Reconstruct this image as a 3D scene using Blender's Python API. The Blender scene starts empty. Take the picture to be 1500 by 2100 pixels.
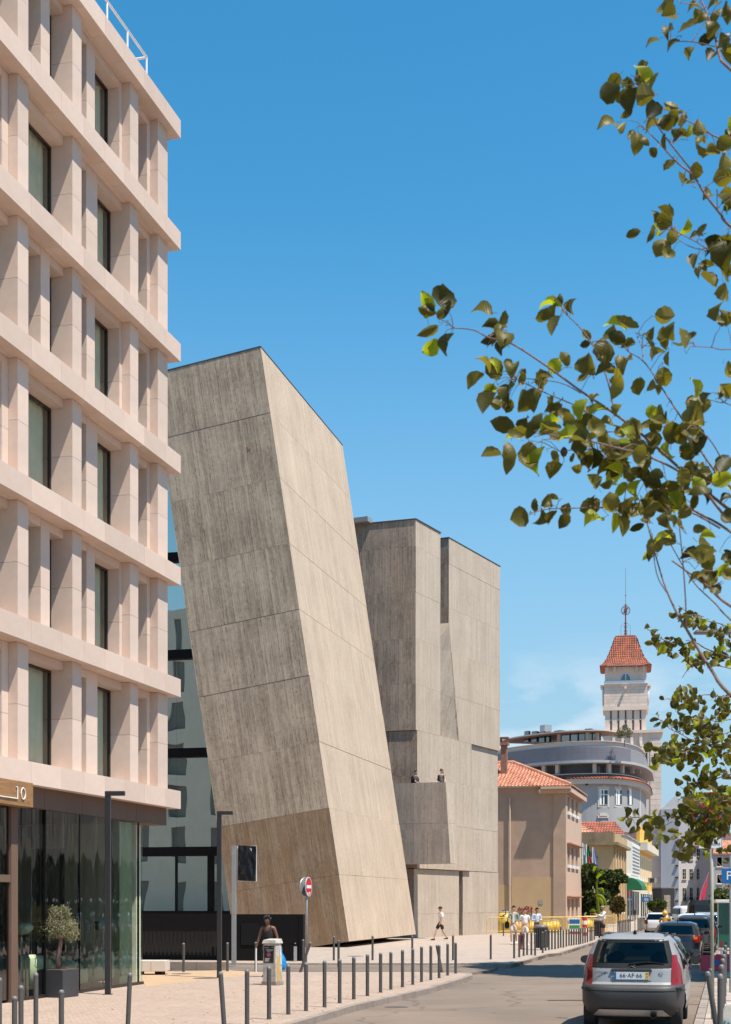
import bpy, bmesh, math, random
from mathutils import Vector, Matrix, noise
random.seed(7)
R = math.radians
scene = bpy.context.scene
col = scene.collection
# ---------------------------------------------------------------- camera
CAMZ, FPX, HOR = 2.05, 3000.0, 1850.0
cam_d = bpy.data.cameras.new("camera")
cam = bpy.data.objects.new("camera", cam_d); col.objects.link(cam)
cam.location = (0, 0, CAMZ); cam.rotation_euler = (R(90), 0, 0)
cam_d.sensor_fit = 'HORIZONTAL'; cam_d.sensor_width = 24.0; cam_d.lens = 48.0
cam_d.shift_y = 800.0 / 1500.0
cam_d.clip_start = 0.1; cam_d.clip_end = 6000
cam_d.dof.use_dof = True; cam_d.dof.focus_distance = 60.0; cam_d.dof.aperture_fstop = 10.0
scene.camera = cam
# ---------------------------------------------------------------- light
SUN = Vector((0.357, -0.287, 1.0)).normalized()
elev = math.asin(SUN.z)
world = bpy.data.worlds.new("World"); scene.world = world; world.use_nodes = True
wn, wl = world.node_tree.nodes, world.node_tree.links
wn.clear()
wo = wn.new('ShaderNodeOutputWorld'); wb = wn.new('ShaderNodeBackground')
sky = wn.new('ShaderNodeTexSky'); sky.sky_type = 'NISHITA'; sky.sun_disc = False
sky.sun_elevation = elev; sky.sun_rotation = math.atan2(SUN.x, SUN.y)
sky.air_density = 1.0; sky.dust_density = 0.0; sky.ozone_density = 1.6; sky.altitude = 0
hs = wn.new('ShaderNodeHueSaturation'); hs.inputs['Saturation'].default_value = 1.4; hs.inputs['Value'].default_value = 1.0
hs.inputs['Hue'].default_value = 0.485
gm = wn.new('ShaderNodeGamma'); gm.inputs[1].default_value = 0.95
wl.new(sky.outputs[0], gm.inputs[0]); wl.new(gm.outputs[0], hs.inputs['Color'])
# soft low clouds, a band of broken cumulus above the horizon all the way round
tc = wn.new('ShaderNodeTexCoord'); mp = wn.new('ShaderNodeMapping'); mp.inputs['Scale'].default_value = (1, 1, 2.4)
mp.inputs['Location'].default_value = (3.1, 0.4, 0.0)
nz = wn.new('ShaderNodeTexNoise'); nz.inputs['Scale'].default_value = 9.0; nz.inputs['Detail'].default_value = 9; nz.inputs['Roughness'].default_value = 0.55
cr = wn.new('ShaderNodeValToRGB'); cr.color_ramp.elements[0].position = 0.485; cr.color_ramp.elements[1].position = 0.60
sx = wn.new('ShaderNodeSeparateXYZ')
band = wn.new('ShaderNodeMapRange'); band.inputs[1].default_value = 0.12; band.inputs[2].default_value = 0.185; band.inputs[3].default_value = 1; band.inputs[4].default_value = 0
band.interpolation_type = 'SMOOTHSTEP'
mul = wn.new('ShaderNodeMath'); mul.operation = 'MULTIPLY'
mul2 = wn.new('ShaderNodeMath'); mul2.operation = 'MULTIPLY'; mul2.inputs[1].default_value = 0.42
mx = wn.new('ShaderNodeMix'); mx.data_type = 'RGBA'
wl.new(tc.outputs['Generated'], mp.inputs[0]); wl.new(mp.outputs[0], nz.inputs[0]); wl.new(nz.outputs[0], cr.inputs[0])
wl.new(tc.outputs['Generated'], sx.inputs[0]); wl.new(sx.outputs[2], band.inputs[0])
wl.new(cr.outputs[0], mul.inputs[0]); wl.new(band.outputs[0], mul.inputs[1]); wl.new(mul.outputs[0], mul2.inputs[0])
hz = wn.new('ShaderNodeMapRange'); hz.interpolation_type = 'SMOOTHSTEP'
for i_, v_ in ((1, -0.05), (2, 0.45), (3, 1.0), (4, 0.0)): hz.inputs[i_].default_value = v_
wl.new(sx.outputs[2], hz.inputs[0]); mh = wn.new('ShaderNodeMix'); mh.data_type = 'RGBA'; wl.new(hz.outputs[0], mh.inputs[0])
wl.new(hs.outputs[0], mh.inputs[6]); mh.inputs[7].default_value = (1.75, 2.7, 3.5, 1)
wl.new(mul2.outputs[0], mx.inputs[0]); wl.new(mh.outputs[2], mx.inputs[6]); mx.inputs[7].default_value = (5.0, 5.1, 5.3, 1)
wl.new(mx.outputs[2], wb.inputs[0]); wb.inputs[1].default_value = 0.133
wl.new(wb.outputs[0], wo.inputs[0])
sd = bpy.data.lights.new("sun", 'SUN'); sd.energy = 5.0; sd.angle = R(0.53); sd.color = (1.0, 0.93, 0.83)
so = bpy.data.objects.new("sun", sd); col.objects.link(so)
so.rotation_euler = SUN.to_track_quat('Z', 'Y').to_euler()
vs = scene.view_settings
vs.view_transform = 'Standard'; vs.look = 'None'; vs.gamma = 1; vs.exposure = 0.60; vs.use_curve_mapping = False
scene.cycles.max_bounces = 8; scene.cycles.transparent_max_bounces = 16
scene.cycles.use_denoising = True

# ---------------------------------------------------------------- materials
def nt(name):
    m = bpy.data.materials.new(name); m.use_nodes = True
    n, l = m.node_tree.nodes, m.node_tree.links
    return m, n, l, n['Principled BSDF']
def setp(b, **k):
    for a, v in k.items(): b.inputs[a.replace('_', ' ')].default_value = v
MATS = {}
def pm(name, c, rough=0.6, var=0.12, scale=4.0, bump=0.0, metal=0.0, coat=0.0, detail=6, stretch=(1,1,1), rnd=0.0, bscale=None, tint=None, world_xyz=False, spec=0.5):
    """plain surface with procedural mottling, optional relief and per-object variation"""
    m, n, l, b = nt(name)
    tc = n.new('ShaderNodeTexCoord'); mp = n.new('ShaderNodeMapping'); mp.inputs['Scale'].default_value = stretch
    if world_xyz:
        g = n.new('ShaderNodeNewGeometry'); l.new(g.outputs['Position'], mp.inputs[0])
    else: l.new(tc.outputs['Object'], mp.inputs[0])
    nz = n.new('ShaderNodeTexNoise'); nz.inputs['Scale'].default_value = scale; nz.inputs['Detail'].default_value = detail; nz.inputs['Roughness'].default_value = 0.62
    l.new(mp.outputs[0], nz.inputs[0])
    mr = n.new('ShaderNodeMapRange'); mr.inputs[1].default_value = 0.25; mr.inputs[2].default_value = 0.75
    mr.inputs[3].default_value = 1 - var; mr.inputs[4].default_value = 1 + var
    l.new(nz.outputs[0], mr.inputs[0])
    val = mr.outputs[0]
    if rnd:
        oi = n.new('ShaderNodeObjectInfo'); m2 = n.new('ShaderNodeMapRange'); m2.inputs[3].default_value = 1 - rnd; m2.inputs[4].default_value = 1 + rnd
        l.new(oi.outputs['Random'], m2.inputs[0]); mm = n.new('ShaderNodeMath'); mm.operation = 'MULTIPLY'
        l.new(val, mm.inputs[0]); l.new(m2.outputs[0], mm.inputs[1]); val = mm.outputs[0]
    vm = n.new('ShaderNodeVectorMath'); vm.operation = 'SCALE'
    if tint:
        mxx = n.new('ShaderNodeMix'); mxx.data_type = 'RGBA'; mxx.inputs[6].default_value = (*c, 1); mxx.inputs[7].default_value = (*tint, 1)
        n2 = n.new('ShaderNodeTexNoise'); n2.inputs['Scale'].default_value = scale * 0.37; n2.inputs['Detail'].default_value = 3
        l.new(mp.outputs[0], n2.inputs[0]); r2 = n.new('ShaderNodeMapRange'); r2.inputs[1].default_value = 0.38; r2.inputs[2].default_value = 0.62
        l.new(n2.outputs[0], r2.inputs[0]); l.new(r2.outputs[0], mxx.inputs[0]); l.new(mxx.outputs[2], vm.inputs[0])
    else: vm.inputs[0].default_value = c
    l.new(val, vm.inputs['Scale']); l.new(vm.outputs[0], b.inputs['Base Color'])
    setp(b, Roughness=rough, Metallic=metal); b.inputs['Coat Weight'].default_value = coat
    b.inputs['Specular IOR Level'].default_value = spec
    if bump:
        nb = n.new('ShaderNodeTexNoise'); nb.inputs['Scale'].default_value = bscale or scale * 6; nb.inputs['Detail'].default_value = 5
        l.new(mp.outputs[0], nb.inputs[0]); bp = n.new('ShaderNodeBump'); bp.inputs['Strength'].default_value = bump; bp.inputs['Distance'].default_value = 0.03
        l.new(nb.outputs[0], bp.inputs['Height']); l.new(bp.outputs[0], b.inputs['Normal'])
    MATS[name] = m
    return m

def math_n(n, l, op, a, b=None, c=None):
    x = n.new('ShaderNodeMath'); x.operation = op
    for i, v in enumerate((a, b, c)):
        if v is None: continue
        if isinstance(v, (int, float)): x.inputs[i].default_value = v
        else: l.new(v, x.inputs[i])
    return x.outputs[0]
def concrete(name, base, dark, board=0.11, lift=3.044, zoff=0.0, stain=0.0, staincol=(0.20, 0.11, 0.055), contrast=1.0, rust=0.0, h_expr=(1, 1)):
    """board-marked concrete: boards, streaks, pin holes, seams; each pour its own boards"""
    m, n, l, b = nt(name)
    tc = n.new('ShaderNodeTexCoord'); s = n.new('ShaderNodeSeparateXYZ'); l.new(tc.outputs['Object'], s.inputs[0])
    h = math_n(n, l, 'ADD', math_n(n, l, 'MULTIPLY', s.outputs[0], h_expr[0]), math_n(n, l, 'MULTIPLY', s.outputs[1], h_expr[1]))
    z = s.outputs[2]
    li = math_n(n, l, 'FLOOR', math_n(n, l, 'DIVIDE', math_n(n, l, 'SUBTRACT', z, zoff), lift))
    hb = math_n(n, l, 'DIVIDE', h, board)
    bi = math_n(n, l, 'FLOOR', hb); fr = math_n(n, l, 'FRACT', hb)
    wn_ = n.new('ShaderNodeTexWhiteNoise'); wn_.noise_dimensions = '2D'
    cb = n.new('ShaderNodeCombineXYZ'); l.new(bi, cb.inputs[0]); l.new(li, cb.inputs[1]); l.new(cb.outputs[0], wn_.inputs['Vector'])
    # seams between boards
    ed = math_n(n, l, 'LESS_THAN', fr, 0.22)
    w2 = n.new('ShaderNodeTexWhiteNoise'); w2.noise_dimensions = '2D'
    cb2 = n.new('ShaderNodeCombineXYZ'); l.new(math_n(n, l, 'ADD', bi, 77.3), cb2.inputs[0]); l.new(li, cb2.inputs[1]); l.new(cb2.outputs[0], w2.inputs['Vector'])
    seam = math_n(n, l, 'MULTIPLY', ed, math_n(n, l, 'POWER', w2.outputs['Value'], 2.2))
    # long vertical streaks
    c3 = n.new('ShaderNodeCombineXYZ'); l.new(math_n(n, l, 'MULTIPLY', h, 15.0), c3.inputs[0]); l.new(math_n(n, l, 'MULTIPLY', z, 1.1), c3.inputs[2]); l.new(math_n(n, l, 'MULTIPLY', li, 9.7), c3.inputs[1])
    n1 = n.new('ShaderNodeTexNoise'); n1.inputs['Scale'].default_value = 1.0; n1.inputs['Detail'].default_value = 7; n1.inputs['Roughness'].default_value = 0.7; l.new(c3.outputs[0], n1.inputs[0])
    # broad blotches
    n2 = n.new('ShaderNodeTexNoise'); n2.inputs['Scale'].default_value = 0.55; n2.inputs['Detail'].default_value = 5; l.new(tc.outputs['Object'], n2.inputs[0])
    # pin holes broken along seams
    n3 = n.new('ShaderNodeTexNoise'); n3.inputs['Scale'].default_value = 9.0; n3.inputs['Detail'].default_value = 4; l.new(tc.outputs['Object'], n3.inputs[0])
    holes = math_n(n, l, 'GREATER_THAN', n3.outputs[0], 0.55)
    dk = math_n(n, l, 'MULTIPLY', seam, math_n(n, l, 'ADD', 0.12, math_n(n, l, 'MULTIPLY', holes, 0.88)))
    v = math_n(n, l, 'ADD', math_n(n, l, 'MULTIPLY', math_n(n, l, 'SUBTRACT', wn_.outputs['Value'], 0.5), 0.30 * contrast),
               math_n(n, l, 'MULTIPLY', math_n(n, l, 'SUBTRACT', n1.outputs[0], 0.5), 1.35 * contrast))
    v = math_n(n, l, 'ADD', v, math_n(n, l, 'MULTIPLY', math_n(n, l, 'SUBTRACT', n2.outputs[0], 0.5), 0.9 * contrast))
    v = math_n(n, l, 'SUBTRACT', v, math_n(n, l, 'MULTIPLY', dk, 1.5 * contrast))
    n6 = n.new('ShaderNodeTexNoise'); n6.inputs['Scale'].default_value = 5.0; n6.inputs['Detail'].default_value = 8; n6.inputs['Roughness'].default_value = 0.8; l.new(tc.outputs['Object'], n6.inputs[0])
    v = math_n(n, l, 'ADD', v, math_n(n, l, 'MULTIPLY', math_n(n, l, 'SUBTRACT', n6.outputs[0], 0.5), 1.3 * contrast))
    f = math_n(n, l, 'ADD', v, 0.62)
    mix = n.new('ShaderNodeMix'); mix.data_type = 'RGBA'; mix.clamp_factor = True
    l.new(f, mix.inputs[0]); mix.inputs[6].default_value = (*dark, 1); mix.inputs[7].default_value = (*base, 1)
    outc = mix.outputs[2]
    if stain or rust:
        c4 = n.new('ShaderNodeCombineXYZ'); l.new(math_n(n, l, 'MULTIPLY', h, 1.7 if rust else 1.1), c4.inputs[0]); l.new(math_n(n, l, 'MULTIPLY', z, 0.10 if rust else 0.3), c4.inputs[2])
        n4 = n.new('ShaderNodeTexNoise'); n4.inputs['Scale'].default_value = 1.3; n4.inputs['Detail'].default_value = 4; l.new(c4.outputs[0], n4.inputs[0])
        mr = n.new('ShaderNodeMapRange'); mr.inputs[1].default_value = 0.35 if stain else 0.60; mr.inputs[2].default_value = 0.65 if stain else 0.72
        mr.inputs[3].default_value = stain * 0.35; mr.inputs[4].default_value = max(stain, rust)
        l.new(n4.outputs[0], mr.inputs[0])
        m5 = n.new('ShaderNodeMix'); m5.data_type = 'RGBA'; l.new(mr.outputs[0], m5.inputs[0]); l.new(outc, m5.inputs[6]); m5.inputs[7].default_value = (*staincol, 1)
        outc = m5.outputs[2]
    l.new(outc, b.inputs['Base Color'])
    bp = n.new('ShaderNodeBump'); bp.inputs['Strength'].default_value = 0.55; bp.inputs['Distance'].default_value = 0.03
    hh = math_n(n, l, 'ADD', math_n(n, l, 'MULTIPLY', wn_.outputs['Value'], 0.5), math_n(n, l, 'SUBTRACT', n1.outputs[0], math_n(n, l, 'MULTIPLY', dk, 0.9)))
    l.new(hh, bp.inputs['Height']); l.new(bp.outputs[0], b.inputs['Normal'])
    setp(b, Roughness=0.9); b.inputs['Specular IOR Level'].default_value = 0.25
    return m
def glass(name, tint, ior=1.6, trans=1.0, wave=0.0, wscale=0.5, back=(0.01, 0.012, 0.012), gtint=(1, 1, 1), minr=0.0, wstretch=(1, 1, 0.35)):
    """window glass: clear tinted part plus mirror part by Fresnel; slight waviness of real panes"""
    m, n, l, b = nt(name); n.remove(b)
    out = [x for x in n if x.type == 'OUTPUT_MATERIAL'][0]
    tr = n.new('ShaderNodeBsdfTransparent'); tr.inputs[0].default_value = (*tint, 1)
    df = n.new('ShaderNodeBsdfDiffuse'); df.inputs[0].default_value = (*back, 1)
    m0 = n.new('ShaderNodeMixShader'); m0.inputs[0].default_value = trans; l.new(df.outputs[0], m0.inputs[1]); l.new(tr.outputs[0], m0.inputs[2])
    gl = n.new('ShaderNodeBsdfGlossy'); gl.inputs['Roughness'].default_value = 0.0; gl.inputs[0].default_value = (*gtint, 1)
    fr = n.new('ShaderNodeFresnel'); fr.inputs[0].default_value = ior
    fac = fr.outputs[0]
    if minr: fac = math_n(n, l, 'MAXIMUM', fac, minr)
    if wave:
        tc = n.new('ShaderNodeTexCoord'); mp = n.new('ShaderNodeMapping'); mp.inputs['Scale'].default_value = wstretch
        l.new(tc.outputs['Object'], mp.inputs[0])
        nz = n.new('ShaderNodeTexNoise'); nz.inputs['Scale'].default_value = wscale; nz.inputs['Detail'].default_value = 1.5; l.new(mp.outputs[0], nz.inputs[0])
        bp = n.new('ShaderNodeBump'); bp.inputs['Strength'].default_value = wave; bp.inputs['Distance'].default_value = 0.1
        l.new(nz.outputs[0], bp.inputs['Height']); l.new(bp.outputs[0], gl.inputs['Normal'])
    m1 = n.new('ShaderNodeMixShader'); l.new(fac, m1.inputs[0]); l.new(m0.outputs[0], m1.inputs[1]); l.new(gl.outputs[0], m1.inputs[2])
    l.new(m1.outputs[0], out.inputs[0])
    return m
def leafmat(name, c1, c2, trans=0.35):
    m, n, l, b = nt(name); out = [x for x in n if x.type == 'OUTPUT_MATERIAL'][0]
    oi = n.new('ShaderNodeObjectInfo'); g = n.new('ShaderNodeNewGeometry')
    tc = n.new('ShaderNodeTexCoord')
    nz = n.new('ShaderNodeTexNoise'); nz.inputs['Scale'].default_value = 1.7; l.new(g.outputs['Position'], nz.inputs[0])
    a = math_n(n, l, 'ADD', math_n(n, l, 'MULTIPLY', oi.outputs['Random'], 0.8), math_n(n, l, 'MULTIPLY', nz.outputs[0], 0.9))
    mr = n.new('ShaderNodeMapRange'); mr.inputs[1].default_value = 0.3; mr.inputs[2].default_value = 1.5; l.new(a, mr.inputs[0])
    mx = n.new('ShaderNodeMix'); mx.data_type = 'RGBA'; l.new(mr.outputs[0], mx.inputs[0]); mx.inputs[6].default_value = (*c1, 1); mx.inputs[7].default_value = (*c2, 1)
    l.new(mx.outputs[2], b.inputs['Base Color']); setp(b, Roughness=0.45); b.inputs['Specular IOR Level'].default_value = 0.22
    tl = n.new('ShaderNodeBsdfTranslucent'); vm = n.new('ShaderNodeVectorMath'); vm.operation = 'MULTIPLY'; l.new(mx.outputs[2], vm.inputs[0]); vm.inputs[1].default_value = (2.1, 2.0, 0.5)
    l.new(vm.outputs[0], tl.inputs[0]); ms = n.new('ShaderNodeMixShader'); ms.inputs[0].default_value = trans
    l.new(b.outputs[0], ms.inputs[1]); l.new(tl.outputs[0], ms.inputs[2]); l.new(ms.outputs[0], out.inputs[0])
    return m

# ---------------------------------------------------------------- objects
def tag(o, label=None, cat=None, group=None, kind=None):
    if label: o['label'] = label
    if cat: o['category'] = cat
    if group: o['group'] = group
    if kind: o['kind'] = kind
    return o
def empty(name, loc=(0, 0, 0), rz=0.0, label=None, cat=None, group=None, kind=None, rot=None):
    o = bpy.data.objects.new(name, None); col.objects.link(o); o.location = loc
    o.rotation_euler = rot or (0, 0, rz); o.empty_display_size = 0.3
    return tag(o, label, cat, group, kind)
def link(name, me, parent=None, mat=None):
    o = bpy.data.objects.new(name, me); col.objects.link(o)
    if parent: o.parent = parent
    if mat is not None and not me.materials: me.materials.append(mat)
    return o
class MB:
    def __init__(s): s.v = []; s.f = []; s.mi = []; s.M = None; s.cur = 0
    def vt(s, p):
        p = Vector(p)
        if s.M is not None: p = s.M @ p
        s.v.append(p); return len(s.v) - 1
    def face(s, pts):
        s.f.append([s.vt(p) for p in pts]); s.mi.append(s.cur); return s
    def idx(s, ids): s.f.append(list(ids)); s.mi.append(s.cur)
    def box(s, x0, x1, y0, y1, z0, z1):
        if x0 > x1: x0, x1 = x1, x0
        if y0 > y1: y0, y1 = y1, y0
        if z0 > z1: z0, z1 = z1, z0
        i = [s.vt(p) for p in ((x0,y0,z0),(x1,y0,z0),(x1,y1,z0),(x0,y1,z0),(x0,y0,z1),(x1,y0,z1),(x1,y1,z1),(x0,y1,z1))]
        for q in ((3,2,1,0),(4,5,6,7),(0,1,5,4),(1,2,6,5),(2,3,7,6),(3,0,4,7)): s.idx([i[k] for k in q])
        return s
    def prism(s, poly, z0, z1, top=None):
        a = [s.vt((p[0], p[1], z0)) for p in poly]; b = [s.vt((p[0], p[1], z1)) for p in (top or poly)]
        k = len(poly); s.idx(a[::-1]); s.idx(b)
        for i in range(k): s.idx((a[i], a[(i+1)%k], b[(i+1)%k], b[i]))
        return s
    def hexa(s, bot, top):
        a = [s.vt(p) for p in bot]; b = [s.vt(p) for p in top]; k = len(a)
        s.idx(a[::-1]); s.idx(b)
        for i in range(k): s.idx((a[i], a[(i+1)%k], b[(i+1)%k], b[i]))
        return s
    def tube(s, pts, rads, n=8, cap=True):
        pts = [Vector(p) for p in pts]
        if isinstance(rads, (int, float)): rads = [rads] * len(pts)
        rings = []; up0 = None
        for i, p in enumerate(pts):
            d = (pts[min(i+1, len(pts)-1)] - pts[max(i-1, 0)])
            if d.length < 1e-9: d = Vector((0, 0, 1))
            d.normalize()
            up = Vector((0, 0, 1)) if abs(d.z) < 0.9 else Vector((1, 0, 0))
            if up0 is not None: up = up0
            a = d.cross(up)
            if a.length < 1e-5: a = d.orthogonal()
            a.normalize(); b = d.cross(a).normalized(); up0 = a.cross(d).normalized()
            rings.append([s.vt(p + (a * math.cos(2*math.pi*k/n) + b * math.sin(2*math.pi*k/n)) * rads[i]) for k in range(n)])
        for i in range(len(rings)-1):
            for k in range(n): s.idx((rings[i][k], rings[i+1][k], rings[i+1][(k+1)%n], rings[i][(k+1)%n]))
        if cap: s.idx(rings[0]); s.idx(rings[-1][::-1])
        return s
    def lathe(s, prof, n=12, c=(0, 0), cap=True):
        rings = [[s.vt((c[0] + r*math.cos(2*math.pi*k/n), c[1] + r*math.sin(2*math.pi*k/n), z)) for k in range(n)] for r, z in prof]
        for i in range(len(rings)-1):
            for k in range(n): s.idx((rings[i][k], rings[i][(k+1)%n], rings[i+1][(k+1)%n], rings[i+1][k]))
        if cap: s.idx(rings[0][::-1]); s.idx(rings[-1])
        return s
    def ball(s, c, r, n=10, m=7, sc=(1, 1, 1)):
        c = Vector(c); rings = []
        for i in range(1, m):
            t = math.pi * i / m
            rings.append([s.vt(c + Vector((r*sc[0]*math.sin(t)*math.cos(2*math.pi*k/n), r*sc[1]*math.sin(t)*math.sin(2*math.pi*k/n), -r*sc[2]*math.cos(t)))) for k in range(n)])
        lo = s.vt(c - Vector((0, 0, r*sc[2]))); hi = s.vt(c + Vector((0, 0, r*sc[2])))
        for k in range(n):
            s.idx((lo, rings[0][(k+1)%n], rings[0][k])); s.idx((hi, rings[-1][k], rings[-1][(k+1)%n]))
            for i in range(len(rings)-1): s.idx((rings[i][k], rings[i][(k+1)%n], rings[i+1][(k+1)%n], rings[i+1][k]))
        return s
    def mesh(s, name, mats, smooth=False):
        me = bpy.data.meshes.new(name); me.from_pydata([tuple(v) for v in s.v], [], s.f)
        for m in (mats if isinstance(mats, (list, tuple)) else [mats]): me.materials.append(m)
        if any(s.mi): me.polygons.foreach_set('material_index', s.mi)
        if smooth: me.polygons.foreach_set('use_smooth', [True] * len(me.polygons))
        me.update(); return me
    def build(s, name, mats, parent=None, smooth=False, bevel=0, label=None, kind=None, solid=False):
        me = s.mesh(name, mats, smooth)
        if bevel:
            bm = bmesh.new(); bm.from_mesh(me); bmesh.ops.recalc_face_normals(bm, faces=bm.faces)
            bmesh.ops.bevel(bm, geom=[e for e in bm.edges if e.calc_face_angle(0) > 0.5], offset=bevel, segments=2, affect='EDGES', clamp_overlap=True)
            bm.to_mesh(me); bm.free()
        o = link(name, me, parent)
        return tag(o, label, None, None, kind)
def box_obj(name, mat, parent, x0, x1, y0, y1, z0, z1, bevel=0, **k):
    return MB().box(x0, x1, y0, y1, z0, z1).build(name, mat, parent, bevel=bevel, **k)
def kids(o): return [c for c in bpy.data.objects if c.parent == o]
CH = {}
def tree_of(o):
    return (o, [tree_of(c) for c in kids(o)])
def copy_tree(t, parent=None):
    o, ch = t
    c = o.copy(); col.objects.link(c); c.parent = parent
    for x in ch: copy_tree(x, c)
    return c
def smooth_by_angle(me, a=0.6):
    try: me.set_sharp_from_angle(angle=a)
    except Exception: pass
def P(px, py, Y): return Vector(((px - 750) / FPX * Y, Y, CAMZ + (HOR - py) / FPX * Y))
def G(px, py, z=0.0):
    Y = (CAMZ - z) * FPX / (py - HOR); return Vector(((px - 750) / FPX * Y, Y, z))
U = Vector((math.sin(R(14.35)), math.cos(R(14.35)), 0)); Wd = Vector((-U.y, U.x, 0))
ROTU = R(90 - 14.35)     # local x along the street, local y away from it (to the left)

# colours
stone = pm('pink_limestone', (0.64, 0.49, 0.40), 0.75, 0.08, 2.2, 0.12, rnd=0.085, tint=(0.60, 0.49, 0.42), bscale=30, spec=0.3)
stone_dk = pm('stone_backing', (0.16, 0.11, 0.09), 0.9)
bronze = pm('dark_bronze', (0.035, 0.027, 0.022), 0.35, 0.1, metal=0.3)
fascia_m = pm('brown_fascia', (0.15, 0.095, 0.068), 0.6, 0.08, 1.5, spec=0.2)
curtain_m = pm('pale_curtain', (0.80, 0.77, 0.62), 0.9, 0.08)
win_glass = glass('window_glass', (0.88, 0.90, 0.85), 1.4, wave=0.05)
shop_glass = glass('shopfront_glass', (0.86, 0.95, 0.86), 1.7, wave=0.5, wscale=1.0, wstretch=(2.6, 2.6, 0.13))
mus_glass = glass('museum_glass', (0.1, 0.1, 0.1), 1.5, trans=0.0, wave=0.22, wscale=0.35, gtint=(0.66, 0.70, 0.64), minr=0.85, wstretch=(1, 1, 0.7), back=(0.004, 0.006, 0.008))
room_dk = pm('room_dark', (0.03, 0.03, 0.028), 0.9)
room_md = pm('room_wall', (0.14, 0.13, 0.11), 0.9)
black_m = pm('black_metal', (0.009, 0.008, 0.008), 0.6, 0.15, spec=0.12)
asphalt = pm('asphalt', (0.208, 0.158, 0.122), 0.85, 0.14, 0.55, 0.35, bscale=60, tint=(0.178, 0.138, 0.108), world_xyz=True, detail=9, spec=0.3)
def add_cracks(m, s=.22, dark=.72, w=.006):
    n, l = m.node_tree.nodes, m.node_tree.links; b = n['Principled BSDF']; src = b.inputs['Base Color'].links[0].from_socket
    g = n.new('ShaderNodeNewGeometry'); nn = n.new('ShaderNodeTexNoise'); nn.inputs['Scale'].default_value = .9; nn.inputs['Detail'].default_value = 5; l.new(g.outputs['Position'], nn.inputs[0])
    ad = n.new('ShaderNodeVectorMath'); ad.operation = 'MULTIPLY_ADD'; l.new(nn.outputs['Color'], ad.inputs[0]); ad.inputs[1].default_value = (1.6, 1.6, 0); l.new(g.outputs['Position'], ad.inputs[2])
    v = n.new('ShaderNodeTexVoronoi'); v.feature = 'DISTANCE_TO_EDGE'; v.inputs['Scale'].default_value = s; l.new(ad.outputs[0], v.inputs['Vector'])
    mr = n.new('ShaderNodeMapRange'); mr.inputs[1].default_value = w; mr.inputs[2].default_value = w * 2.2; mr.inputs[3].default_value = dark; mr.inputs[4].default_value = 1; l.new(v.outputs['Distance'], mr.inputs[0])
    vm = n.new('ShaderNodeVectorMath'); vm.operation = 'SCALE'; l.new(src, vm.inputs[0]); l.new(mr.outputs[0], vm.inputs['Scale']); l.new(vm.outputs[0], b.inputs['Base Color'])
add_cracks(asphalt)
asph_dk = pm('dark_asphalt', (0.09, 0.08, 0.075), 0.9, 0.2, 1.2, 0.35, bscale=60, world_xyz=True, spec=0.3)
kerb_m = pm('kerb_stone', (0.26, 0.21, 0.175), 0.85, 0.18, 2.0, 0.3, world_xyz=True, rnd=0.08)
steel_b = pm('bollard_steel', (0.080, 0.074, 0.070), 0.5, 0.15, 6, spec=0.35)
steel_b2 = pm('bollard_cap_steel', (0.15, 0.145, 0.14), 0.4, 0.1)
lamp_m = pm('lamp_anthracite', (0.02, 0.019, 0.019), 0.4, 0.1)
galv = pm('galvanised_steel', (0.42, 0.42, 0.41), 0.45, 0.12, 8, metal=0.6)
white_p = pm('white_paint', (0.75, 0.74, 0.72), 0.5, 0.04)
bark_m = pm('bark', (0.20, 0.125, 0.10), 0.85, 0.3, 25, 0.4)
dark_bark = pm('dark_bark', (0.10, 0.07, 0.05), 0.9, 0.3, 8, 0.4)
olive_leaf = leafmat('olive_leaf', (0.10, 0.10, 0.055), (0.26, 0.25, 0.15), 0.15)
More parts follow.
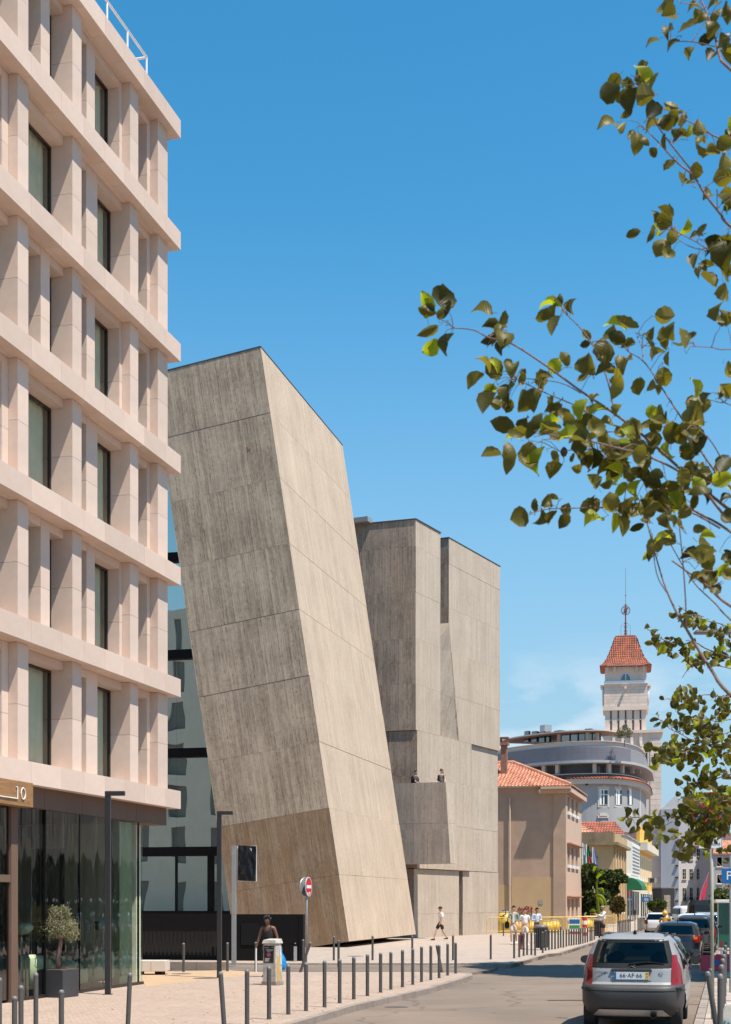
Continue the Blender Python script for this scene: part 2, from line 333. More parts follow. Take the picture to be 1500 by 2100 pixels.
# ---------------------------------------------------------------- ground
def paving_mat(name, c1, c2, cell=11.0, var=0.10, joint=0.8):
    m, n, l, b = nt(name)
    g = n.new('ShaderNodeNewGeometry')
    mp = n.new('ShaderNodeMapping'); mp.inputs['Rotation'].default_value = (0, 0, R(-14)); l.new(g.outputs['Position'], mp.inputs[0])
    v = n.new('ShaderNodeTexVoronoi'); v.inputs['Scale'].default_value = cell; v.inputs['Randomness'].default_value = 0.45; l.new(mp.outputs[0], v.inputs['Vector'])
    ve = n.new('ShaderNodeTexVoronoi'); ve.feature = 'DISTANCE_TO_EDGE'; ve.inputs['Scale'].default_value = cell; ve.inputs['Randomness'].default_value = 0.45; l.new(mp.outputs[0], ve.inputs['Vector'])
    nz = n.new('ShaderNodeTexNoise'); nz.inputs['Scale'].default_value = 0.5; nz.inputs['Detail'].default_value = 9; nz.inputs['Roughness'].default_value = 0.65; l.new(g.outputs['Position'], nz.inputs[0])
    st = n.new('ShaderNodeTexNoise'); st.inputs['Scale'].default_value = 2.3; st.inputs['Detail'].default_value = 8; st.inputs['Roughness'].default_value = 0.7; l.new(g.outputs['Position'], st.inputs[0])
    sp = n.new('ShaderNodeMapRange'); sp.inputs[1].default_value = 0.60; sp.inputs[2].default_value = 0.74; sp.inputs[3].default_value = 1; sp.inputs[4].default_value = 0.62; l.new(st.outputs[0], sp.inputs[0])
    s = n.new('ShaderNodeSeparateColor'); l.new(v.outputs['Color'], s.inputs[0])
    mix = n.new('ShaderNodeMix'); mix.data_type = 'RGBA'; mix.inputs[6].default_value = (*c1, 1); mix.inputs[7].default_value = (*c2, 1)
    mr0 = n.new('ShaderNodeMapRange'); mr0.inputs[1].default_value = 0.3; mr0.inputs[2].default_value = 0.7; l.new(nz.outputs[0], mr0.inputs[0]); l.new(mr0.outputs[0], mix.inputs[0])
    jt = n.new('ShaderNodeMapRange'); jt.inputs[1].default_value = 0.0; jt.inputs[2].default_value = 0.11; jt.inputs[3].default_value = joint; jt.inputs[4].default_value = 1.0; l.new(ve.outputs['Distance'], jt.inputs[0])
    k = math_n(n, l, 'MULTIPLY', jt.outputs[0], math_n(n, l, 'ADD', 1 - var, math_n(n, l, 'MULTIPLY', s.outputs[0], 2 * var)))
    k = math_n(n, l, 'MULTIPLY', k, sp.outputs[0])
    vm = n.new('ShaderNodeVectorMath'); vm.operation = 'SCALE'; l.new(mix.outputs[2], vm.inputs[0]); l.new(k, vm.inputs['Scale']); l.new(vm.outputs[0], b.inputs['Base Color'])
    bp = n.new('ShaderNodeBump'); bp.inputs['Strength'].default_value = 0.5; bp.inputs['Distance'].default_value = 0.02; l.new(jt.outputs[0], bp.inputs['Height']); l.new(bp.outputs[0], b.inputs['Normal'])
    setp(b, Roughness=0.85); b.inputs['Specular IOR Level'].default_value = 0.25
    return m
pave_m = paving_mat('cobble_paving', (0.40, 0.30, 0.235), (0.34, 0.26, 0.205))
plaza_m = paving_mat('plaza_paving', (0.40, 0.325, 0.265), (0.36, 0.29, 0.24), 6.0, 0.08, 0.75)
slab_m = pm('pavement_slab', (0.36, 0.29, 0.24), 0.85, 0.12, 2, 0.2, rnd=0.12, world_xyz=True)
tan_m = pm('tan_gravel_paving', (0.42, 0.28, 0.17), 0.9, 0.12, 1.5, 0.3, world_xyz=True)
tag(MB().face([(-2500, -400, -0.12), (2500, -400, -0.12), (2500, 3500, -0.12), (-2500, 3500, -0.12)]).build('road', asphalt), kind='structure')

near_edge = [(-10.6, -14), (-3.6, 14.8), (-1.14, 25.0), (-0.165, 29.1), (1.48, 34.4), (2.5, 38.6), (3.0, 40.9), (3.05, 42.0), (2.6, 42.6), (1.6, 42.9)]
poly = near_edge + [(-60, 43.2), (-60, -14)]
tag(MB().prism([(x - (0.14 if i < 9 else 0), y) for i, (x, y) in enumerate(poly)], -0.3, 0.0).build('pavement', pave_m), kind='structure')
far_edge = [(3.2, 48.9), (4.35, 48.6), (4.74, 47.9), (5.3, 49.8), (6.7, 55.5), (7.2, 57.6), (7.75, 58.4), (9.3, 64.7), (12.3, 76.9)]
fe2 = far_edge + [(12.3 + 0.2558 * (k), 76.9 + k) for k in (20, 60, 120, 260)]
tag(MB().prism([(x - 0.0, y) for x, y in fe2] + [(-80, 337), (-80, 48.9)], -0.3, 0.0).build('museum_pavement', plaza_m), kind='structure')
# side street surface between the two pavements, nearly level with them
MBs = MB().prism([(-80, 43.25), (2.9, 43.0), (3.6, 44.2), (4.2, 46.5), (3.2, 48.85), (-80, 48.85)], -0.2, -0.05)
tag(MBs.build('side_street', asphalt), kind='structure')
tag(MB().prism([(-9, 43.4), (2.3, 43.3), (2.9, 44.1), (-9, 45.1)], -0.05, -0.044).build('asphalt_repair', asph_dk), kind='structure')
# kerb stones
def kerbs(pts, name='kerb', z1=0.006, w=0.16, step=1.0, parent=None):
    acc = []
    for a, b in zip(pts, pts[1:]):
        a = Vector((*a, 0)); b = Vector((*b, 0)); L = (b - a).length; k = max(1, round(L / step))
        for i in range(k): acc.append((a.lerp(b, i / k), a.lerp(b, (i + 1) / k)))
    for a, b in acc:
        d = (b - a).normalized(); nrm = Vector((-d.y, d.x, 0)) * w; g = d * 0.008
        dz = random.uniform(-0.004, 0.004)
        q = [a + g, b - g, b - g + nrm, a + g + nrm]
        MB().prism([(p.x, p.y) for p in q], -0.3, z1 + dz).build('kerb_stone', kerb_m, parent)
kr = empty('kerb', (0, 0, 0), kind='structure')
kerbs(near_edge[1:], parent=kr, step=1.1)
kr2 = empty('kerb', (0, 0, 0), kind='structure')
kerbs([(x, y) for x, y in fe2[2:11]], parent=kr2, step=1.6)
# right pavement
def rk(y): return -0.6 + 0.249 * y
rp = tag(MB().prism([(rk(-15), -15), (rk(-15) + 30, -15), (rk(300) + 12, 300), (rk(300), 300)], -0.3, -0.03).build('right_pavement', plaza_m), kind='structure')
for r_ in range(64):
    for c_ in range(3):
        y = 20 + r_ * 0.5; x = rk(y) + 0.17 + c_ * 0.62
        y2 = y + 0.49; dz = random.uniform(-0.004, 0.003)
        MB().prism([(x, y), (x + 0.61, y), (x + 0.61 + .1245, y2), (x + .1245, y2)], -0.02, 0.0 + dz).build('paving_slab', slab_m, rp)
kr3 = empty('kerb', (0, 0, 0), kind='structure')
kerbs([(rk(y) + 0.16, y) for y in (66, 56, 46, 36, 26, 16)], parent=kr3, step=1.2, w=-0.155)
# tan surface beside the bench
tp = [G(286, 2000), G(300, 2024), G(480, 2004), G(552, 1995.2), G(466, 1990.5), G(296, 1993)]
tag(MB().prism([(p.x, p.y) for p in tp][::-1], -0.01, 0.004).build('tan_path', tan_m), kind='structure')
for (px, py, r) in ((420, 2007, .33), (372, 1998, .3), (729, 1961.5, .30), (813, 2066, .25)):
    g = G(px, py); z = 0.006 if py < 2060 else -0.116
    if py > 2060: g = G(px, py, -0.12)
    MB().lathe([(r, z - 0.02), (r, z), (r * .8, z + 0.002), (0.01, z + 0.002)], 20, (g.x, g.y)).build('manhole_cover', asph_dk, None).__setitem__('label', 'flush round cover in the pavement surface')
for i_, o in enumerate([o for o in bpy.data.objects if o.name.startswith('manhole')]):
    tag(o, ['flush cover in the paving before the black museum wall', 'flush cover near the pale bench on tan paving', 'round cover in the paving before the leaning tower', 'dark round cover in the road surface beside the kerb'][i_], 'manhole cover')

# ---------------------------------------------------------------- pink limestone building
HB = empty('office_building', (-4.80, 38.0, 0), ROTU, 'pink limestone office building with projecting stone ledges and deep window bays', 'building')
LT = [4.93 + 2.905 * k for k in range(7)]            # ledge tops
LT[6] = 22.36
LH = 0.47
jts = [0, 1.04, 2.39, 3.61, 4.68, 5.79, 6.9, 8.28, 9.6, 10.75, 11.9, 13.1, 14.4, 15.6, 16.8, 18.0, 19.3, 20.5]
pil = [(0.36, 1.02), (2.26, 2.76), (5.45, 5.92), (7.98, 8.45), (10.9, 11.4), (13.1, 13.6), (16.3, 16.8), (18.9, 19.4), (21.4, 21.9)]
odd = [[(1.02, 1.22)], [(2.76, 2.92), (4.30, 4.75)], [(6.59, 7.02)], [(9.9, 10.3)], [(12.4, 12.7)], [(13.6, 13.8), (15.2, 15.7)], [(17.5, 17.9)], [(20.4, 20.8)]]
evn = [[(1.02, 1.22)], [(4.16, 4.77)], [], [(8.45, 8.73), (10.2, 10.5)], [(11.9, 12.2)], [(15.0, 15.6)], [], [(19.4, 19.7)]]
YP, YS, YG = 0.22, 0.43, 0.76
wave_curt = None
def curtain(w, h, parent, x, y, z):
    m = MB(); n = max(6, int(w / 0.07)); a = []; b = []
    for i in range(n + 1):
        xx = w * i / n; yy = 0.035 * math.sin(i * 1.9) + 0.01 * math.sin(i * .7)
        a.append(m.vt((x + xx, y + yy, z))); b.append(m.vt((x + xx, y + yy, z + h)))
    for i in range(n): m.idx((a[i], a[i+1], b[i+1], b[i]))
    return m.build('curtain', curtain_m, parent, smooth=True)
stone_meshes = {}
def block(x0, x1, y0, y1, z0, z1, name='stone_panel', mat=stone, parent=HB):
    g = 0.0035
    key = (round(x1 - x0, 3), round(y1 - y0, 3), round(z1 - z0, 3), mat.name)
    if key not in stone_meshes:
        stone_meshes[key] = MB().box(-(x1-x0)/2 + g, (x1-x0)/2 - g, 0, y1-y0, g, z1-z0-g).mesh(name, mat)
    o = link(name, stone_meshes[key], parent); o.location = ((x0+x1)/2, y0, z0)
    return o
for k, zt in enumerate(LT):
    for a, b in zip(jts, jts[1:]): block(-b, -a, 0, 0.32, zt - LH, zt)
    for a, b in zip(jts[::2], jts[2::2]): block(-b, -a, 0.322, 1.1, zt - LH, zt - 0.004)
    box_obj('floor_slab', stone_dk, HB, -20.4, -0.02, 0.02, 5.0, zt - LH + 0.02, zt - 0.02)
for k in range(6):
    z0 = LT[k]; z1 = LT[k + 1] - LH; H = z1 - z0; mid = z0 + H * 0.48
    strips = odd if k in (1, 3, 5) else evn     # top floor, third, fifth alike
    for (a, b) in pil:
        block(-b, -a, YP, 0.93, z0, mid, 'pillar_block'); block(-b, -a, YP, 0.93, mid, z1, 'pillar_block')
    for bi, ss in enumerate(strips):
        lo, hi = pil[bi][1], pil[bi + 1][0]
        for (a, b) in ss:
            block(-b, -a, YS, 0.94, z0, mid - 0.2, 'pier_block'); block(-b, -a, YS, 0.94, mid - 0.2, z1, 'pier_block')
        cuts = sorted([lo, hi] + [q for s_ in ss for q in s_])
        for a, b in zip(cuts[::2], cuts[1::2]) if (not ss or ss[0][0] != lo) else zip(cuts[2::2], cuts[3::2]):
            if b - a < 0.15: continue
            block(-b, -a, YS + 0.002, 0.935, z1 - 0.19, z1, 'lintel')
            block(-b, -a, YS - 0.04, 0.935, z0, z0 + 0.07, 'sill')
            wdw = MB()
            fw = 0.055
            x0, x1, za, zb = -b, -a, z0 + 0.07, z1 - 0.19
            wdw.box(x0, x0 + fw, YG - .03, YG + .04, za, zb).box(x1 - fw, x1, YG - .03, YG + .04, za, zb)
            wdw.box(x0 + fw, x1 - fw, YG - .03, YG + .04, zb - fw, zb).box(x0 + fw, x1 - fw, YG - .03, YG + .04, za, za + fw)
            if b - a > 1.2: wdw.box(x0 + 0.3, x0 + 0.36, YG - .05, YG + .04, za + fw, zb - fw)
            wf = wdw.build('window_frame', bronze, HB)
            MB().face([(x0 + fw, YG, za + fw), (x1 - fw, YG, za + fw), (x1 - fw, YG, zb - fw), (x0 + fw, YG, zb - fw)]).build('pane', win_glass, wf)
            if (k * 7 + bi * 3 + int(a)) % 9 != 0:
                curtain(b - a - 0.1, zb - za, wf, x0 + 0.05, YG + 0.13, za)
    box_obj('room_wall', room_md, HB, -20.4, -0.45, 2.6, 2.7, z0, z1)
# end wall toward the museum, with narrow windows (seen mirrored in the museum glass)
end_m = pm('pale_render', (0.72, 0.66, 0.56), 0.8, 0.06, 1.5)
endw_m = pm('grey_blind', (0.20, 0.205, 0.19), .6)
ew = MB(); EX = -0.40; ys = [0.95 + 3.1 * i for i in range(15)]
zs = [0.0] + [z - LH for z in LT] + [24.6]
box_obj('end_wall', end_m, HB, EX - 0.3, EX, 0.95, 46, 4.0, 4.6)
for j in range(7):
    za = 0.0 if j == 0 else LT[j - 1] - 0.02
    zb = LT[j] - 0.02
    if j == 0: za, zb = 0, 4.0
    elif j == 1: za, zb = 4.6, LT[1]
    else: za, zb = LT[j-1], LT[j]
    wz0, wz1 = za + 0.25, zb - 0.55
    if j == 7: wz0, wz1 = za + .3, za + .3
    m_ = MB(); y = 0.95; i = 0
    while y < 45:
        y2 = y + 2.0
        m_.box(EX - 0.3, EX, y, y2, za, zb)
        if wz1 > wz0:
            m_.box(EX - 0.3, EX - 0.02, y2, y2 + 0.95, za, wz0); m_.box(EX - 0.3, EX, y2, y2 + 0.95, wz1, zb)
        else: m_.box(EX - 0.3, EX, y2, y2 + 0.95, za, zb)
        y = y2 + 0.95; i += 1
    m_.build('end_wall', end_m, HB)
    if wz1 > wz0:
        for q in range(i):
            yy = 0.95 + 2.95 * q + 2.0
            MB().box(EX - 0.26, EX - 0.2, yy, yy + .95, wz0, wz1).build('end_window', [endw_m], HB)
box_obj('roof_slab', end_m, HB, -20.4, -0.42, 1.2, 45.9, 21.95, 22.2)
box_obj('rear_wall', end_m, HB, -20.5, -20.42, 0.3, 46, 0, 22.3)
# roof railing
rl = MB()
def rr(a, b, r=0.022): rl.tube([a, b], r, 6)
zr = LT[6]
posts = [1.2 + 1.19 * i for i in range(12)]; ry = 0.45
for s_ in posts: rr((-s_, ry, zr - 0.1), (-s_, ry, zr + 1.03), 0.026)
rr((-1.17, ry, zr + 1.03), (-14.3, ry, zr + 1.03), 0.034); rr((-1.2, ry, zr + 1.03), (-1.2, 1.0, zr + 1.03), 0.03)
rr((-1.2, ry + .25, zr - .1), (-1.2, ry + .25, zr + 1.03), .02); rr((-1.2, 1.0, zr - .1), (-1.2, 1.0, zr + 1.03), .02)
rl.build('roof_railing', white_p, HB)
# ground floor: fascia, glass, frames
fz0, fz1 = 4.02, LT[0] - LH
fx = [0.36, 2.3, 3.83, 5.35, 7.2, 9.3, 11.3, 13.3, 15.3, 17.3, 20.4]
for a, b in zip(fx, fx[1:]):
    box_obj('fascia_panel', fascia_m, HB, -b + 0.006, -a - 0.006, 0.25, 0.9, fz0, fz1 - 0.002)
box_obj('soffit', fascia_m, HB, -20.4, -0.37, 0.902, 6.9, fz0 + 0.05, fz1)
SG = 0.33
gx = [1.73, 1.98, 3.62, 5.32, 7.0, 8.6, 10.6, 12.6, 14.6, 16.6, 18.6]
for i, (a, b) in enumerate(zip(gx, gx[1:])):
    if i == 4: a += 0.16
    pn = MB().face([(-b + 0.01, SG, 0.06), (-a - 0.01, SG, 0.06), (-a - 0.01, SG, fz0), (-b + 0.01, SG, fz0)]).build('shopfront_pane', shop_glass, HB)
    box_obj('glazing_joint', black_m, HB, -b - 0.012, -b + 0.012, SG - .01, SG + .04, 0.06, fz0)
for i in range(3):   # return pane facing the museum
    y = SG + 2.0 * i
    MB().face([(-1.73, y + .02, 0.06), (-1.73, y + 1.98, 0.06), (-1.73, y + 1.98, fz0), (-1.73, y + .02, fz0)]).build('side_pane', shop_glass, HB)
box_obj('base_rail', bronze, HB, -8.6, -1.70, SG - 0.02, SG + 0.1, 0, 0.07)
for a in (8.6,): box_obj('door_post', fascia_m, HB, -a - 0.02, -a + 0.26, SG - 0.06, SG + 0.12, 0, fz0)
box_obj('door_post', fascia_m, HB, -10.7, -10.5, SG - 0.06, SG + 0.12, 0, fz0)
box_obj('door_transom', fascia_m, HB, -10.5, -8.63, SG - 0.05, SG + 0.1, 2.45, 2.60)
# interior
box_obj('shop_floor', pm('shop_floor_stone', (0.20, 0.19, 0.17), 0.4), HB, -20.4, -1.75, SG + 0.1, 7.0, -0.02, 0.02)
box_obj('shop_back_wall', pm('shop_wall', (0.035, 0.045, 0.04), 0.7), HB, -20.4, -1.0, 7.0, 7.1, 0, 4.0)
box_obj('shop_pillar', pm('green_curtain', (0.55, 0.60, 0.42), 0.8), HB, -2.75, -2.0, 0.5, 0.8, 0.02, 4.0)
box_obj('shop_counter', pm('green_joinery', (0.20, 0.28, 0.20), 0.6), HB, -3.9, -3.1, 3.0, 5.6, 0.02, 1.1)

sage = pm('sage_fabric', (0.55, 0.62, 0.42), 0.85, 0.06)
def armchair(x, y, rz, label):
    t = empty('armchair', (0, 0, 0), rz, label, 'armchair', 'rounded green armchairs inside the shopfront')
    t.location = HB.matrix_basis @ Vector((x, y, 0.02)) if False else (Matrix.Translation(HB.location) @ Matrix.Rotation(ROTU, 4, 'Z')) @ Vector((x, y, 0.02))
    t.rotation_euler = (0, 0, ROTU + rz); t.scale = (1.15, 1.15, 1.15)
    m = MB().lathe([(0.33, 0.12), (0.37, 0.16), (0.37, 0.38), (0.33, 0.43), (0.01, 0.44)], 20); m.build('seat', sage, t, smooth=True)
    b = MB(); rings = []
    for i in range(15):
        a = R(-20 + 220 * i / 14); hh = 0.52 + 0.26 * math.sin(math.pi * i / 14)
        c, s_ = math.cos(a), math.sin(a)
        rings.append([b.vt((r * c, r * s_, z)) for r, z in ((0.38, 0.14), (0.46, 0.2), (0.47, hh - .08), (0.43, hh), (0.37, hh - .05), (0.35, 0.3))])
    for q, w_ in zip(rings, rings[1:]):
        for i in range(6): b.idx((q[i], w_[i], w_[(i+1) % 6], q[(i+1) % 6]))
    b.idx(rings[0]); b.idx(rings[-1][::-1])
    b.build('backrest', sage, t, smooth=True)
    for q in range(4):
        a = R(45 + 90 * q); MB().tube([(.25*math.cos(a), .25*math.sin(a), 0), (.22*math.cos(a), .22*math.sin(a), .14)], .018, 6).build('leg', black_m, t)
    return t
armchair(-6.55, 0.95, 2.2, 'green armchair behind the glass left of the olive tree planter')
armchair(-4.45, 1.0, 0.4, 'green armchair behind the glass, right behind the olive trunk')
armchair(-3.35, 0.95, 2.8, 'green armchair behind the glass next to the lamp post')
armchair(-5.3, 1.9, 1.2, 'green armchair deeper inside the shopfront behind the olive trunk')
def floor_lamp(x, y, label):
    t = empty('floor_lamp', (Matrix.Translation(HB.location) @ Matrix.Rotation(ROTU, 4, 'Z')) @ Vector((x, y, 0.02)), 0, label, 'lamp', 'mushroom shaped floor lamps in the shopfront')
    MB().lathe([(0.15, 0), (0.15, 0.02), (0.012, 0.03), (0.012, 1.35)], 12).build('stand', galv, t)
    MB().lathe([(0.03, 1.33), (0.17, 1.36), (0.25, 1.44), (0.26, 1.50), (0.22, 1.56), (0.02, 1.58)], 20).build('lamp_shade', pm('lamp_glass' + label[:3], (0.5, 0.58, 0.5), 0.3), t, smooth=True)
floor_lamp(-7.3, 0.75, 'pale mushroom floor lamp behind the glass beside the door post')
floor_lamp(-2.95, 0.85, 'pale mushroom floor lamp behind the glass by the lamp post')
# brass sign
sg = empty('shop_sign', (Matrix.Translation(HB.location) @ Matrix.Rotation(ROTU, 4, 'Z')) @ Vector((-9.35, 0.05, 3.98)), ROTU, 'orange brass sign with white outline lettering under the stone ledge', 'sign')
MB().box(-1.1, 1.06, -0.10, 0.18, 0.0, 0.50).build('sign_board', pm('orange_brass', (0.30, 0.155, 0.06), 0.5, 0.35, 3, stretch=(1, 1, 6)), sg, bevel=0.008)
sign_w = pm('sign_white', (0.8, 0.78, 0.74), 0.5)
def text(s, size, mat, parent, loc, rot, depth=0.004, name='lettering', align='CENTER', kind=None, label=None):
    c = bpy.data.curves.new(name, 'FONT'); c.body = s; c.size = size; c.extrude = depth; c.align_x = align; c.align_y = 'CENTER'; c.resolution_u = 3
    o = bpy.data.objects.new(name, c); col.objects.link(o); o.location = loc; o.rotation_euler = rot
    bpy.context.view_layer.update()
    me = bpy.data.meshes.new_from_object(o.evaluated_get(bpy.context.evaluated_depsgraph_get()))
    bpy.data.objects.remove(o); o = bpy.data.objects.new(name, me); col.objects.link(o)
    o.location = loc; o.rotation_euler = rot; me.materials.clear(); me.materials.append(mat)
    if parent: o.parent = parent
    return tag(o, label, None, None, kind)
l_ = MB()
def bar(p, q, r=0.012): l_.tube([p, q], r, 5)
y_ = -0.115
bar((0.36, y_, 0.14), (-1.0, y_, 0.14)); bar((0.36, y_, 0.14), (0.36, y_, 0.37)); bar((0.36, y_, 0.37), (0.30, y_, 0.37))
l_.tube([(0.60 + 0.09*math.cos(a*math.pi/6), y_, 0.255 + 0.115*math.sin(a*math.pi/6)) for a in range(13)], 0.012, 5)
l_.build('lettering', sign_w, sg)

# ---------------------------------------------------------------- leaning concrete tower
CB, CD = (0.57, 0.455, 0.345), (0.36, 0.275, 0.205)
conc1 = concrete('leaning_concrete', CB, CD, board=0.17)
conc1d = concrete('leaning_concrete_dark', (0.46, 0.36, 0.265), (0.19, 0.145, 0.105), board=0.17, contrast=1.35)  # darker, more contrasty concrete for the tower's end face above the stained lifts
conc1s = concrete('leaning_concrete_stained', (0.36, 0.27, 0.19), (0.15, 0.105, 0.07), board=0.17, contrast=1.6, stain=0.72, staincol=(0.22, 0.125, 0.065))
ALN = R(8.75)
T1 = empty('leaning_tower', P(716, 1931, 65.7), 0, 'tall board marked concrete tower leaning to the left over the pavement', 'tower', rot=(-ALN, 0, R(90 - 13.7)))
PITCH, TW, TLn = 3.044, 5.35, 14.8
for k in range(9):
    dx, dy = random.uniform(-.012, .012), random.uniform(-.012, .012)
    m = MB(); g = 0.003
    z0, z1 = k * PITCH + (g if k else 0), (k + 1) * PITCH - g
    # subdivide edges with tiny irregularities so the pour lines are not ruler straight
    xs = [dx + TLn * i / 14 for i in range(15)]; yz = [dy + TW * i / 8 for i in range(9)]
    outl = [(x, dy) for x in xs] + [(xs[-1], y) for y in yz[1:]] + [(x, yz[-1]) for x in xs[-2::-1]] + [(xs[0], y) for y in yz[-2:0:-1]]
    random.seed(100 + k)
    lo = [m.vt((x, y, z0 + random.uniform(-.004, .006))) for x, y in outl]; hi = [m.vt((x, y, z1 + random.uniform(-.009, .003))) for x, y in outl]
    nn = len(outl)
    for i in range(nn):
        x, y = outl[i]; x2, y2 = outl[(i + 1) % nn]
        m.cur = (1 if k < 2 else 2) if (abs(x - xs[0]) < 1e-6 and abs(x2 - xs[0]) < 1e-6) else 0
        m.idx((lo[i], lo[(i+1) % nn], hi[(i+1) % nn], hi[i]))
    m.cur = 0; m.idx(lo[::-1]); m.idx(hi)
    m.build('concrete_lift', [conc1, conc1s, conc1d], T1)
box_obj('inner_core', pm('joint_dark', (0.30, 0.245, 0.195), 0.9), T1, 0.03, TLn - .03, 0.03, TW - .03, 0.05, 9 * PITCH - .05)
flash = pm('roof_flashing', (0.05, 0.05, 0.055), 0.5)
m = MB(); zt = 9 * PITCH
m.box(-.03, TLn + .03, -.03, .12, zt + .002, zt + .05).box(-.03, .12, .12, TW + .03, zt + .002, zt + .05).box(.12, TLn, .12, TW, zt - .02, zt + .02)
m.build('roof_flashing', flash, T1)
random.seed(11)
# chipped hole high on the shaded face
m = MB()
m.hexa([(-.03, 1.28, 22.9), (-.03, 1.10, 22.95), (-.03, 1.12, 23.2), (-.03, 1.3, 23.15)], [(-.012, 1.25, 22.94), (-.012, 1.13, 22.98), (-.012, 1.15, 23.15), (-.012, 1.27, 23.12)])
m.build('spalled_patch', pm('spalled_concrete', (0.34, 0.22, 0.13), 0.95, 0.4, 12), T1)
# ---------------------------------------------------------------- museum block behind
conc2 = concrete('museum_concrete', (0.54, 0.45, 0.36), (0.33, 0.265, 0.21), board=0.22, lift=2.606, zoff=11.82 - 2.606 * 6, contrast=0.75, rust=0.0)
conc2d = concrete('museum_concrete_dark_rusty', (0.37, 0.30, 0.24), (0.16, 0.125, 0.10), board=0.22, lift=2.606, zoff=11.82 - 2.606 * 6, contrast=1.35, rust=0.65, staincol=(0.22, 0.12, 0.055))  # darker base tone plus rust streaks, for the left-facing faces only
conc2b = concrete('balcony_concrete_dark', (0.42, 0.355, 0.30), (0.24, 0.20, 0.17), board=0.2, contrast=1.1)  # darker tone for the balcony's left-facing side
conc2r = concrete('museum_concrete_rusty', (0.54, 0.445, 0.35), (0.33, 0.265, 0.205), board=0.22, lift=2.606, zoff=11.82 - 2.606 * 6, contrast=0.8, rust=0.55, staincol=(0.36, 0.21, 0.10))
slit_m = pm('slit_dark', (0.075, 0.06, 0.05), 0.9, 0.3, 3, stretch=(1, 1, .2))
T2 = empty('concrete_building', (2.85, 83.0, 0), R(63.43), 'boxy concrete museum block with vertical slot windows and a stepped skyline', 'building')
def lifts(polyf, zs_, mats, jit=0.006, name='concrete_lift'):
    for a, b in zip(zs_, zs_[1:]):
        j = random.uniform(-jit, jit)
        mt = mats[1] if (isinstance(mats, tuple) and b <= mats[2]) else (mats[0] if isinstance(mats, tuple) else mats)
        g1_, g2_ = (0 if a == 18.7 else 0.003), (0 if b == 18.7 else 0.003)
        j = 0.003 if 18.7 in (a, b) else j
        q = MB().prism([(x, y + j) for x, y in polyf(a)], a + g1_, b - g2_, [(x, y + j) for x, y in polyf(b)])
        q.mi[-1] = 1      # the face turned to the left gets the darker, rust-streaked concrete
        q.build(name, [mt, conc2d], T2)
pz = [11.82, 14.43, 17.03, 19.64, 22.24, 23.77]
lifts(lambda z: [(0, 0), (3.49, 0), (3.49, 9), (-1.03, 8.94)], pz, (conc2, conc2r, 17.1))
def t3poly(z):
    x0 = 4.75 if z >= 18.7 else 4.75 + (18.7 - z) / 6.88 * 1.56
    return [(x0, 0), (13.1, 0), (13.1, 9), (4.75, 9), (4.75, 0.9)]
lifts(lambda z: t3poly(z), [11.82, 14.43, 17.03, 18.7, 19.64, 22.24, 23.77], (conc2, conc2r, 17.1))
# slanted infill facet and the slot behind it
fac = concrete('facet_concrete', (0.46, 0.385, 0.31), (0.26, 0.21, 0.17), board=0.2, lift=2.606, zoff=11.82 - 2.606 * 6, contrast=0.9, h_expr=(1, 1))
A, B, C, D = (4.75, 0.01, 18.7), (6.31, 0.01, 11.83), (3.49, 1.4, 11.83), (3.49, 0.89, 16.35)
m = MB(); m.hexa([D, A, B, C], [(p[0], p[1] + 1.2, p[2]) for p in (D, A, B, C)]); m.build('slanted_facet', fac, T2)
MB().box(3.5, 4.74, 3.0, 3.3, 11.9, 23.5).build('slot_back', conc2, T2)
# lower body
lz = [3.96, 6.6, 9.2, 11.80]
lifts(lambda z: [(0.10, -0.05), (8.17, -0.05), (8.17, 9), (-0.93, 8.9)], lz, (conc2, conc2r, 12))
lifts(lambda z: [(8.64, 0.14), (13.08, 0.14), (13.08, 9), (8.64, 9)], lz, conc2)
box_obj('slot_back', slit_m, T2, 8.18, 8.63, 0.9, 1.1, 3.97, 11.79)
lz = [0, 1.36, 3.93]
lifts(lambda z: [(0.0, 0.10), (6.54, 0.10), (6.54, 9), (0.3, 9)], lz, conc2)
lifts(lambda z: [(7.16, 0.12), (13.1, 0.12), (13.1, 9), (7.16, 9)], lz, conc2)
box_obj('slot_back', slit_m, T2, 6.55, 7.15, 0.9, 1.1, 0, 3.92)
box_obj('inner_core', slit_m, T2, 0.5, 12.9, 1.5, 8.8, 0.1, 11.6)
m = MB(); m.prism([(-.05, -.05), (3.53, -.05), (3.53, .1), (.05, .1), (-1.0, 9), (-1.1, 9)], 23.772, 23.82); m.build('roof_flashing', flash, T2)
m = MB(); m.box(4.70, 13.15, -.03, .1, 23.772, 23.82).box(4.70, 4.8, .1, 9, 23.772, 23.82); m.build('roof_flashing', flash, T2)
MB().box(-.9, -0.2, 2.6, 4.0, 23.77, 24.05).build('roof_vent', galv, T2)
# cantilevered balcony box at the corner of the block
def bring(z, k=0.0):
    f = 0.30 * (8.70 - z) / 4.52
    return [(-1.05 + k, -2.3 - f + k, z), (-0.02 - k, -2.3 - f + k, z), (-0.02 - k, 3.5 - k, z), (-1.45 + k, 3.5 - k, z)]
m = MB(); m.hexa(bring(4.18), bring(6.42)); m.mi[-1] = 1; m.build('balcony_lower', [conc2, conc2b], T2)
m = MB(); m.hexa(bring(6.43), bring(7.70)); m.mi[-1] = 1
o_, i_, ot, it = bring(7.70), bring(7.70, .14), bring(8.70), bring(8.70, .14)
for k in range(4):
    j = (k + 1) % 4
    m.cur = 1 if k == 3 else 0
    m.face([o_[k], o_[j], ot[j], ot[k]]); m.cur = 0; m.face([i_[j], i_[k], it[k], it[j]]); m.face([ot[k], ot[j], it[j], it[k]])
m.build('balcony_parapet', [conc2, conc2b], T2)

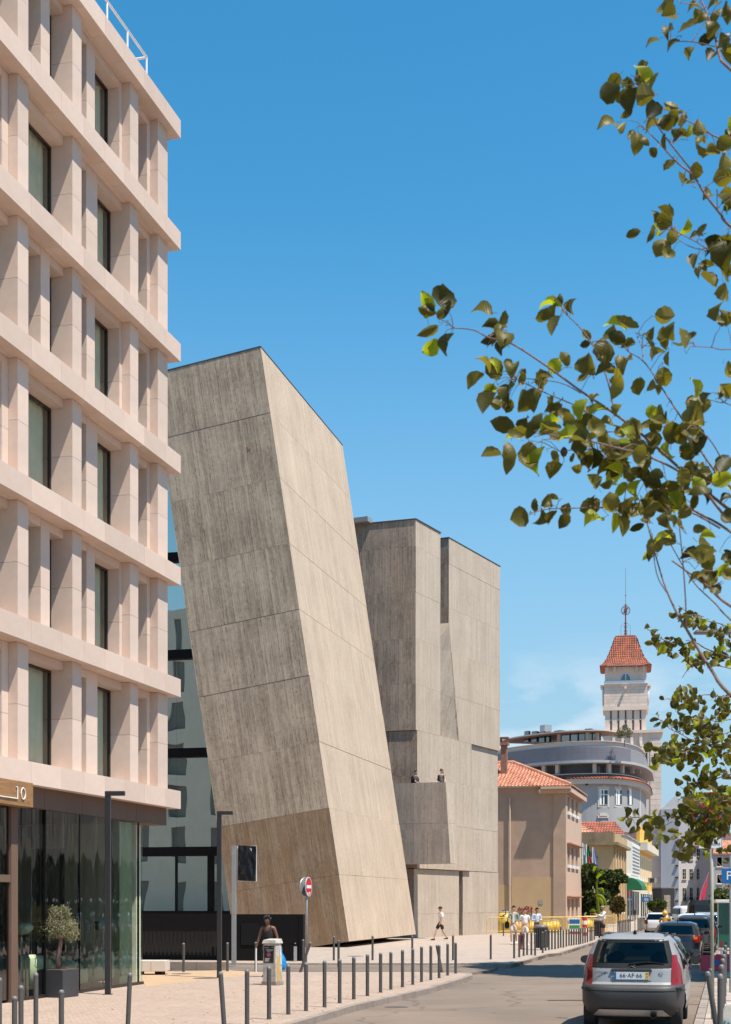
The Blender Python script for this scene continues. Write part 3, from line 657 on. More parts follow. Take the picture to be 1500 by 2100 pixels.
# ---------------------------------------------------------------- museum glass wing and black entrance wall
GW = empty('glass_wing', (-4.0, 68.6, 0), ROTU, 'tall mirror glass curtain wall with black beams behind the leaning tower', 'building')
# local: y runs left, face looks along -x
ybay = [2.25, 3.45, 5.2, 7.3, 9.4, 11.5, 13.6, 15.7, 17.8]
zrow = [1.4, 4.45, 9.15, 13.85, 18.5, 22.9, 25.5]
for i, (a, b) in enumerate(zip(ybay, ybay[1:])):
    for j, (c, d) in enumerate(zip(zrow, zrow[1:])):
        tx = random.uniform(-.004, .004); tz = random.uniform(-.004, .004)
        MB().face([(tx, a, c + .1), (tx + tz, b, c + .1), (tx + tz, b, d - .1), (tx, a, d - .1)]).build('glass_pane', mus_glass, GW)
for z in zrow: box_obj('beam', black_m, GW, -0.22, 0.3, 2.2, 18, z - 0.22, z + 0.22)
for y, w_ in zip(ybay, (0.3, 0.28, 0.05, 0.05, .05, .05, .05, .05, .05)): 
    box_obj('mullion', black_m, GW, -0.12, 0.2, y - w_ / 2, y + w_ / 2, 0, 4.4)
box_obj('rear_wall', black_m, GW, 0.32, 0.5, 2.2, 18, 0, 25.4)
box_obj('return_wall', black_m, GW, -0.1, 0.3, -0.5, 2.1, 0, 4.3)

BW = empty('black_wall', (-2.15, 50.6, 0), R(90 - 8), 'low black metal entrance wall with railing bars before the museum glass', 'wall')
box_obj('wall_panel', black_m, BW, 0.0, 0.35, 0.0, 2.95, -0.1, 1.62, bevel=0.01)
box_obj('door_panel', pm('black_door', (0.006, 0.006, 0.006), 0.3), BW, -0.03, 0.0, 1.55, 2.2, 0.55, 1.32)
box_obj('wall_panel', black_m, BW, -0.02, 0.0, 0.004, 0.16, 0, 1.62)
box_obj('upper_band', black_m, BW, 0.0, 0.3, 2.96, 9.5, 1.02, 1.62)
box_obj('recess_back', pm('black_back', (0.01, 0.009, 0.009), 0.7), BW, 0.62, 0.7, 2.96, 9.5, -0.1, 1.1)
for k in range(42):
    y = 3.15 + k * 0.15
    box_obj('railing_bar', bronze, BW, 0.1, 0.13, y, y + 0.025, 0.18, 1.02)
cb = empty('stone_plinth', G(463, 1991), R(90 - 8), 'low concrete plinth under the black railing beside the tan paving', 'plinth')
for k in range(5):
    box_obj('plinth_block', kerb_m, cb, 0, 0.35, 0.9 * k, 0.9 * k + 0.89, -0.05, 0.25 if k != 2 else 0.22)
stp = empty('steel_post', (P(606, 1971, 50.3).x, 50.3, 0), 0, 'short brushed steel intercom post against the black wall', 'post')
MB().box(-.055, .055, -.05, .05, 0, .52).build('post_body', galv, stp, bevel=.005); MB().box(-.035, .035, -.04, .04, .52, .66).build('reader', black_m, stp, bevel=.005); MB().ball((0, -.05, .62), .02, 6, 5).build('button', galv, stp)
# ---------------------------------------------------------------- bollards
ORD = ['first', 'second', 'third', 'fourth', 'fifth', 'sixth', 'seventh', 'eighth', 'ninth', 'tenth', 'eleventh', 'twelfth', 'thirteenth', 'fourteenth', 'fifteenth', 'sixteenth', 'seventeenth', 'eighteenth', 'nineteenth', 'twentieth', 'twenty-first', 'twenty-second', 'twenty-third', 'twenty-fourth', 'twenty-fifth', 'twenty-sixth', 'twenty-seventh', 'twenty-eighth']
bol0 = empty('bollard', (0, 0, 0))
MB().lathe([(0.047, 0.0), (0.047, 0.012), (0.0385, 0.014), (0.0385, 0.86)], 16).build('shaft', steel_b, bol0, smooth=True)
smooth_by_angle(bol0.children[0].data if bol0.children else bpy.data.meshes[-1], 0.6)
MB().lathe([(0.0385, 0.8605), (0.040, 0.864), (0.040, 0.885), (0.036, 0.90), (0.024, 0.914), (0.004, 0.92)], 16).build('cap', steel_b2, bol0, smooth=True)
bolT = tree_of(bol0); nb = [0]
def bollard(px, base, top, label, lean=(0, 0), group=None, Y=None, z=0.0):
    g = G(px, base, z) if Y is None else Vector(((px - 750) / FPX * Y, Y, z))
    h = CAMZ + (HOR - top) / FPX * g.y - z
    o = bol0 if nb[0] == 0 else copy_tree(bolT); nb[0] += 1
    o.location = g; o.scale = (1, 1, h / 0.92); o.rotation_euler = (R(lean[1]), R(lean[0]), random.uniform(0, 6)) if not any(lean) else (R(lean[1]), R(lean[0]), 0)
    return tag(o, label, 'bollard', group)
row = [(552, 2091, 1982), (591.5, 2081, 1978), (628, 2074, 1974), (666, 2066, 1970), (697, 2058, 1967), (726, 2050, 1962), (754, 2043, 1957), (781, 2036, 1954), (802, 2030, 1952), (826, 2025, 1948), (847, 2020, 1945), (865, 2014.5, 1941), (884, 2010.5, 1939), (901, 2006.5, 1938), (918.5, 2001, 1935), (935, 1997, 1933)]
g1 = 'grey bollards along the kerb of the near pavement'
for i, (a, b, c) in enumerate(row):
    bollard(a, b, c, f'grey bollard in the kerb row beside the road, {ORD[i+1]} upright one from the near end', group=g1)
bollard(507, 2104, 1988, 'grey bollard in the kerb row beside the road, first upright one from the near end', group=g1, Y=24.3)
bollard(461, 2118, 1992, 'leaning grey bollard at the near end of the kerb row, tilted to the left', (-4.0, 0), g1, Y=23.0)
bollard(262, 2112, 1995, 'single grey bollard tilted slightly right before the corner of the shopfront', (2.5, 0), g1, Y=23.6)
for px, top, Y, lb in ((126, 2030, 21.0, 'short dark bollard before the square planter'), (73.6, 1995, 23.5, 'taller grey bollard just left of the square planter'), (43, 2021, 21.2, 'grey bollard with a domed cap, middle of the overlapping pair at the door post'), (30, 2043, 20.0, 'nearest dark bollard, before the domed cap bollard at the door post'), (-1, 2005, 22.6, 'bollard cut by the picture border before the shop door')):
    bollard(px, 0, top, lb, group=g1, Y=Y)
bollard(907, 1994, 1937, 'thin bollard leaning left inside the far end of the kerb row', (-11, 0), g1, Y=42.4)
g2 = 'bollards edging the museum side of the crossing'
for px, b, t, lb in ((376.7, 1994, 1934, 'grey bollard on the tan path before the black railing'), (466.7, 1992.5, 1933, 'grey bollard beside the slim black lamp post by the museum wall'), (525, 1991, 1932, 'grey bollard just left of the woman before the black wall'), (622, 1984, 1927, 'grey bollard at the end of the black wall behind the sign pole'), (685, 1970, 1920, 'left bollard of the close pair before the leaning tower corner'), (694.7, 1983, 1928, 'right bollard of the close pair before the leaning tower corner'), (764.5, 1969.6, 1919, 'lone bollard before the lit underside of the leaning tower'), (846, 1969, 1919, 'lone bollard before the right foot of the leaning tower'), (929.6, 1969.6, 1918, 'dark bollard just right of the walking man in white shirt'), (1007, 1968, 1917, 'dark bollard standing alone in the tree shadow'), (1033, 1920, 1892, 'small bollard at the foot of the concrete block by the yellow bags')):
    bollard(px, b, t, lb, group=g2)
bollard(616, 1992, 1928.5, 'grey bollard bent far over to the right beside the no entry sign', (19, 0), g2, Y=42.6)
r3 = [(1055, 1966, 1915), (1065.4, 1963.6, 1916), (1074.5, 1961, 1913), (1081.6, 1959, 1912), (1090.4, 1959, 1912), (1098, 1960, 1914), (1113.6, 1955, 1911), (1119.6, 1950, 1908), (1126.4, 1948.6, 1906), (1132.6, 1947.6, 1905.6), (1139, 1947, 1905.6), (1145.4, 1945.6, 1905.6), (1150.6, 1944, 1900), (1156, 1944, 1906), (1162, 1942, 1905), (1167.6, 1940, 1905), (1172.6, 1940, 1905), (1177.6, 1939, 1904), (1182.6, 1938, 1904), (1187.6, 1937.6, 1903), (1191.4, 1936.5, 1903), (1196, 1935.6, 1902), (1200.6, 1934, 1902), (1205.4, 1933, 1902), (1211, 1931, 1901), (1214.6, 1930, 1900), (1219.4, 1928, 1899)]
for i, (a, b, c) in enumerate(r3):
    bollard(a, b, c, f'slim dark bollard, {ORD[i]} from the kerb corner in the dense row', group='dense row of bollards on the far pavement')
k = 0
for px0, px1, b0, b1, n in ((1268, 1293, 1918, 1911, 9), (1309, 1327, 1908, 1904, 8)):
    for i in range(n):
        f = i / (n - 1); base = b0 + (b1 - b0) * f
        bollard(px0 + (px1 - px0) * f, base, base - 2.0 * (base - 1850) * .22, f'tiny bollard in the row under the {"green awning" if px0 < 1300 else "yellow house"}, {ORD[i]} from the near end', group='distant rows of bollards')
for i, (px, t, Y) in enumerate(((1478, 1997, 19.5), (1480.5, 1978, 22.5), (1483, 1966, 25.5), (1485.5, 1957, 28.6), (1487, 1948, 32), (1488.5, 1938, 37), (1489.5, 1931, 43))):
    bollard(px, 0, t, f'thick dark bollard on the right pavement, {ORD[i]} in the line running away', group='bollards on the right pavement', Y=Y)
bollard(1476.5, 0, 1990, 'thick dark bollard on the right pavement leaning left before the line', (-9, 0), 'bollards on the right pavement', Y=20.6)

# ---------------------------------------------------------------- lamp posts
def lamp_post(px, base, top, arm_px, label):
    g = G(px, base); s = g.y / FPX; h = CAMZ + (HOR - top) * s
    t = empty('lamp_post', g, R(-3), label, 'lamp post', 'black right-angled lamp posts')
    w = 0.06
    box_obj('pole', lamp_m, t, -w, w, -w, w, 0, h - 0.10, bevel=.006)
    box_obj('lamp_arm', lamp_m, t, -w, (arm_px) * s, -w, w, h - 0.098, h, bevel=.006)
    box_obj('light_panel', white_p, t, arm_px * s - .34, arm_px * s - .04, -.035, .035, h - 0.106, h - 0.0985)
    MB().box(-.1, .1, -.1, .1, 0, .012).build('base_plate', lamp_m, t)
lamp_post(221.5, 2040, 1623, 35, 'black right-angled lamp post before the glass shopfront')
lamp_post(450, 2006, 1664, 28, 'slimmer looking black lamp post before the black museum wall')
# ---------------------------------------------------------------- signs
red = pm('sign_red', (0.55, 0.02, 0.03), 0.4, 0.05); blue = pm('sign_blue', (0.01, 0.13, 0.35), 0.4, 0.05); signw = pm('sign_face_white', (0.78, 0.78, 0.78), 0.4, 0.04)
tblk = pm('print_black', (0.02, 0.02, 0.02), 0.5)
def disc(m, r0, r1, y, n=32, z=0.0, x=0.0):
    for i in range(n):
        a, b = 2*math.pi*i/n, 2*math.pi*(i+1)/n
        if r0 <= 0: m.face([(x, y, z), (x + r1*math.cos(a), y, z + r1*math.sin(a)), (x + r1*math.cos(b), y, z + r1*math.sin(b))])
        else: m.face([(x + r0*math.cos(a), y, z + r0*math.sin(a)), (x + r1*math.cos(a), y, z + r1*math.sin(a)), (x + r1*math.cos(b), y, z + r1*math.sin(b)), (x + r0*math.cos(b), y, z + r0*math.sin(b))])
g = G(630, 1983)
ne = empty('no_entry_sign', g, R(73), 'round red no entry sign on a grey pole before the leaning tower', 'traffic sign')
hz = CAMZ + (HOR - 1819) / FPX * g.y
MB().tube([(0, 0.03, 0), (0, 0.01, 1.6), (0, 0, hz + 0.3)], 0.03, 10).build('pole', galv, ne, smooth=True)
m = MB(); m.M = Matrix.Translation((0, -0.045, hz)) @ Matrix.Rotation(R(90), 4, 'X'); m.lathe([(0.31, -0.012), (0.32, 0.0), (0.31, 0.012)], 36); m.build('sign_plate', galv, ne)
m = MB(); disc(m, 0, 0.30, -0.062, z=hz); dsc = m.build('sign_face', red, ne)
m = MB(); disc(m, 0.285, 0.303, -0.063, z=hz); m.build('sign_rim', signw, dsc)
MB().box(-.22, .22, -.067, -.064, hz - .05, hz + .05).build('white_bar', signw, dsc)
m = MB(); m.face([(-.16, -.0665, hz - .26), (-.05, -.0665, hz - .27), (-.06, -.0665, hz - .19), (-.15, -.0665, hz - .17)]); m.face([(.02, -.0665, hz - .25), (.12, -.0665, hz - .22), (.1, -.0665, hz - .15), (.03, -.0665, hz - .17)]); m.build('sticker', signw, dsc)
m = MB(); m.M = Matrix.Rotation(R(-14), 4, 'Z') @ Matrix.Translation((0, 0.075, hz)) @ Matrix.Rotation(R(90), 4, 'X'); m.lathe([(0.29, -0.012), (0.30, 0.0), (0.29, 0.012)], 36); m.build('second_sign_back', galv, ne)
# steel mast with wrapped black board
g = G(480, 1980)
ms = empty('steel_mast', g, R(-6), 'square steel mast holding a board wrapped in black plastic', 'mast')
h = CAMZ + (HOR - 1735) / FPX * g.y
box_obj('mast_tube', galv, ms, -0.07, 0.07, -0.07, 0.07, 0, h, bevel=.008)
zb0, zb1 = CAMZ + (HOR - 1807) / FPX * g.y, CAMZ + (HOR - 1735) / FPX * g.y
plastic = pm('black_plastic', (0.012, 0.012, 0.013), 0.12, 0.2, 3, 1.0, bscale=5, stretch=(1, 1, .5))
m = MB(); N = 14; ids = []
for i in range(N + 1):
    for j in range(N + 1):
        u, v = i / N, j / N; e = min(u, 1-u, v, 1-v)
        ids.append(m.vt((0.13 + 0.60 * u + 0.02*v, -0.04 - (0.04 * noise.noise(Vector((u*4 + v*3, v * 5, 1))) if e > 0 else 0) - 0.02, zb0 + (zb1 - zb0) * v - 0.03*(u-.5))))
for i in range(N):
    for j in range(N): m.idx((ids[i*(N+1)+j], ids[(i+1)*(N+1)+j], ids[(i+1)*(N+1)+j+1], ids[i*(N+1)+j+1]))
m.build('black_wrap', plastic, ms, smooth=True)
MB().box(0.12, 0.75, -0.035, 0.0, zb0 - .02, zb1 - .0).build('board', signw, ms)
for z in (zb0 + .25, zb1 - .15): box_obj('bracket', galv, ms, 0.1, 0.2, -0.03, 0.03, z, z + .06)
# right hand loading-zone sign pole
Yp = 25.5
sp = empty('parking_sign_post', ((1459 - 750) / FPX * Yp, Yp, 0), R(-14), 'tall pale pole with a round no parking sign and plate half hidden by leaves', 'traffic sign')
zs_ = lambda y: CAMZ + (HOR - y) / FPX * Yp
MB().tube([(0.03, 0, 0), (0.0, 0, zs_(1620))], 0.031, 12).build('pole', pm('pale_green_pole', (0.33, 0.33, 0.26), 0.5, .15), sp, smooth=True)
for y in (1845, 1990): MB().lathe([(0.036, zs_(y)), (0.036, zs_(y) + .03)], 12).build('pole_band', galv, sp)
RS = 0.36; zc = zs_(1667)
m = MB(); m.M = Matrix.Translation((0.02, -0.05, zc)) @ Matrix.Rotation(R(90), 4, 'X'); m.lathe([(RS, -0.012), (RS + .01, 0.0), (RS, 0.012)], 36); m.build('sign_plate', galv, sp)
m = MB(); disc(m, 0, RS * .8, -0.066, z=zc, x=.02); fc = m.build('sign_face', blue, sp)
m = MB(); disc(m, RS * .79, RS, -0.068, z=zc, x=.02); m.build('red_ring', red, fc)
m = MB()
for a in (R(45), R(-45)):
    c, s_ = math.cos(a), math.sin(a); w = .05; L = RS * .85
    m.face([(.02 + L*c - w*s_, -.070 - .001*(a > 0), zc + L*s_ + w*c), (.02 - L*c - w*s_, -.070 - .001*(a > 0), zc - L*s_ + w*c), (.02 - L*c + w*s_, -.070 - .001*(a > 0), zc - L*s_ - w*c), (.02 + L*c + w*s_, -.070 - .001*(a > 0), zc + L*s_ - w*c)])
m.build('red_cross', red, fc)
z0, z1 = zs_(1741), zs_(1711)
pl = box_obj('text_plate', signw, sp, -.21, .19, -.06, -.045, z0, z1)
m = MB()
for a in ((-.205, .185, z0 + .004, z0 + .008), (-.205, .185, z1 - .008, z1 - .004)): m.box(a[0], a[1], -.0625, -.0605, a[2], a[3])
m.box(-.205, -.201, -.0625, -.0605, z0 + .008, z1 - .008).box(.181, .185, -.0625, -.0605, z0 + .008, z1 - .008); m.build('plate_border', tblk, pl)
for i, s_ in enumerate(('CARGAS E', 'DESCARGAS')): text(s_, 0.062, tblk, pl, (-.01, -.063, z1 - .09 - i * .085), (R(90), 0, 0), .001)
# blue P sign
Yq = 33
pq = empty('parking_sign', ((1499 - 750) / FPX * Yq, Yq, 0), R(-12), 'blue parking sign with a white letter P on a thin pole', 'traffic sign')
MB().tube([(0, 0, 0), (0, 0, 3.1)], 0.028, 8).build('pole', galv, pq)
zc = CAMZ + (HOR - 1797) / FPX * Yq
pp = box_obj('sign_plate', blue, pq, -.2, .2, -.05, -.035, zc - .17, zc + .17, bevel=.004); text('P', 0.28, signw, pp, (-.03, -.053, zc), (R(90), 0, 0), .001)

# ---------------------------------------------------------------- bench, planters, cabinet
bn = empty('stone_bench', G(314, 1999), R(-3), 'pale stone block bench on small dark feet beside the shopfront corner', 'bench')
box_obj('seat_block', pm('bench_stone', (0.62, 0.53, 0.45), .7, .05), bn, -.72, -.0, -.35, .35, .1, .40, bevel=.012)
box_obj('seat_block', MATS['bench_stone'], bn, .005, .42, -.35, .35, .1, .40, bevel=.012)
for x in (-.5, .1): box_obj('foot', black_m, bn, x, x + .2, -.25, .25, 0, .1)
random.seed(5)
plant_pot = pm('anthracite_planter', (0.045, 0.046, 0.05), .5, .1, 3)
def foliage(name, blobs, n, size, mat, parent, seed=1, aspect=2.2, droop=0.0, inner=0.35):
    rnd = random.Random(seed); m = MB(); tot = sum(b[3] for b in blobs)
    for c0, c1, c2, r, *sq in blobs:
        sz = sq[0] if sq else 1.0
        for _ in range(int(n * r / tot)):
            while True:
                p = Vector((rnd.uniform(-1, 1), rnd.uniform(-1, 1), rnd.uniform(-1, 1)))
                L = p.length
                if L < 1 and L > inner * rnd.random(): break
            k = 1 + 0.25 * noise.noise(p * 2.3 + Vector((c0, c1, c2)))
            q = Vector((c0, c1, c2)) + Vector((p.x * r, p.y * r, p.z * r * sz)) * k
            d = Vector((rnd.gauss(0, 1), rnd.gauss(0, 1), rnd.gauss(0, 1) - droop)).normalized()
            e = d.cross(Vector((rnd.gauss(0, 1), rnd.gauss(0, 1), rnd.gauss(0, 1)))).normalized()
            s1 = size * rnd.uniform(.6, 1.3); w = s1 / aspect
            m.face([q - d * s1 * .5, q + e * w * .5 - d * s1 * .05, q + d * s1 * .5, q - e * w * .5 - d * s1 * .05])
    return m.build(name, mat, parent)
def olive(loc, rz, label, sc=1.0, box=True):
    t = empty('potted_olive_tree', loc, rz, label, 'potted tree', 'potted olive trees at the shopfront')
    if box:
        m = MB(); w = .31; m.box(-w, w, -w, w, 0, .585); pt = m.build('planter', plant_pot, t, bevel=.008)
        box_obj('soil', dark_bark, t, -w + .03, w - .03, -w + .03, w - .03, .585, .60)
    m = MB(); m.tube([(0, 0, .58), (-.02, .0, .8), (.02, 0, 1.0), (.05, .01, 1.2), (.04, 0, 1.35)], [.055, .045, .05, .042, .03], 9)
    for a in range(7):
        an = a * .9; m.tube([(.04, 0, 1.2 + .03 * a), (.04 + .18 * math.cos(an), .18 * math.sin(an), 1.42 + .03*a), (.04 + .32 * math.cos(an), .32 * math.sin(an), 1.55 + .05 * a)], [.022, .014, .006], 6)
    m.build('trunk', bark_m, t, smooth=True)
    bl = [(.0, 0, 1.55, .36, .9), (-.2, .05, 1.45, .25, .9), (.25, -.05, 1.47, .27, .8), (.03, .0, 1.75, .26, .9), (-.05, -.2, 1.5, .24), (.1, .22, 1.5, .24), (.3, .05, 1.33, .17), (-.3, 0, 1.3, .16), (-.12, .0, 1.86, .13), (.15, .0, 1.87, .12)]
    foliage('crown', bl, 5200, .055, olive_leaf, t, 3, 3.6)
    return t
g = G(113, 2047)
olive(Vector((g.x, g.y + .35, 0)), R(-22), 'small olive tree with a gnarled trunk in a square dark planter')
g = G(-5, 2052)
o_ = olive(Vector((g.x - .15, g.y + .3, 0)), R(-22), 'olive tree in a dark planter half outside the picture at the shop door')
o_.scale = (.9, .9, .92)

cab_w = pm('cabinet_concrete', (0.50, 0.45, 0.39), .8, .25, 7, tint=(0.36, 0.33, .30))
g = G(552, 2021)
cb = empty('utility_cabinet', g, R(-27), 'weathered cream utility cabinet covered with posters, in front of the woman', 'cabinet')
s = g.y / FPX
m = MB(); m.hexa([(-.19, 0, 0), (.19, 0, 0), (.19, .33, 0), (-.19, .33, 0)], [(-.17, .02, 1.02), (.17, .02, 1.02), (.17, .31, 1.02), (-.17, .31, 1.02)]); m.build('cabinet_body', cab_w, cb, bevel=.008)
m = MB(); m.hexa([(-.2, -.02, 1.021), (.2, -.02, 1.021), (.2, .35, 1.021), (-.2, .35, 1.021)], [(-.17, .0, 1.11), (.17, .0, 1.11), (.17, .33, 1.14), (-.17, .33, 1.14)]); m.build('cabinet_lid', cab_w, cb, bevel=.008)
MB().box(-.21, .21, -.025, .36, 0, .09).build('cabinet_base', kerb_m, cb, bevel=.01)
def onface(x, z, off=.004): return (x, 0.02 * z / 1.02 - off, z)
m = MB(); m.face([onface(-.15, .55), onface(.13, .55), onface(.13, .97), onface(-.15, .97)]); po = m.build('poster', tblk, cb)
pur = pm('poster_purple', (0.17, 0.06, 0.35), .5, .3, 20, tint=(0.45, .12, .08))
m = MB(); [m.face([onface(-.01, .76, .006)] + [onface(-.01 + .06*math.cos(2*math.pi*q/20), .76 + .06*math.sin(2*math.pi*q/20), .006) for q in (i, i + 1)]) for i in range(20)]; m.build('poster_circle', pur, po)
m = MB()
for z, x0, x1 in ((.92, -.13, -.02), (.93, .07, .12), (.875, -.1, .09), (.85, -.08, .1), (.83, -.06, .05), (.655, -.12, .02), (.64, -.12, -.01), (.625, -.12, .01), (.61, -.12, -.03), (.595, -.12, 0), (.58, -.12, -.02)):
    xx = x0
    while xx < x1: m.face([onface(xx, z, .006), onface(xx + .012, z, .006), onface(xx + .012, z + .009, .006), onface(xx, z + .009, .006)]); xx += .017
m.build('poster_print', signw, po, kind='stuff')
m = MB(); m.face([(.192, .08, .1), (.192, .2, .1), (.18, .2, .72), (.18, .08, .72)]); m.build('yellow_poster', pm('poster_yellow', (.55, .33, .06), .6, .2), cb)
m = MB(); m.face([(.190, .22, .5), (.190, .3, .5), (.178, .3, .9), (.178, .22, .9)]); m.build('torn_poster', pm('poster_paper', (.5, .5, .48), .8, .3, 12), cb)

# ---------------------------------------------------------------- trees seen in front of the far street
def blob_tree(name, loc, blobs, n, size, mat, label, trunk=0.12, seed=1, cat='tree', aspect=1.6, group=None):
    t = empty(name, loc, 0, label, cat, group)
    top = max(b[2] for b in blobs)
    m = MB(); m.tube([(0, 0, 0), (.05, 0, top * .4), (0, 0, top * .8)], [trunk, trunk * .8, trunk * .35], 8)
    for b in blobs[:8]: m.tube([(0, 0, top * .35), (b[0] * .6, b[1] * .6, (b[2] + top * .35) / 2), (b[0], b[1], b[2])], [trunk * .5, trunk * .35, trunk * .12], 6)
    m.build('trunk', dark_bark, t, smooth=True)
    foliage('crown', blobs, n, size, mat, t, seed, aspect)
    return t
dark_leaf = leafmat('evergreen_leaf', (0.022, 0.035, 0.012), (0.10, 0.125, 0.04), .2)
bright_leaf = leafmat('banana_leaf', (0.11, 0.16, 0.015), (0.20, 0.26, 0.03), .4)
def pxblobs(Y, lst, base):
    out = []
    for px, py, r in lst:
        p = P(px, py, Y); out.append((p.x - base.x, random.uniform(-.8, .8), p.z, r * Y / FPX, 1.0))
    return out
Yt = 116.0; base = P(1226, 1905, Yt); base.z = 0
lst = [(1205, 1800, 18), (1200, 1830, 19), (1215, 1850, 18), (1200, 1865, 15), (1228, 1800, 18), (1240, 1815, 18), (1232, 1840, 16), (1250, 1800, 16), (1262, 1805, 14), (1270, 1795, 11), (1258, 1825, 14), (1190, 1790, 14), (1212, 1785, 14), (1278, 1803, 8), (1245, 1845, 11), (1200, 1885, 12), (1222, 1870, 12)]
blob_tree('garden_tree', base, pxblobs(Yt, lst, base), 15000, .36, dark_leaf, 'dense dark evergreen tree growing beside the beige building')
base = P(1268, 1905, 124.0); base.z = 0
blob_tree('ivy_shrub', base, pxblobs(124, [(1268, 1850, 12), (1262, 1862, 12), (1275, 1862, 11), (1258, 1845, 9)], base), 3000, .25, leafmat('rusty_leaf', (0.08, .06, .02), (.16, .11, .04), .2), 'brownish green shrub between the evergreen tree and the ochre house', .06, 4, 'shrub')
bt = empty('banana_plant', (P(1232, 1905, 112).x, 112, 0), 0, 'banana plant with large bright leaves poking out of the evergreen tree', 'plant')
for i, (x0, y0, x1, y1, w) in enumerate(((1222, 1835, 1246, 1858, 9), (1225, 1840, 1240, 1866, 7), (1224, 1800, 1243, 1790, 8), (1218, 1786, 1224, 1776, 6), (1230, 1811, 1246, 1812, 5), (1210, 1868, 1224, 1875, 6), (1228, 1822, 1240, 1835, 7))):
    a = P(x0, y0, 111.5 - i * .15) - bt.location; b = P(x1, y1, 111 - i * .2) - bt.location; d = b - a; n_ = Vector((-d.z, 0, d.x)).normalized() * w * 112 / FPX * .5
    m = MB(); N = 6; L = []; Rr = []; Mi = []
    for q in range(N + 1):
        f = q / N; c = a + d * f + Vector((0, -.25 * math.sin(f * math.pi), .22 * d.length * math.sin(f * math.pi))); ww = math.sin(math.pi * min(1, .12 + f * .88)) ** .6
        Mi.append(m.vt(c)); L.append(m.vt(c + n_ * ww + Vector((0, .12, -.05)))); Rr.append(m.vt(c - n_ * ww + Vector((0, .12, -.05))))
    for q in range(N): m.idx((L[q], L[q+1], Mi[q+1], Mi[q])); m.idx((Mi[q], Mi[q+1], Rr[q+1], Rr[q]))
    m.build('leaf', bright_leaf, bt)
MB().tube([(0, 0, 0), (-.2, 0, 1.8), (-.3, 0, 3.6)], [.16, .13, .07], 8).build('stem', bright_leaf, bt)
# tall plane tree outside the frame on the right pavement: it throws the shade on the crossing
blob_tree('street_tree', (17.2, 38.5, 0), [(-2.5, 2, 24, 2.8, .7), (-1, -1.5, 26, 3.0, .7), (1.2, 1, 24.5, 3.2, .7), (0, 0, 21.5, 2.6, .7), (3, -1, 23.5, 2.6, .7), (-3.6, -.5, 22.5, 1.8, .6), (2, 3, 22, 2.4, .6), (.5, -3.2, 22.8, 2.2, .6)], 9000, .8, dark_leaf, 'tall street tree beyond the right border whose crown shades the crossing', .35, 8)
# ---------------------------------------------------------------- buildings along the street
def frame(px, Y, rot=ROTU, z=0): return Vector(((px - 750) / FPX * Y, Y, z)), rot
dark_glass = glass('dark_window', (0.1, 0.1, 0.1), 1.6, trans=0.0, back=(0.02, 0.025, 0.03))
tile_m = pm('clay_tiles', (0.50, 0.21, 0.125), .85, .3, 5, .3, tint=(0.60, .30, .19), bscale=20)
tile_d = pm('old_clay_tiles', (0.40, 0.115, 0.065), .85, .35, 3, .3, tint=(0.25, .09, .055), bscale=20)
def tiled(p0, p1, p2, p3, pitch, row, mat, parent, name='roof_tiles', seg=4, amp=None):
    """barrel tiles: p0-p1 eave, p3-p2 ridge; joined, far too many to count"""
    p0, p1, p2, p3 = map(Vector, (p0, p1, p2, p3)); nrm = (p1 - p0).cross(p3 - p0).normalized()
    if nrm.z < 0: nrm = -nrm
    amp = amp or pitch * .28
    L = (p1 - p0).length; ncol = max(2, int(L / pitch)); nrow = max(2, int((p3 - p0).length / row)); m = MB()
    e = (p1 - p0) / L; up = (p3 - p0) - e * ((p3 - p0).dot(e)); H = up.length; up.normalize()
    a0, a1 = (p3 - p0).dot(e), (p2 - p0).dot(e)
    for r_ in range(nrow):
        t0, t1 = r_ / nrow, (r_ + 1) / nrow; lo0, hi0 = a0 * t0, L + (a1 - L) * t0; lo1, hi1 = a0 * t1, L + (a1 - L) * t1
        prev = None
        for k in range(ncol * seg + 1):
            s_ = k * L / (ncol * seg)
            if s_ < min(lo0, lo1) - 1e-6 or s_ > max(hi0, hi1) + 1e-6: prev = None; continue
            b0 = min(max(s_, lo0), hi0); b1 = min(max(s_, lo1), hi1)
            c = amp * abs(math.sin(math.pi * k / seg)) * (1 + .15 * math.sin(k * 12.9 + r_ * 7.3))
            a = m.vt(p0 + e * b0 + up * (H * t0) + nrm * (c + row * .10)); b = m.vt(p0 + e * b1 + up * (H * t1) + nrm * (c * .85))
            d = m.vt(p0 + e * b0 + up * (H * t0) + nrm * (c * .6 - .02))
            if prev: m.idx((prev[0], a, b, prev[1])); m.idx((prev[2], d, a, prev[0]))
            prev = (a, b, d)
    o = m.build(name, mat, parent); o['kind'] = 'stuff'; return o
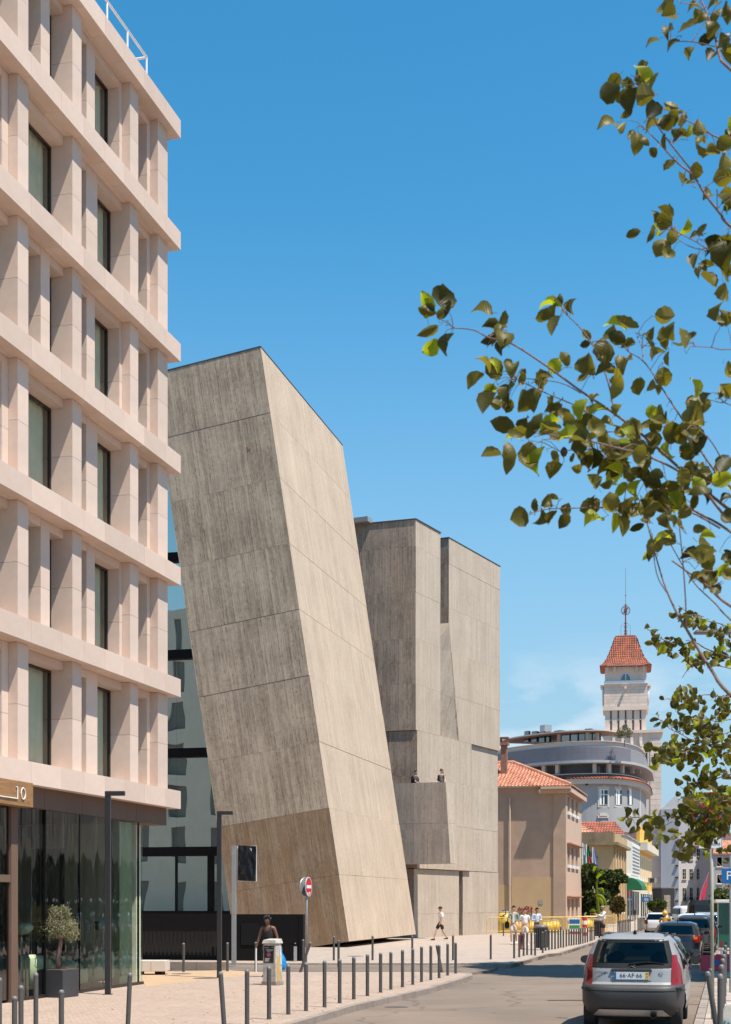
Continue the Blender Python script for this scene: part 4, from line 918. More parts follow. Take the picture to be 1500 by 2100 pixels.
def win(parent, o, ux, uy, x, z, w, h, fm, gm=None, fw=.09, bars=(0, 0), depth=.12, sill=True, name='window'):
    """o origin, ux along wall, uy out of the wall"""
    o, ux, uy = Vector(o), Vector(ux), Vector(uy); M = Matrix(((ux.x, uy.x, 0, o.x), (ux.y, uy.y, 0, o.y), (0, 0, 1, o.z), (0, 0, 0, 1)))
    m = MB(); m.M = M; f = .05
    m.box(x, x + fw, -f, f, z, z + h).box(x + w - fw, x + w, -f, f, z, z + h).box(x + fw, x + w - fw, -f, f, z + h - fw, z + h).box(x + fw, x + w - fw, -f, f, z, z + fw)
    for i in range(bars[0]): xx = x + w * (i + 1) / (bars[0] + 1); m.box(xx - .03, xx + .03, -.02, .03, z + fw, z + h - fw)
    for i in range(bars[1]): zz = z + h * (i + 1) / (bars[1] + 1); m.box(x + fw, x + w - fw, -.02, .035, zz - .03, zz + .03)
    if sill: m.box(x - .08, x + w + .08, -f, .14, z - .1, z - .002)
    t = m.build(name, fm, parent)
    q = MB(); q.M = M; q.box(x + fw * .9, x + w - fw * .9, -.04, .0, z + fw * .9, z + h - fw * .9); q.build('pane', gm or dark_glass, t); return t

# beige building with a clay roof
B1 = empty('beige_building', (14.4, 105.0, 0), ROTU, 'beige rendered building with an orange clay tile roof beside the concrete block', 'building')
beige = pm('beige_render', (0.45, 0.31, 0.22), .9, .12, .8, .3, bscale=6, tint=(.40, .285, .21))
beige2 = pm('peach_render', (0.56, 0.39, 0.285), .9, .06, 1, .1)
tanp = pm('ochre_paint', (0.50, 0.345, 0.19), .9, .08, .9, .15, bscale=6)
ZE = 10.35
box_obj('wall', beige, B1, 0, 0.3, 0.02, 12, 0, ZE)
box_obj('wall', beige, B1, 0.3, 10.6, 11.7, 12, 0, ZE)
m = MB(); xs = [0.0, 1.0, 2.55, 3.6, 5.4, 6.4, 8.0, 10.6]
for a, b, op in zip(xs, xs[1:], (0, 1, 0, 1, 0, 1, 0)):
    if not op: m.box(a, b, 0, .3, 0, ZE)
    else:
        zz = 0
        for w0, w1 in ((.92, 2.25), (4.75, 6.1), (8.6, 9.75)):
            m.box(a, b, 0, .3, zz, w0); m.box(a, b, .2, .3, w0, w1); zz = w1
        m.box(a, b, 0, .3, zz, ZE)
m.build('wall', beige2, B1)
for i, (w0, w1) in enumerate(((.92, 2.25), (4.75, 6.1), (8.6, 9.75))):
    for a, b in ((1.0, 2.55), (3.6, 5.4), (6.4, 8.0)):
        pn = box_obj('window', dark_glass, B1, a + .05, b - .05, .14, .19, w0 + .05, w1)
        box_obj('sill', white_p, B1, a - .1, b + .1, -.12, .0, w0 - .22, w0)
    box_obj('tile_hood', pm('hood_tiles%d' % i, (.42, .22, .15), .9, .3, 6), B1, .5, 9.2, -.32, -.002, w1 + .12, w1 + .24, bevel=.04)
box_obj('pilaster', beige, B1, -.12, -.002, 0, .9, 0, ZE - .1)
box_obj('painted_field', tanp, B1, -.035, -.002, .92, 3.95, .05, 3.85); box_obj('painted_field', tanp, B1, -.03, -.002, 4.15, 6.5, .05, 3.3)
MB().tube([(-.14, 4.05, .2), (-.14, 4.05, 9.6)], .075, 8).build('downpipe', pm('pipe_paint', (.52, .40, .31), .6), B1)
box_obj('cornice', beige2, B1, -.95, -.002, -.4, 1.7, ZE - .22, ZE - .07); box_obj('cornice', beige2, B1, -.45, -.003, -.2, 1.9, ZE - .5, ZE - .225); box_obj('cornice', beige2, B1, -.35, 10.8, -.4, -.0, ZE - .42, ZE - .06)
E0, E1_, Rg = (-.45, -.45, ZE), (-.45, 12.4, ZE), 12.6
tiled((-.45, 12.4, ZE), (-.45, -.45, ZE), (5.3, 4.6, Rg), (5.3, 7.6, Rg), .26, .42, tile_m, B1, 'roof_tiles')
tiled((-.45, -.45, ZE), (11, -.45, ZE), (5.35, 4.6, Rg), (5.25, 4.6, Rg), .26, .42, tile_m, B1, 'roof_tiles')
MB().face([(-.4, 12.4, ZE - .04), (-.4, -.4, ZE - .04), (11, -.4, ZE - .04), (11, 12.4, ZE - .04)]).build('eaves_board', beige2, B1)
MB().tube([(-.45, -.45, ZE + .08), (5.3, 4.6, Rg + .08), (5.3, 7.6, Rg + .08)], .13, 8).build('ridge_tiles', tile_m, B1)
chm = MB().box(2.48, 2.92, 4.68, 5.12, 11.2, 13.7).box(2.35, 3.05, 4.55, 5.25, 13.701, 13.9).box(2.35, 3.05, 4.55, 5.25, 14.2, 14.3)
for a in (2.4, 2.9):
    for b in (4.6, 5.1): chm.box(a, a + .1, b, b + .1, 13.901, 14.199)
chm.build('chimney', pm('chimney_brick', (.24, .13, .09), .9, .4, 6), B1)
box_obj('rear_floor', beige, B1, .3, 10.6, .3, 11.7, ZE - .3, ZE - .2)
box_obj('letter_flap', galv, B1, -.07, -.036, 1.65, 1.95, 1.9, 2.2)
graf = pm('graffiti_red', (.30, .02, .045), .7, .1); grafk = pm('graffiti_black', (.03, .02, .03), .7, .1)
def scribble(pts, mat, parent, r=.028):
    return MB().tube([(-.05, y, z) for y, z in pts], r, 5).build('graffiti', mat, parent)
def gp(cx, cy): # crop (950,1700)x5 pixel -> local y,z
    px, py = 950 + cx / 5, 1700 + cy / 5
    rr_ = (px - 750) / FPX; y = (14.4 - rr_ * 105) / (.9688 + rr_ * .2478); Y = 105 + .2478 * y
    return (y, CAMZ + (HOR - py) / FPX * Y)
for L in ([(600, 830), (580, 815), (572, 835), (600, 855), (625, 835), (612, 812), (590, 820), (585, 850)], [(625, 825), (650, 795), (680, 800), (655, 830), (640, 845), (680, 850)], [(672, 805), (680, 800), (675, 840), (695, 842), (703, 795), (705, 840)], [(700, 800), (714, 815), (705, 830), (712, 852)]):
    scribble([gp(*q) for q in L], graf, B1)
for L in ([(560, 835), (585, 800)], [(560, 830), (590, 845)], [(575, 870), (600, 880), (640, 865), (680, 875), (705, 905)], [(600, 855), (615, 885)], [(705, 850), (712, 895)]):
    scribble([gp(*q) for q in L], grafk, B1, .018)

# ochre institution with flags
B2 = empty('ochre_building', (22.9, 135.0, 0), ROTU, 'ochre stucco building with a stained parapet and three flags behind the evergreen tree', 'building')
och = pm('ochre_stucco', (0.50, 0.345, 0.175), .9, .12, .7, .2, tint=(.42, .30, .17)); ochd = pm('stained_stucco', (0.25, .18, .105), .95, .35, 1.2, .2, stretch=(1, 1, .4))
ochb = pm('bright_ochre', (0.58, .37, .14), .85, .08)
box_obj('wall', och, B2, 0, .4, .01, 9, 0, 7.3)
box_obj('parapet', ochd, B2, -.1, .3, .01, 9, 7.55, 8.5); box_obj('cornice', ochd, B2, -.5, 15.6, -.5, 9, 7.3, 7.548)
box_obj('parapet', och, B2, .3, 15.6, -.1, .2, 7.55, 8.4)
box_obj('wall', ochb, B2, .401, 15.6, 0, .4, 0, 7.3)
for i in range(5):
    x = .5 + i * 3.2
    box_obj('pilaster', och, B2, x, x + .5, -.15, -.002, 0, 7.1)
    if i < 5 and x + 2.6 < 15.6:
        win(B2, (0, 0, 0), (1, 0, 0), (0, -1, 0), x + 1.0, 4.9, 1.2, 1.7, white_p, bars=(1, 1)); win(B2, (0, 0, 0), (1, 0, 0), (0, -1, 0), x + 1.0, 1.0, 1.2, 2.3, white_p, bars=(1, 1))
w_ = win(B2, (0, 0, 0), (0, -1, 0), (-1, 0, 0), -4.9, 4.1, 2.9, 2.1, white_p, fw=.12, bars=(2, 1), sill=False)
m = MB()
for i in range(9):
    a0, a1 = math.pi * i / 9, math.pi * (i + 1) / 9; c = (3.45, 6.1)
    q = [(-.06, c[0] + r * math.cos(a), c[1] + r * .38 * math.sin(a)) for r, a in ((1.5, a0), (2.0, a0), (2.0, a1), (1.5, a1))]
    m.hexa([(p[0] + .06, p[1], p[2]) for p in q], q)
m.build('brick_arch', tile_d, B2)
box_obj('shutter', white_p, B2, -.2, -.05, 1.6, 1.95, 4.1, 6.2)
tiled((1.0, 9, 8.6), (1.0, 3.0, 8.6), (4.2, 6, 10.6), (4.2, 9, 10.6), .3, .5, tile_m, B2)
tiled((.6, 9, 8.0), (.6, .9, 8.0), (3.0, 3.2, 9.3), (3.0, 9, 9.3), .3, .5, tile_m, B2)
for i, (px, c1, c2, y0, lb) in enumerate(((1195.5, (.50, .52, .50), (.12, .25, .18), 1729, 'white and grey flag hanging on the left one of three poles'), (1203, (.01, .18, .07), (.45, .03, .02), 1732, 'green and red flag on the middle one of three poles'), (1216, (.28, .33, .5), (.32, .36, .52), 1738, 'pale blue flag hanging on the right one of three poles'))):
    Y = 131.5; g0 = P(px, 1800, Y)
    f = empty('flag', (g0.x, Y, 5.0), 0, lb, 'flag', 'flags before the ochre building')
    zt = CAMZ + (HOR - y0) / FPX * Y - 5.0
    MB().tube([(0, 0, -2.2), (0, 0, zt)], .05, 6).build('flagpole', white_p, f)
    for q, (za, zb, cc) in enumerate(((zt - .15, zt - 1.1, c1), (zt - 1.1, zt - 2.5, c2))):
        m = MB(); L = []
        for k in range(7): 
            a = k / 6; L.append([m.vt((.05 + (.15 + .4 * (zt - z) / 2.4) * a, .08 * math.sin(a * 9 + z), z)) for z in (za, (za + zb) / 2, zb)])
        for a, b in zip(L, L[1:]):
            for k in (0, 1): m.idx((a[k], b[k], b[k+1], a[k+1]))
        m.build('flag_cloth', pm('flag_cloth_%d_%d' % (i, q), cc, .8), f, smooth=True)
# cream and green shop house, yellow house
B3 = empty('green_shop_house', (26.75, 150.0, 0), ROTU, 'cream house with grey painted lettering over a green shopfront', 'building')
crm = pm('cream_render', (0.62, .55, .44), .9, .08, .8); grn = pm('green_tile', (.25, .34, .2), .6, .1, 3); 
box_obj('wall', crm, B3, 0, 21, 0, .4, 4.5, 8.8); box_obj('wall', crm, B3, 0, .39, .41, 6, 0, 9.0)
box_obj('ground_floor', grn, B3, 0, 4, -.01, .4, 0, 4.48); box_obj('ground_floor', crm, B3, 4.01, 21, -.01, .4, 0, 4.48)
box_obj('string_course', white_p, B3, -.1, 21, -.25, -.012, 4.5, 4.8)
box_obj('coping', pm('coping_grey', (.33, .3, .27), .9), B3, -.1, 21, -.12, .5, 8.801, 8.95)
box_obj('sign_panel', white_p, B3, 7, 19, -.12, -.002, 5.0, 8.4)
m = MB(); rnd = random.Random(3)
for r_ in range(8):
    x = 7.4
    while x < 18.4:
        w = rnd.uniform(.3, .7); m.box(x, x + w, -.135, -.121, 8.05 - r_ * .38 - .22, 8.05 - r_ * .38); x += w + .14
m.build('painted_lettering', pm('faded_lettering', (.2, .2, .2), .9), B3, kind='stuff')
for x in (1.2, 6, 9.5, 13, 16.5): box_obj('shop_opening', dark_glass, B3, x, x + 2.2, -.06, -.012, 0.1, 3.2)
aw = empty('awning', B3.location + Matrix.Rotation(ROTU, 3, 'Z') @ Vector((.6, -.05, 3.3)), ROTU, 'dark green curved fabric awning over the green shop', 'awning')
grf = pm('green_canvas', (.01, .13, .06), .8, .08)
m = MB(); prof = [(0, 1.3), (-.6, 1.2), (-1.1, .9), (-1.45, .4), (-1.5, 0)]
for x in (0, 8.5): pass
for k in range(12):
    x0, x1 = 8.5 * k / 12, 8.5 * (k + 1) / 12
    for (y0, z0), (y1, z1) in zip(prof, prof[1:]): m.face([(x0, y0, z0), (x1, y0, z0), (x1, y1, z1), (x0, y1, z1)])
for x in (0, 8.5): m.face([(x, 0, 0)] + [(x, y, z) for y, z in prof])
m.build('canvas', grf, aw)
B4 = empty('yellow_house', B3.location + Matrix.Rotation(ROTU, 3, 'Z') @ Vector((21.1, 0, 0)), ROTU, 'bright yellow house with white window surrounds next to the tower', 'building')
yel = pm('yellow_render', (.72, .42, .07), .9, .06)
box_obj('wall', yel, B4, 0, 24, 0, .4, 0, 11.0); box_obj('end_wall', pm('plum_render', (.28, .17, .17), .9), B4, 0, .39, .41, 7, 0, 10.2)
tiled((-9, 6.8, 9.0), (-9, .6, 9.0), (-4, 2.5, 11.2), (-4, 6.8, 11.2), .3, .5, tile_d, B4)
box_obj('cornice', crm, B4, -.2, 24, -.9, -.002, 8.1, 9.0); box_obj('ground_floor', crm, B4, 0, 24, -.06, -.002, 0, 3.4)
for i in range(6):
    win(B4, (0, 0, 0), (1, 0, 0), (0, -1, 0), 1.2 + i * 3.8, 4.6, 1.7, 3.0, white_p, fw=.22, bars=(1, 0)); box_obj('shop_opening', dark_glass, B4, 1 + i * 3.8, 3.2 + i * 3.8, -.1, -.061, .1, 3)
ps = empty('pharmacy_sign', P(1325.5, 1845, 166), ROTU + R(90), 'blue projecting shop sign with white letters over the pavement', 'sign')
MB().box(-.48, .48, -.06, .06, -.27, .27).build('sign_board', blue, ps); text('qq', .5, signw, ps, (-.02, .065, .05), (R(90), 0, R(180)), .002)
text('qq', .5, signw, ps, (0, -.065, .05), (R(90), 0, 0), .002)
ac = empty('air_conditioner', P(1335, 1806, 185), ROTU, 'grey air conditioner unit on the yellow house corner', 'air conditioner')
MB().box(-.5, .5, -.7, .7, -.35, .35).build('casing', galv, ac, bevel=.03); MB().box(-.52, -.501, -.5, .1, -.28, .28).build('fan_grille', dark_glass, ac); MB().box(-.4, .4, .7, 1.4, -.4, -.351).build('bracket', galv, ac)

# clock-less stone tower with the clay spire roof
TX, TY = P(1357, 0, 205).x, 205.0
KS = 1.16
TW_ = empty('stone_tower', (TX * KS, TY * KS, CAMZ - CAMZ * KS), R(90 - 10), 'pale stone tower with a flared red tile roof and iron weather mast', 'tower')
TW_.scale = (KS, KS, KS)
tst = pm('tower_stone', (0.71, .555, .45), .85, .10, .5, .1, tint=(.65, .53, .44), rnd=.06)
ZT1 = 26.2
SW = 5.75; s0 = 2.05    # shaft from y=s0 to s0+SW
# lower body: courses of stone on the corner strip
box_obj('body', tst, TW_, .12, 7, .12, 8, 0, ZT1 - .4)
for k in range(33):
    z = ZT1 - .45 - (k + 1) * .78
    if z < 0: break
    for j, (a, b) in enumerate(((0.0, .85), (.86, 1.5))):
        a_, b_ = (a, b) if k % 2 else ((0.0, .6) if j == 0 else (.61, 1.5))
        box_obj('stone_block', tst, TW_, 0, .119, a_, b_ , z + .03, z + .78)
    box_obj('stone_block', tst, TW_, 0.12, 3.5, 0, .119, z + .03, z + .78)
box_obj('coping', tst, TW_, -.25, 7.2, -.25, 8.2, ZT1 - .4, ZT1)
for i, y in enumerate((1.9, 3.15, 4.4, 5.65)):
    box_obj('window', dark_glass, TW_, .08, .119, y, y + .62, ZT1 - 7.6, ZT1 - 3.2); box_obj('fin', tst, TW_, -.12, .118, y + .7, y + 1.12, ZT1 - 9, ZT1 - .4); box_obj('corbel', white_p, TW_, -.5, -.121, y + .75, y + 1.05, ZT1 - 2.3, ZT1 - 1.8)
def zy(y): return CAMZ + (HOR - y) / FPX * 206
# shaft: piers between five tall slots
x0 = .6
box_obj('shaft_core', tst, TW_, x0 + .35, 6, s0 + .35, s0 + SW - .05, ZT1, zy(1396))
zs1 = zy(1456); nb_ = 5; pw = .62; sw_ = (SW - 6 * pw) / 5
for i in range(6):
    y = s0 + i * (pw + sw_) * 1.0
    box_obj('pier', tst, TW_, x0, x0 + .34, y, y + pw, ZT1, zs1)
    if i < 5:
        box_obj('slot_window', dark_glass, TW_, x0 + .2, x0 + .34, y + pw + .1, y + pw + sw_ - .1, ZT1 + .1, zs1); box_obj('slot_rail', white_p, TW_, x0 + .12, x0 + .2, y + pw, y + pw + sw_, zy(1476), zy(1474.5))
        box_obj('slot_side', tst, TW_, x0 + .1, x0 + .34, y + pw, y + pw + .1, ZT1, zs1)
        box_obj('slot_side', tst, TW_, x0 + .1, x0 + .34, y + pw + sw_ - .1, y + pw + sw_, ZT1, zs1)
for i in range(4): box_obj('side_pier', tst, TW_, x0 + .35 + i * 1.3, x0 + 1.2 + i * 1.3, s0 - .0, s0 + .34, ZT1, zs1)
m = MB()
box_obj('band', tst, TW_, x0 - .3, 6.3, s0 - .3, s0 + SW + .3, zs1 + .005, zy(1447))
# block courses of the head
zc0, zc1 = zy(1447) + .01, zy(1402)
rows = 7; rnd = random.Random(9)
for r_ in range(rows):
    za, zb = zc0 + (zc1 - zc0) * r_ / rows, zc0 + (zc1 - zc0) * (r_ + 1) / rows
    y = s0 - .15
    while y < s0 + SW + .1:
        w = rnd.uniform(.8, 1.5); y2 = min(y + w, s0 + SW + .15)
        if s0 + SW + .15 - y2 < .4: y2 = s0 + SW + .15
        box_obj('stone_block', tst, TW_, x0 - .15, x0 + .34, y, y2 - .02, za + .015, zb); y = y2
    box_obj('stone_block', tst, TW_, x0 + .345, 6.1, s0 - .15, s0 + .34, za + .015, zb)
box_obj('bracket', tst, TW_, x0 - .85, x0 - .151, s0 + SW / 2 - .12, s0 + SW / 2 + .16, zy(1413), zy(1408))
box_obj('cornice', white_p, TW_, x0 - .45, 6.5, s0 - .2, s0 + SW + .15, zc1 + .002, zy(1396))
for sgn, yy in ((-1, s0 - .15), (1, s0 + SW + .16)):
    box_obj('side_balcony', tst, TW_, 1.5, 4.5, yy if sgn > 0 else yy - .5, yy + .5 if sgn > 0 else yy - .002, zc1 - .2, zc1 + .05)
    m = MB(); m.M = Matrix.Translation((3, yy - (.26 if sgn < 0 else -.01), (zc0 + zc1) / 2 + .1)) @ Matrix.Rotation(R(-90 if True else 90), 4, 'X'); m.lathe([(1.35, 0), (1.45, .1), (1.35, .25)], 24); m.build('clock_rim', white_p, TW_)
ztop = zy(1366)
box_obj('lantern', tst, TW_, x0 + .0, 5.8, s0 - .02, s0 + SW + .02, zy(1396) + .003, ztop)
lw = MB(); yc = s0 + SW / 2; zb = zy(1394)
rr0 = .72
pts = [(yc + rr0 * math.cos(math.pi * k / 12), zb + 1.0 * math.sin(math.pi * k / 12) * .98) for k in range(13)]
lw.face([(x0 - .03, y, z) for y, z in pts]); lun = lw.build('lunette_window', pm('teal_glass', (.12, .22, .24), .2), TW_)
m = MB()
for a, b in zip(pts, pts[1:]): m.tube([(x0 - .05, a[0], a[1]), (x0 - .05, b[0], b[1])], .06, 5)
m.box(x0 - .08, x0 - .032, yc - .05, yc + .05, zb, zb + .95); m.build('window_frame', white_p, lun)
for y in (s0 + .2, s0 + 1.2, s0 + SW - 1.5, s0 + SW - .5): box_obj('corbel', tst, TW_, x0 - .35, x0 - .001, y, y + .32, ztop - .75, ztop - .05)
# flared roof
def rg(h, hw): cx, cy = x0 + 2.6, yc; return [(cx - hw, cy - hw, h), (cx - hw, cy + hw, h), (cx + hw, cy + hw, h), (cx + hw, cy - hw, h)]
lev = [(ztop + .02, 3.55), (ztop + .35, 3.15), (ztop + 1.1, 2.62), (ztop + 2.4, 2.1), (ztop + 4.4, 1.45), (zy(1300), 1.22)]
box_obj('eaves', tile_d, TW_, x0 + 2.6 - 3.5, x0 + 2.6 + 3.5, yc - 3.5, yc + 3.5, ztop - .04, ztop + .015)
for (h0, w0), (h1, w1) in zip(lev, lev[1:]):
    A_, B_ = rg(h0, w0), rg(h1, w1)
    for i in (0, 3, 1):
        j = (i + 1) % 4; tiled(A_[i], A_[j], B_[j], B_[i], .30, .33, tile_d, TW_, amp=.10)
m = MB(); m.hexa(rg(zy(1300), 1.2), rg(zy(1297.5), 1.1)); m.build('roof_crown', tile_d, TW_)
iron = pm('rusty_iron', (.16, .06, .05), .7, .3)
cx, cy = x0 + 2.6, yc; z0 = zy(1298)
m = MB().tube([(cx, cy, z0), (cx, cy, zy(1262)), (cx, cy, zy(1230))], [.16, .1, .07], 8).tube([(cx, cy, zy(1230)), (cx, cy, zy(1154))], [.035, .02], 5)
for y in (1292, 1286, 1278, 1270, 1232, 1212): m.tube([(cx, cy - (.28 if y > 1215 else .12), zy(y)), (cx, cy + (.28 if y > 1215 else .12), zy(y))], .05, 5)
m.build('weather_mast', iron, TW_)
m = MB(); zc = zy(1243.5); Rr = .62
for ax in range(3):
    pts = []
    for k in range(25):
        a = 2 * math.pi * k / 24; v = Vector((0, math.cos(a), math.sin(a))) * Rr
        if ax == 1: v = Matrix.Rotation(R(75), 3, 'Z') @ v
        if ax == 2: v = Matrix.Rotation(R(40), 3, 'X') @ Vector((v.y, v.z * .25 + 0, v.z * .0)) + Vector((0, 0, 0))
        pts.append(Vector((cx, cy, zc)) + v)
    m.tube(pts, .05, 5, cap=False)
for dz in (-.35, -.1, .15, .38): 
    w = math.sqrt(Rr**2 - dz**2); m.tube([(cx, cy - w, zc + dz), (cx, cy + w, zc + dz)], .028, 4)
m.tube([(cx, cy + .42, zc - .45), (cx, cy - .42, zc + .45)], .06, 5)
m.build('armillary_sphere', iron, TW_)
m = MB()
for sg_ in (-1, 1): m.tube([(cx, cy + sg_ * .65, z0), (cx, cy + sg_ * .65, zy(1275)), (cx, cy + sg_ * .45, zy(1273)), (cx, cy + sg_ * .1, zy(1276))], .022, 4)
m.build('mast_stays', iron, TW_)

# curved blue-grey building under the tower
def path_pts(lst):
    out = []
    for px, Y in lst: out.append(Vector(((px - 750) / FPX * Y, Y)))
    return out
raw = path_pts([(1000, 178), (1030, 173.5), (1080, 169.6), (1130, 167), (1185, 165.2), (1235, 164.8), (1260, 165.4), (1280, 166.7), (1297, 168.8), (1309, 171.3), (1317, 174.5), (1322, 178), (1324, 183), (1326, 190)])
def smooth(ps, it=2):
    for _ in range(it):
        q = [ps[0]]
        for a, b in zip(ps, ps[1:]): q += [a * .75 + b * .25, a * .25 + b * .75]
        q.append(ps[-1]); ps = q
    return ps
pth = smooth(raw, 2); BO = Vector((20, 165, 0))
def off(ps, d):
    out = []
    for i, p in enumerate(ps):
        t = (ps[min(i+1, len(ps)-1)] - ps[max(i-1, 0)]).normalized(); out.append(p + Vector((t.y, -t.x)) * d)
    return out
CBD = empty('curved_building', (BO.x * KS, BO.y * KS, CAMZ - CAMZ * KS), 0, 'curved blue-grey corner building with louvred band, loggia and rooftop glass pavilion', 'building')
CBD.scale = (KS, KS, KS)
def strip(name, d0, d1, z0, z1, mat, i0=0, i1=None, parent=None):
    a, b = off(pth, d0)[i0:i1], off(pth, d1)[i0:i1]; m = MB()
    ra = [[m.vt((p.x - BO.x, p.y - BO.y, z)) for z in (z0, z1)] for p in a]; rb = [[m.vt((p.x - BO.x, p.y - BO.y, z)) for z in (z0, z1)] for p in b]
    for i in range(len(ra) - 1):
        m.idx((rb[i][0], rb[i+1][0], rb[i+1][1], rb[i][1])); m.idx((ra[i][1], rb[i][1], rb[i+1][1], ra[i+1][1])); m.idx((ra[i][0], ra[i+1][0], rb[i+1][0], rb[i][0])); m.idx((ra[i+1][0], ra[i][0], ra[i][1], ra[i+1][1]))
    m.idx((ra[0][0], rb[0][0], rb[0][1], ra[0][1])); m.idx((ra[-1][0], ra[-1][1], rb[-1][1], rb[-1][0]))
    return m.build(name, mat, parent or CBD)
def zc_(y, Y=165.0): return CAMZ + (HOR - y) / FPX * Y
n = len(pth)
blg = pm('blue_grey_render', (.325, .32, .325), .9, .05, .5); lil = pm('lilac_white_trim', (.55, .47, .42), .85, .05); loud = pm('louvre_grey', (.24, .23, .26), .5, .06, 2, rnd=.06)
loul = pm('louvre_light', (.36, .34, .34), .45, .06, 2)
strip('blue_wall', -.4, 0, 0, zc_(1608), blg)
strip('fascia_band', -.4, .55, zc_(1608), zc_(1599), lil); strip('moulding', -.4, .75, zc_(1600) + .01, zc_(1598.5) + .02, lil)
m = MB(); pa, pb = off(pth, .85), off(pth, .1); tot = 0
for i in range(n - 1):
    L = (pa[i+1] - pa[i]).length; k = max(1, round(L / .35))
    for q in range(k):
        for (f0, f1, h0, h1) in ((q / k, (q + .5) / k, 0, .14), ((q + .5) / k, (q + 1) / k, .14, 0)):
            a0, a1, b0, b1 = pa[i].lerp(pa[i+1], f0), pa[i].lerp(pa[i+1], f1), pb[i].lerp(pb[i+1], f0), pb[i].lerp(pb[i+1], f1); z = zc_(1598)
            m.face([(a0.x-BO.x, a0.y-BO.y, z + h0), (a1.x-BO.x, a1.y-BO.y, z + h1), (b1.x-BO.x, b1.y-BO.y, z + h1 + .35), (b0.x-BO.x, b0.y-BO.y, z + h0 + .35)])
m.build('tile_skirt', tile_d, CBD, kind='stuff')
strip('dark_wall', -1.6, -1.2, zc_(1597), zc_(1566), pm('loggia_wall', (.10, .105, .115), .7)); strip('terrace_wall', -.4, 0.05, zc_(1597), zc_(1588.5), pm('terrace_grey', (.16, .16, .17), .8)); strip('rail', -.2, .25, zc_(1588), zc_(1586.2), lil)
pc = off(pth, -.1)
cum = [0]
for a, b in zip(pc, pc[1:]): cum.append(cum[-1] + (b - a).length)
def at(s_):
    for i in range(n - 1):
        if cum[i+1] >= s_: f = (s_ - cum[i]) / (cum[i+1] - cum[i]); return pc[i].lerp(pc[i+1], f), (pc[i+1] - pc[i]).normalized()
    return pc[-1], (pc[-1] - pc[-2]).normalized()
def px_of(p): return 750 + FPX * p.x / p.y
def s_of(px):
    for i in range(n - 1):
        if px_of(pc[i+1]) >= px: f = (px - px_of(pc[i])) / (px_of(pc[i+1]) - px_of(pc[i])); return cum[i] + f * (cum[i+1] - cum[i])
    return cum[-1]
def onwall(px, y0, y1, w, d0, d1, name, mat, parent=None, Yr=165.0):
    p, t = at(s_of(px)); nn = Vector((t.y, -t.x)); m = MB()
    z0, z1 = zc_(y1, p.y), zc_(y0, p.y)
    c = [p - t * w/2 + nn * d0, p + t * w/2 + nn * d0, p + t * w/2 + nn * d1, p - t * w/2 + nn * d1]
    m.prism([(q.x - BO.x, q.y - BO.y) for q in c][::-1], z0, z1); return m.build(name, mat, parent or CBD)
for px in (1037, 1062, 1087, 1115, 1143, 1220, 1251, 1279, 1300, 1313, 1320): onwall(px, 1566, 1587, .42, -.35, .05, 'column', lil)
for a, b in ((1093, 1111), (1120, 1139), (1226, 1247), (1257, 1277)):
    o_ = onwall((a + b) / 2, 1570, 1586, (b - a) * .05, -1.19, -1.12, 'loggia_window', dark_glass)
    onwall((a + b) / 2, 1570, 1586, .08, -1.119, -1.09, 'window_post', lil, None)
strip('slab_edge', -1.6, 1.0, zc_(1566) + .01, zc_(1561), pm('slab_grey', (.38, .37, .38), .7))
for k in range(14):
    za = zc_(1559.5) + (zc_(1530.5) - zc_(1559.5)) * k / 14
    strip('louvre', .1 + .01 * (k % 2), .22, za, za + .075, loud if True else loul, 0, 33)
    strip('louvre', .1, .22, za, za + .075, loul, 32, n - 4)
strip('screen_back', -.3, .08, zc_(1560), zc_(1530), pm('screen_dark', (.14, .14, .16), .8), 0, n - 4)
strip('parapet', -.8, -.1, zc_(1530) + .02, zc_(1521), lil, 0, n - 7); strip('coping', -.85, .1, zc_(1521) + .01, zc_(1519.5), lil, 0, n - 7)
# rooftop pavilion
strip('roof_deck', -9, -.9, zc_(1530), zc_(1529), lil, 0, n - 12)
for a, b in ((1036, 1052), (1053, 1070), (1071, 1088), (1089, 1100), (1126, 1148), (1149, 1171), (1172, 1195), (1204, 1219), (1220, 1234), (1235, 1250)):
    p, t = at(s_of((a + b) / 2)); f = onwall((a + b) / 2, 1497, 1519, (b - a) * .053, -2.6, -2.5, 'pavilion_glass', glass('pavilion_glass_%d' % a, (.1, .1, .1), 2.6, 0, back=(.03, .04, .045)))
    onwall(b + .5, 1497, 1519, .12, -2.6, -2.4, 'glazing_bar', black_m)
for px in (1122, 1200, 1256): onwall(px, 1497, 1521, .42, -2.9, -2.3, 'pier', pm('pier_pink%d' % px, (.42, .33, .3), .8))
m = MB(); rp_ = []
strip('pavilion_roof', -8.5, -1.2, zc_(1496), zc_(1494), lil, 0, 36)
strip('pavilion_soffit', -8.4, -1.4, zc_(1497.5), zc_(1496) - .01, pm('soffit_brown', (.25, .14, .1), .8), 0, 36)
for i, (px, y0, w) in enumerate(((1038, 1483, 1.1), (1080, 1493 - 1, 1.0), (1123, 1491, .7), (1177, 1485, .8))): onwall(px, y0, 1496, w, -6, -5, 'roof_unit', galv if i == 0 else steel_b)
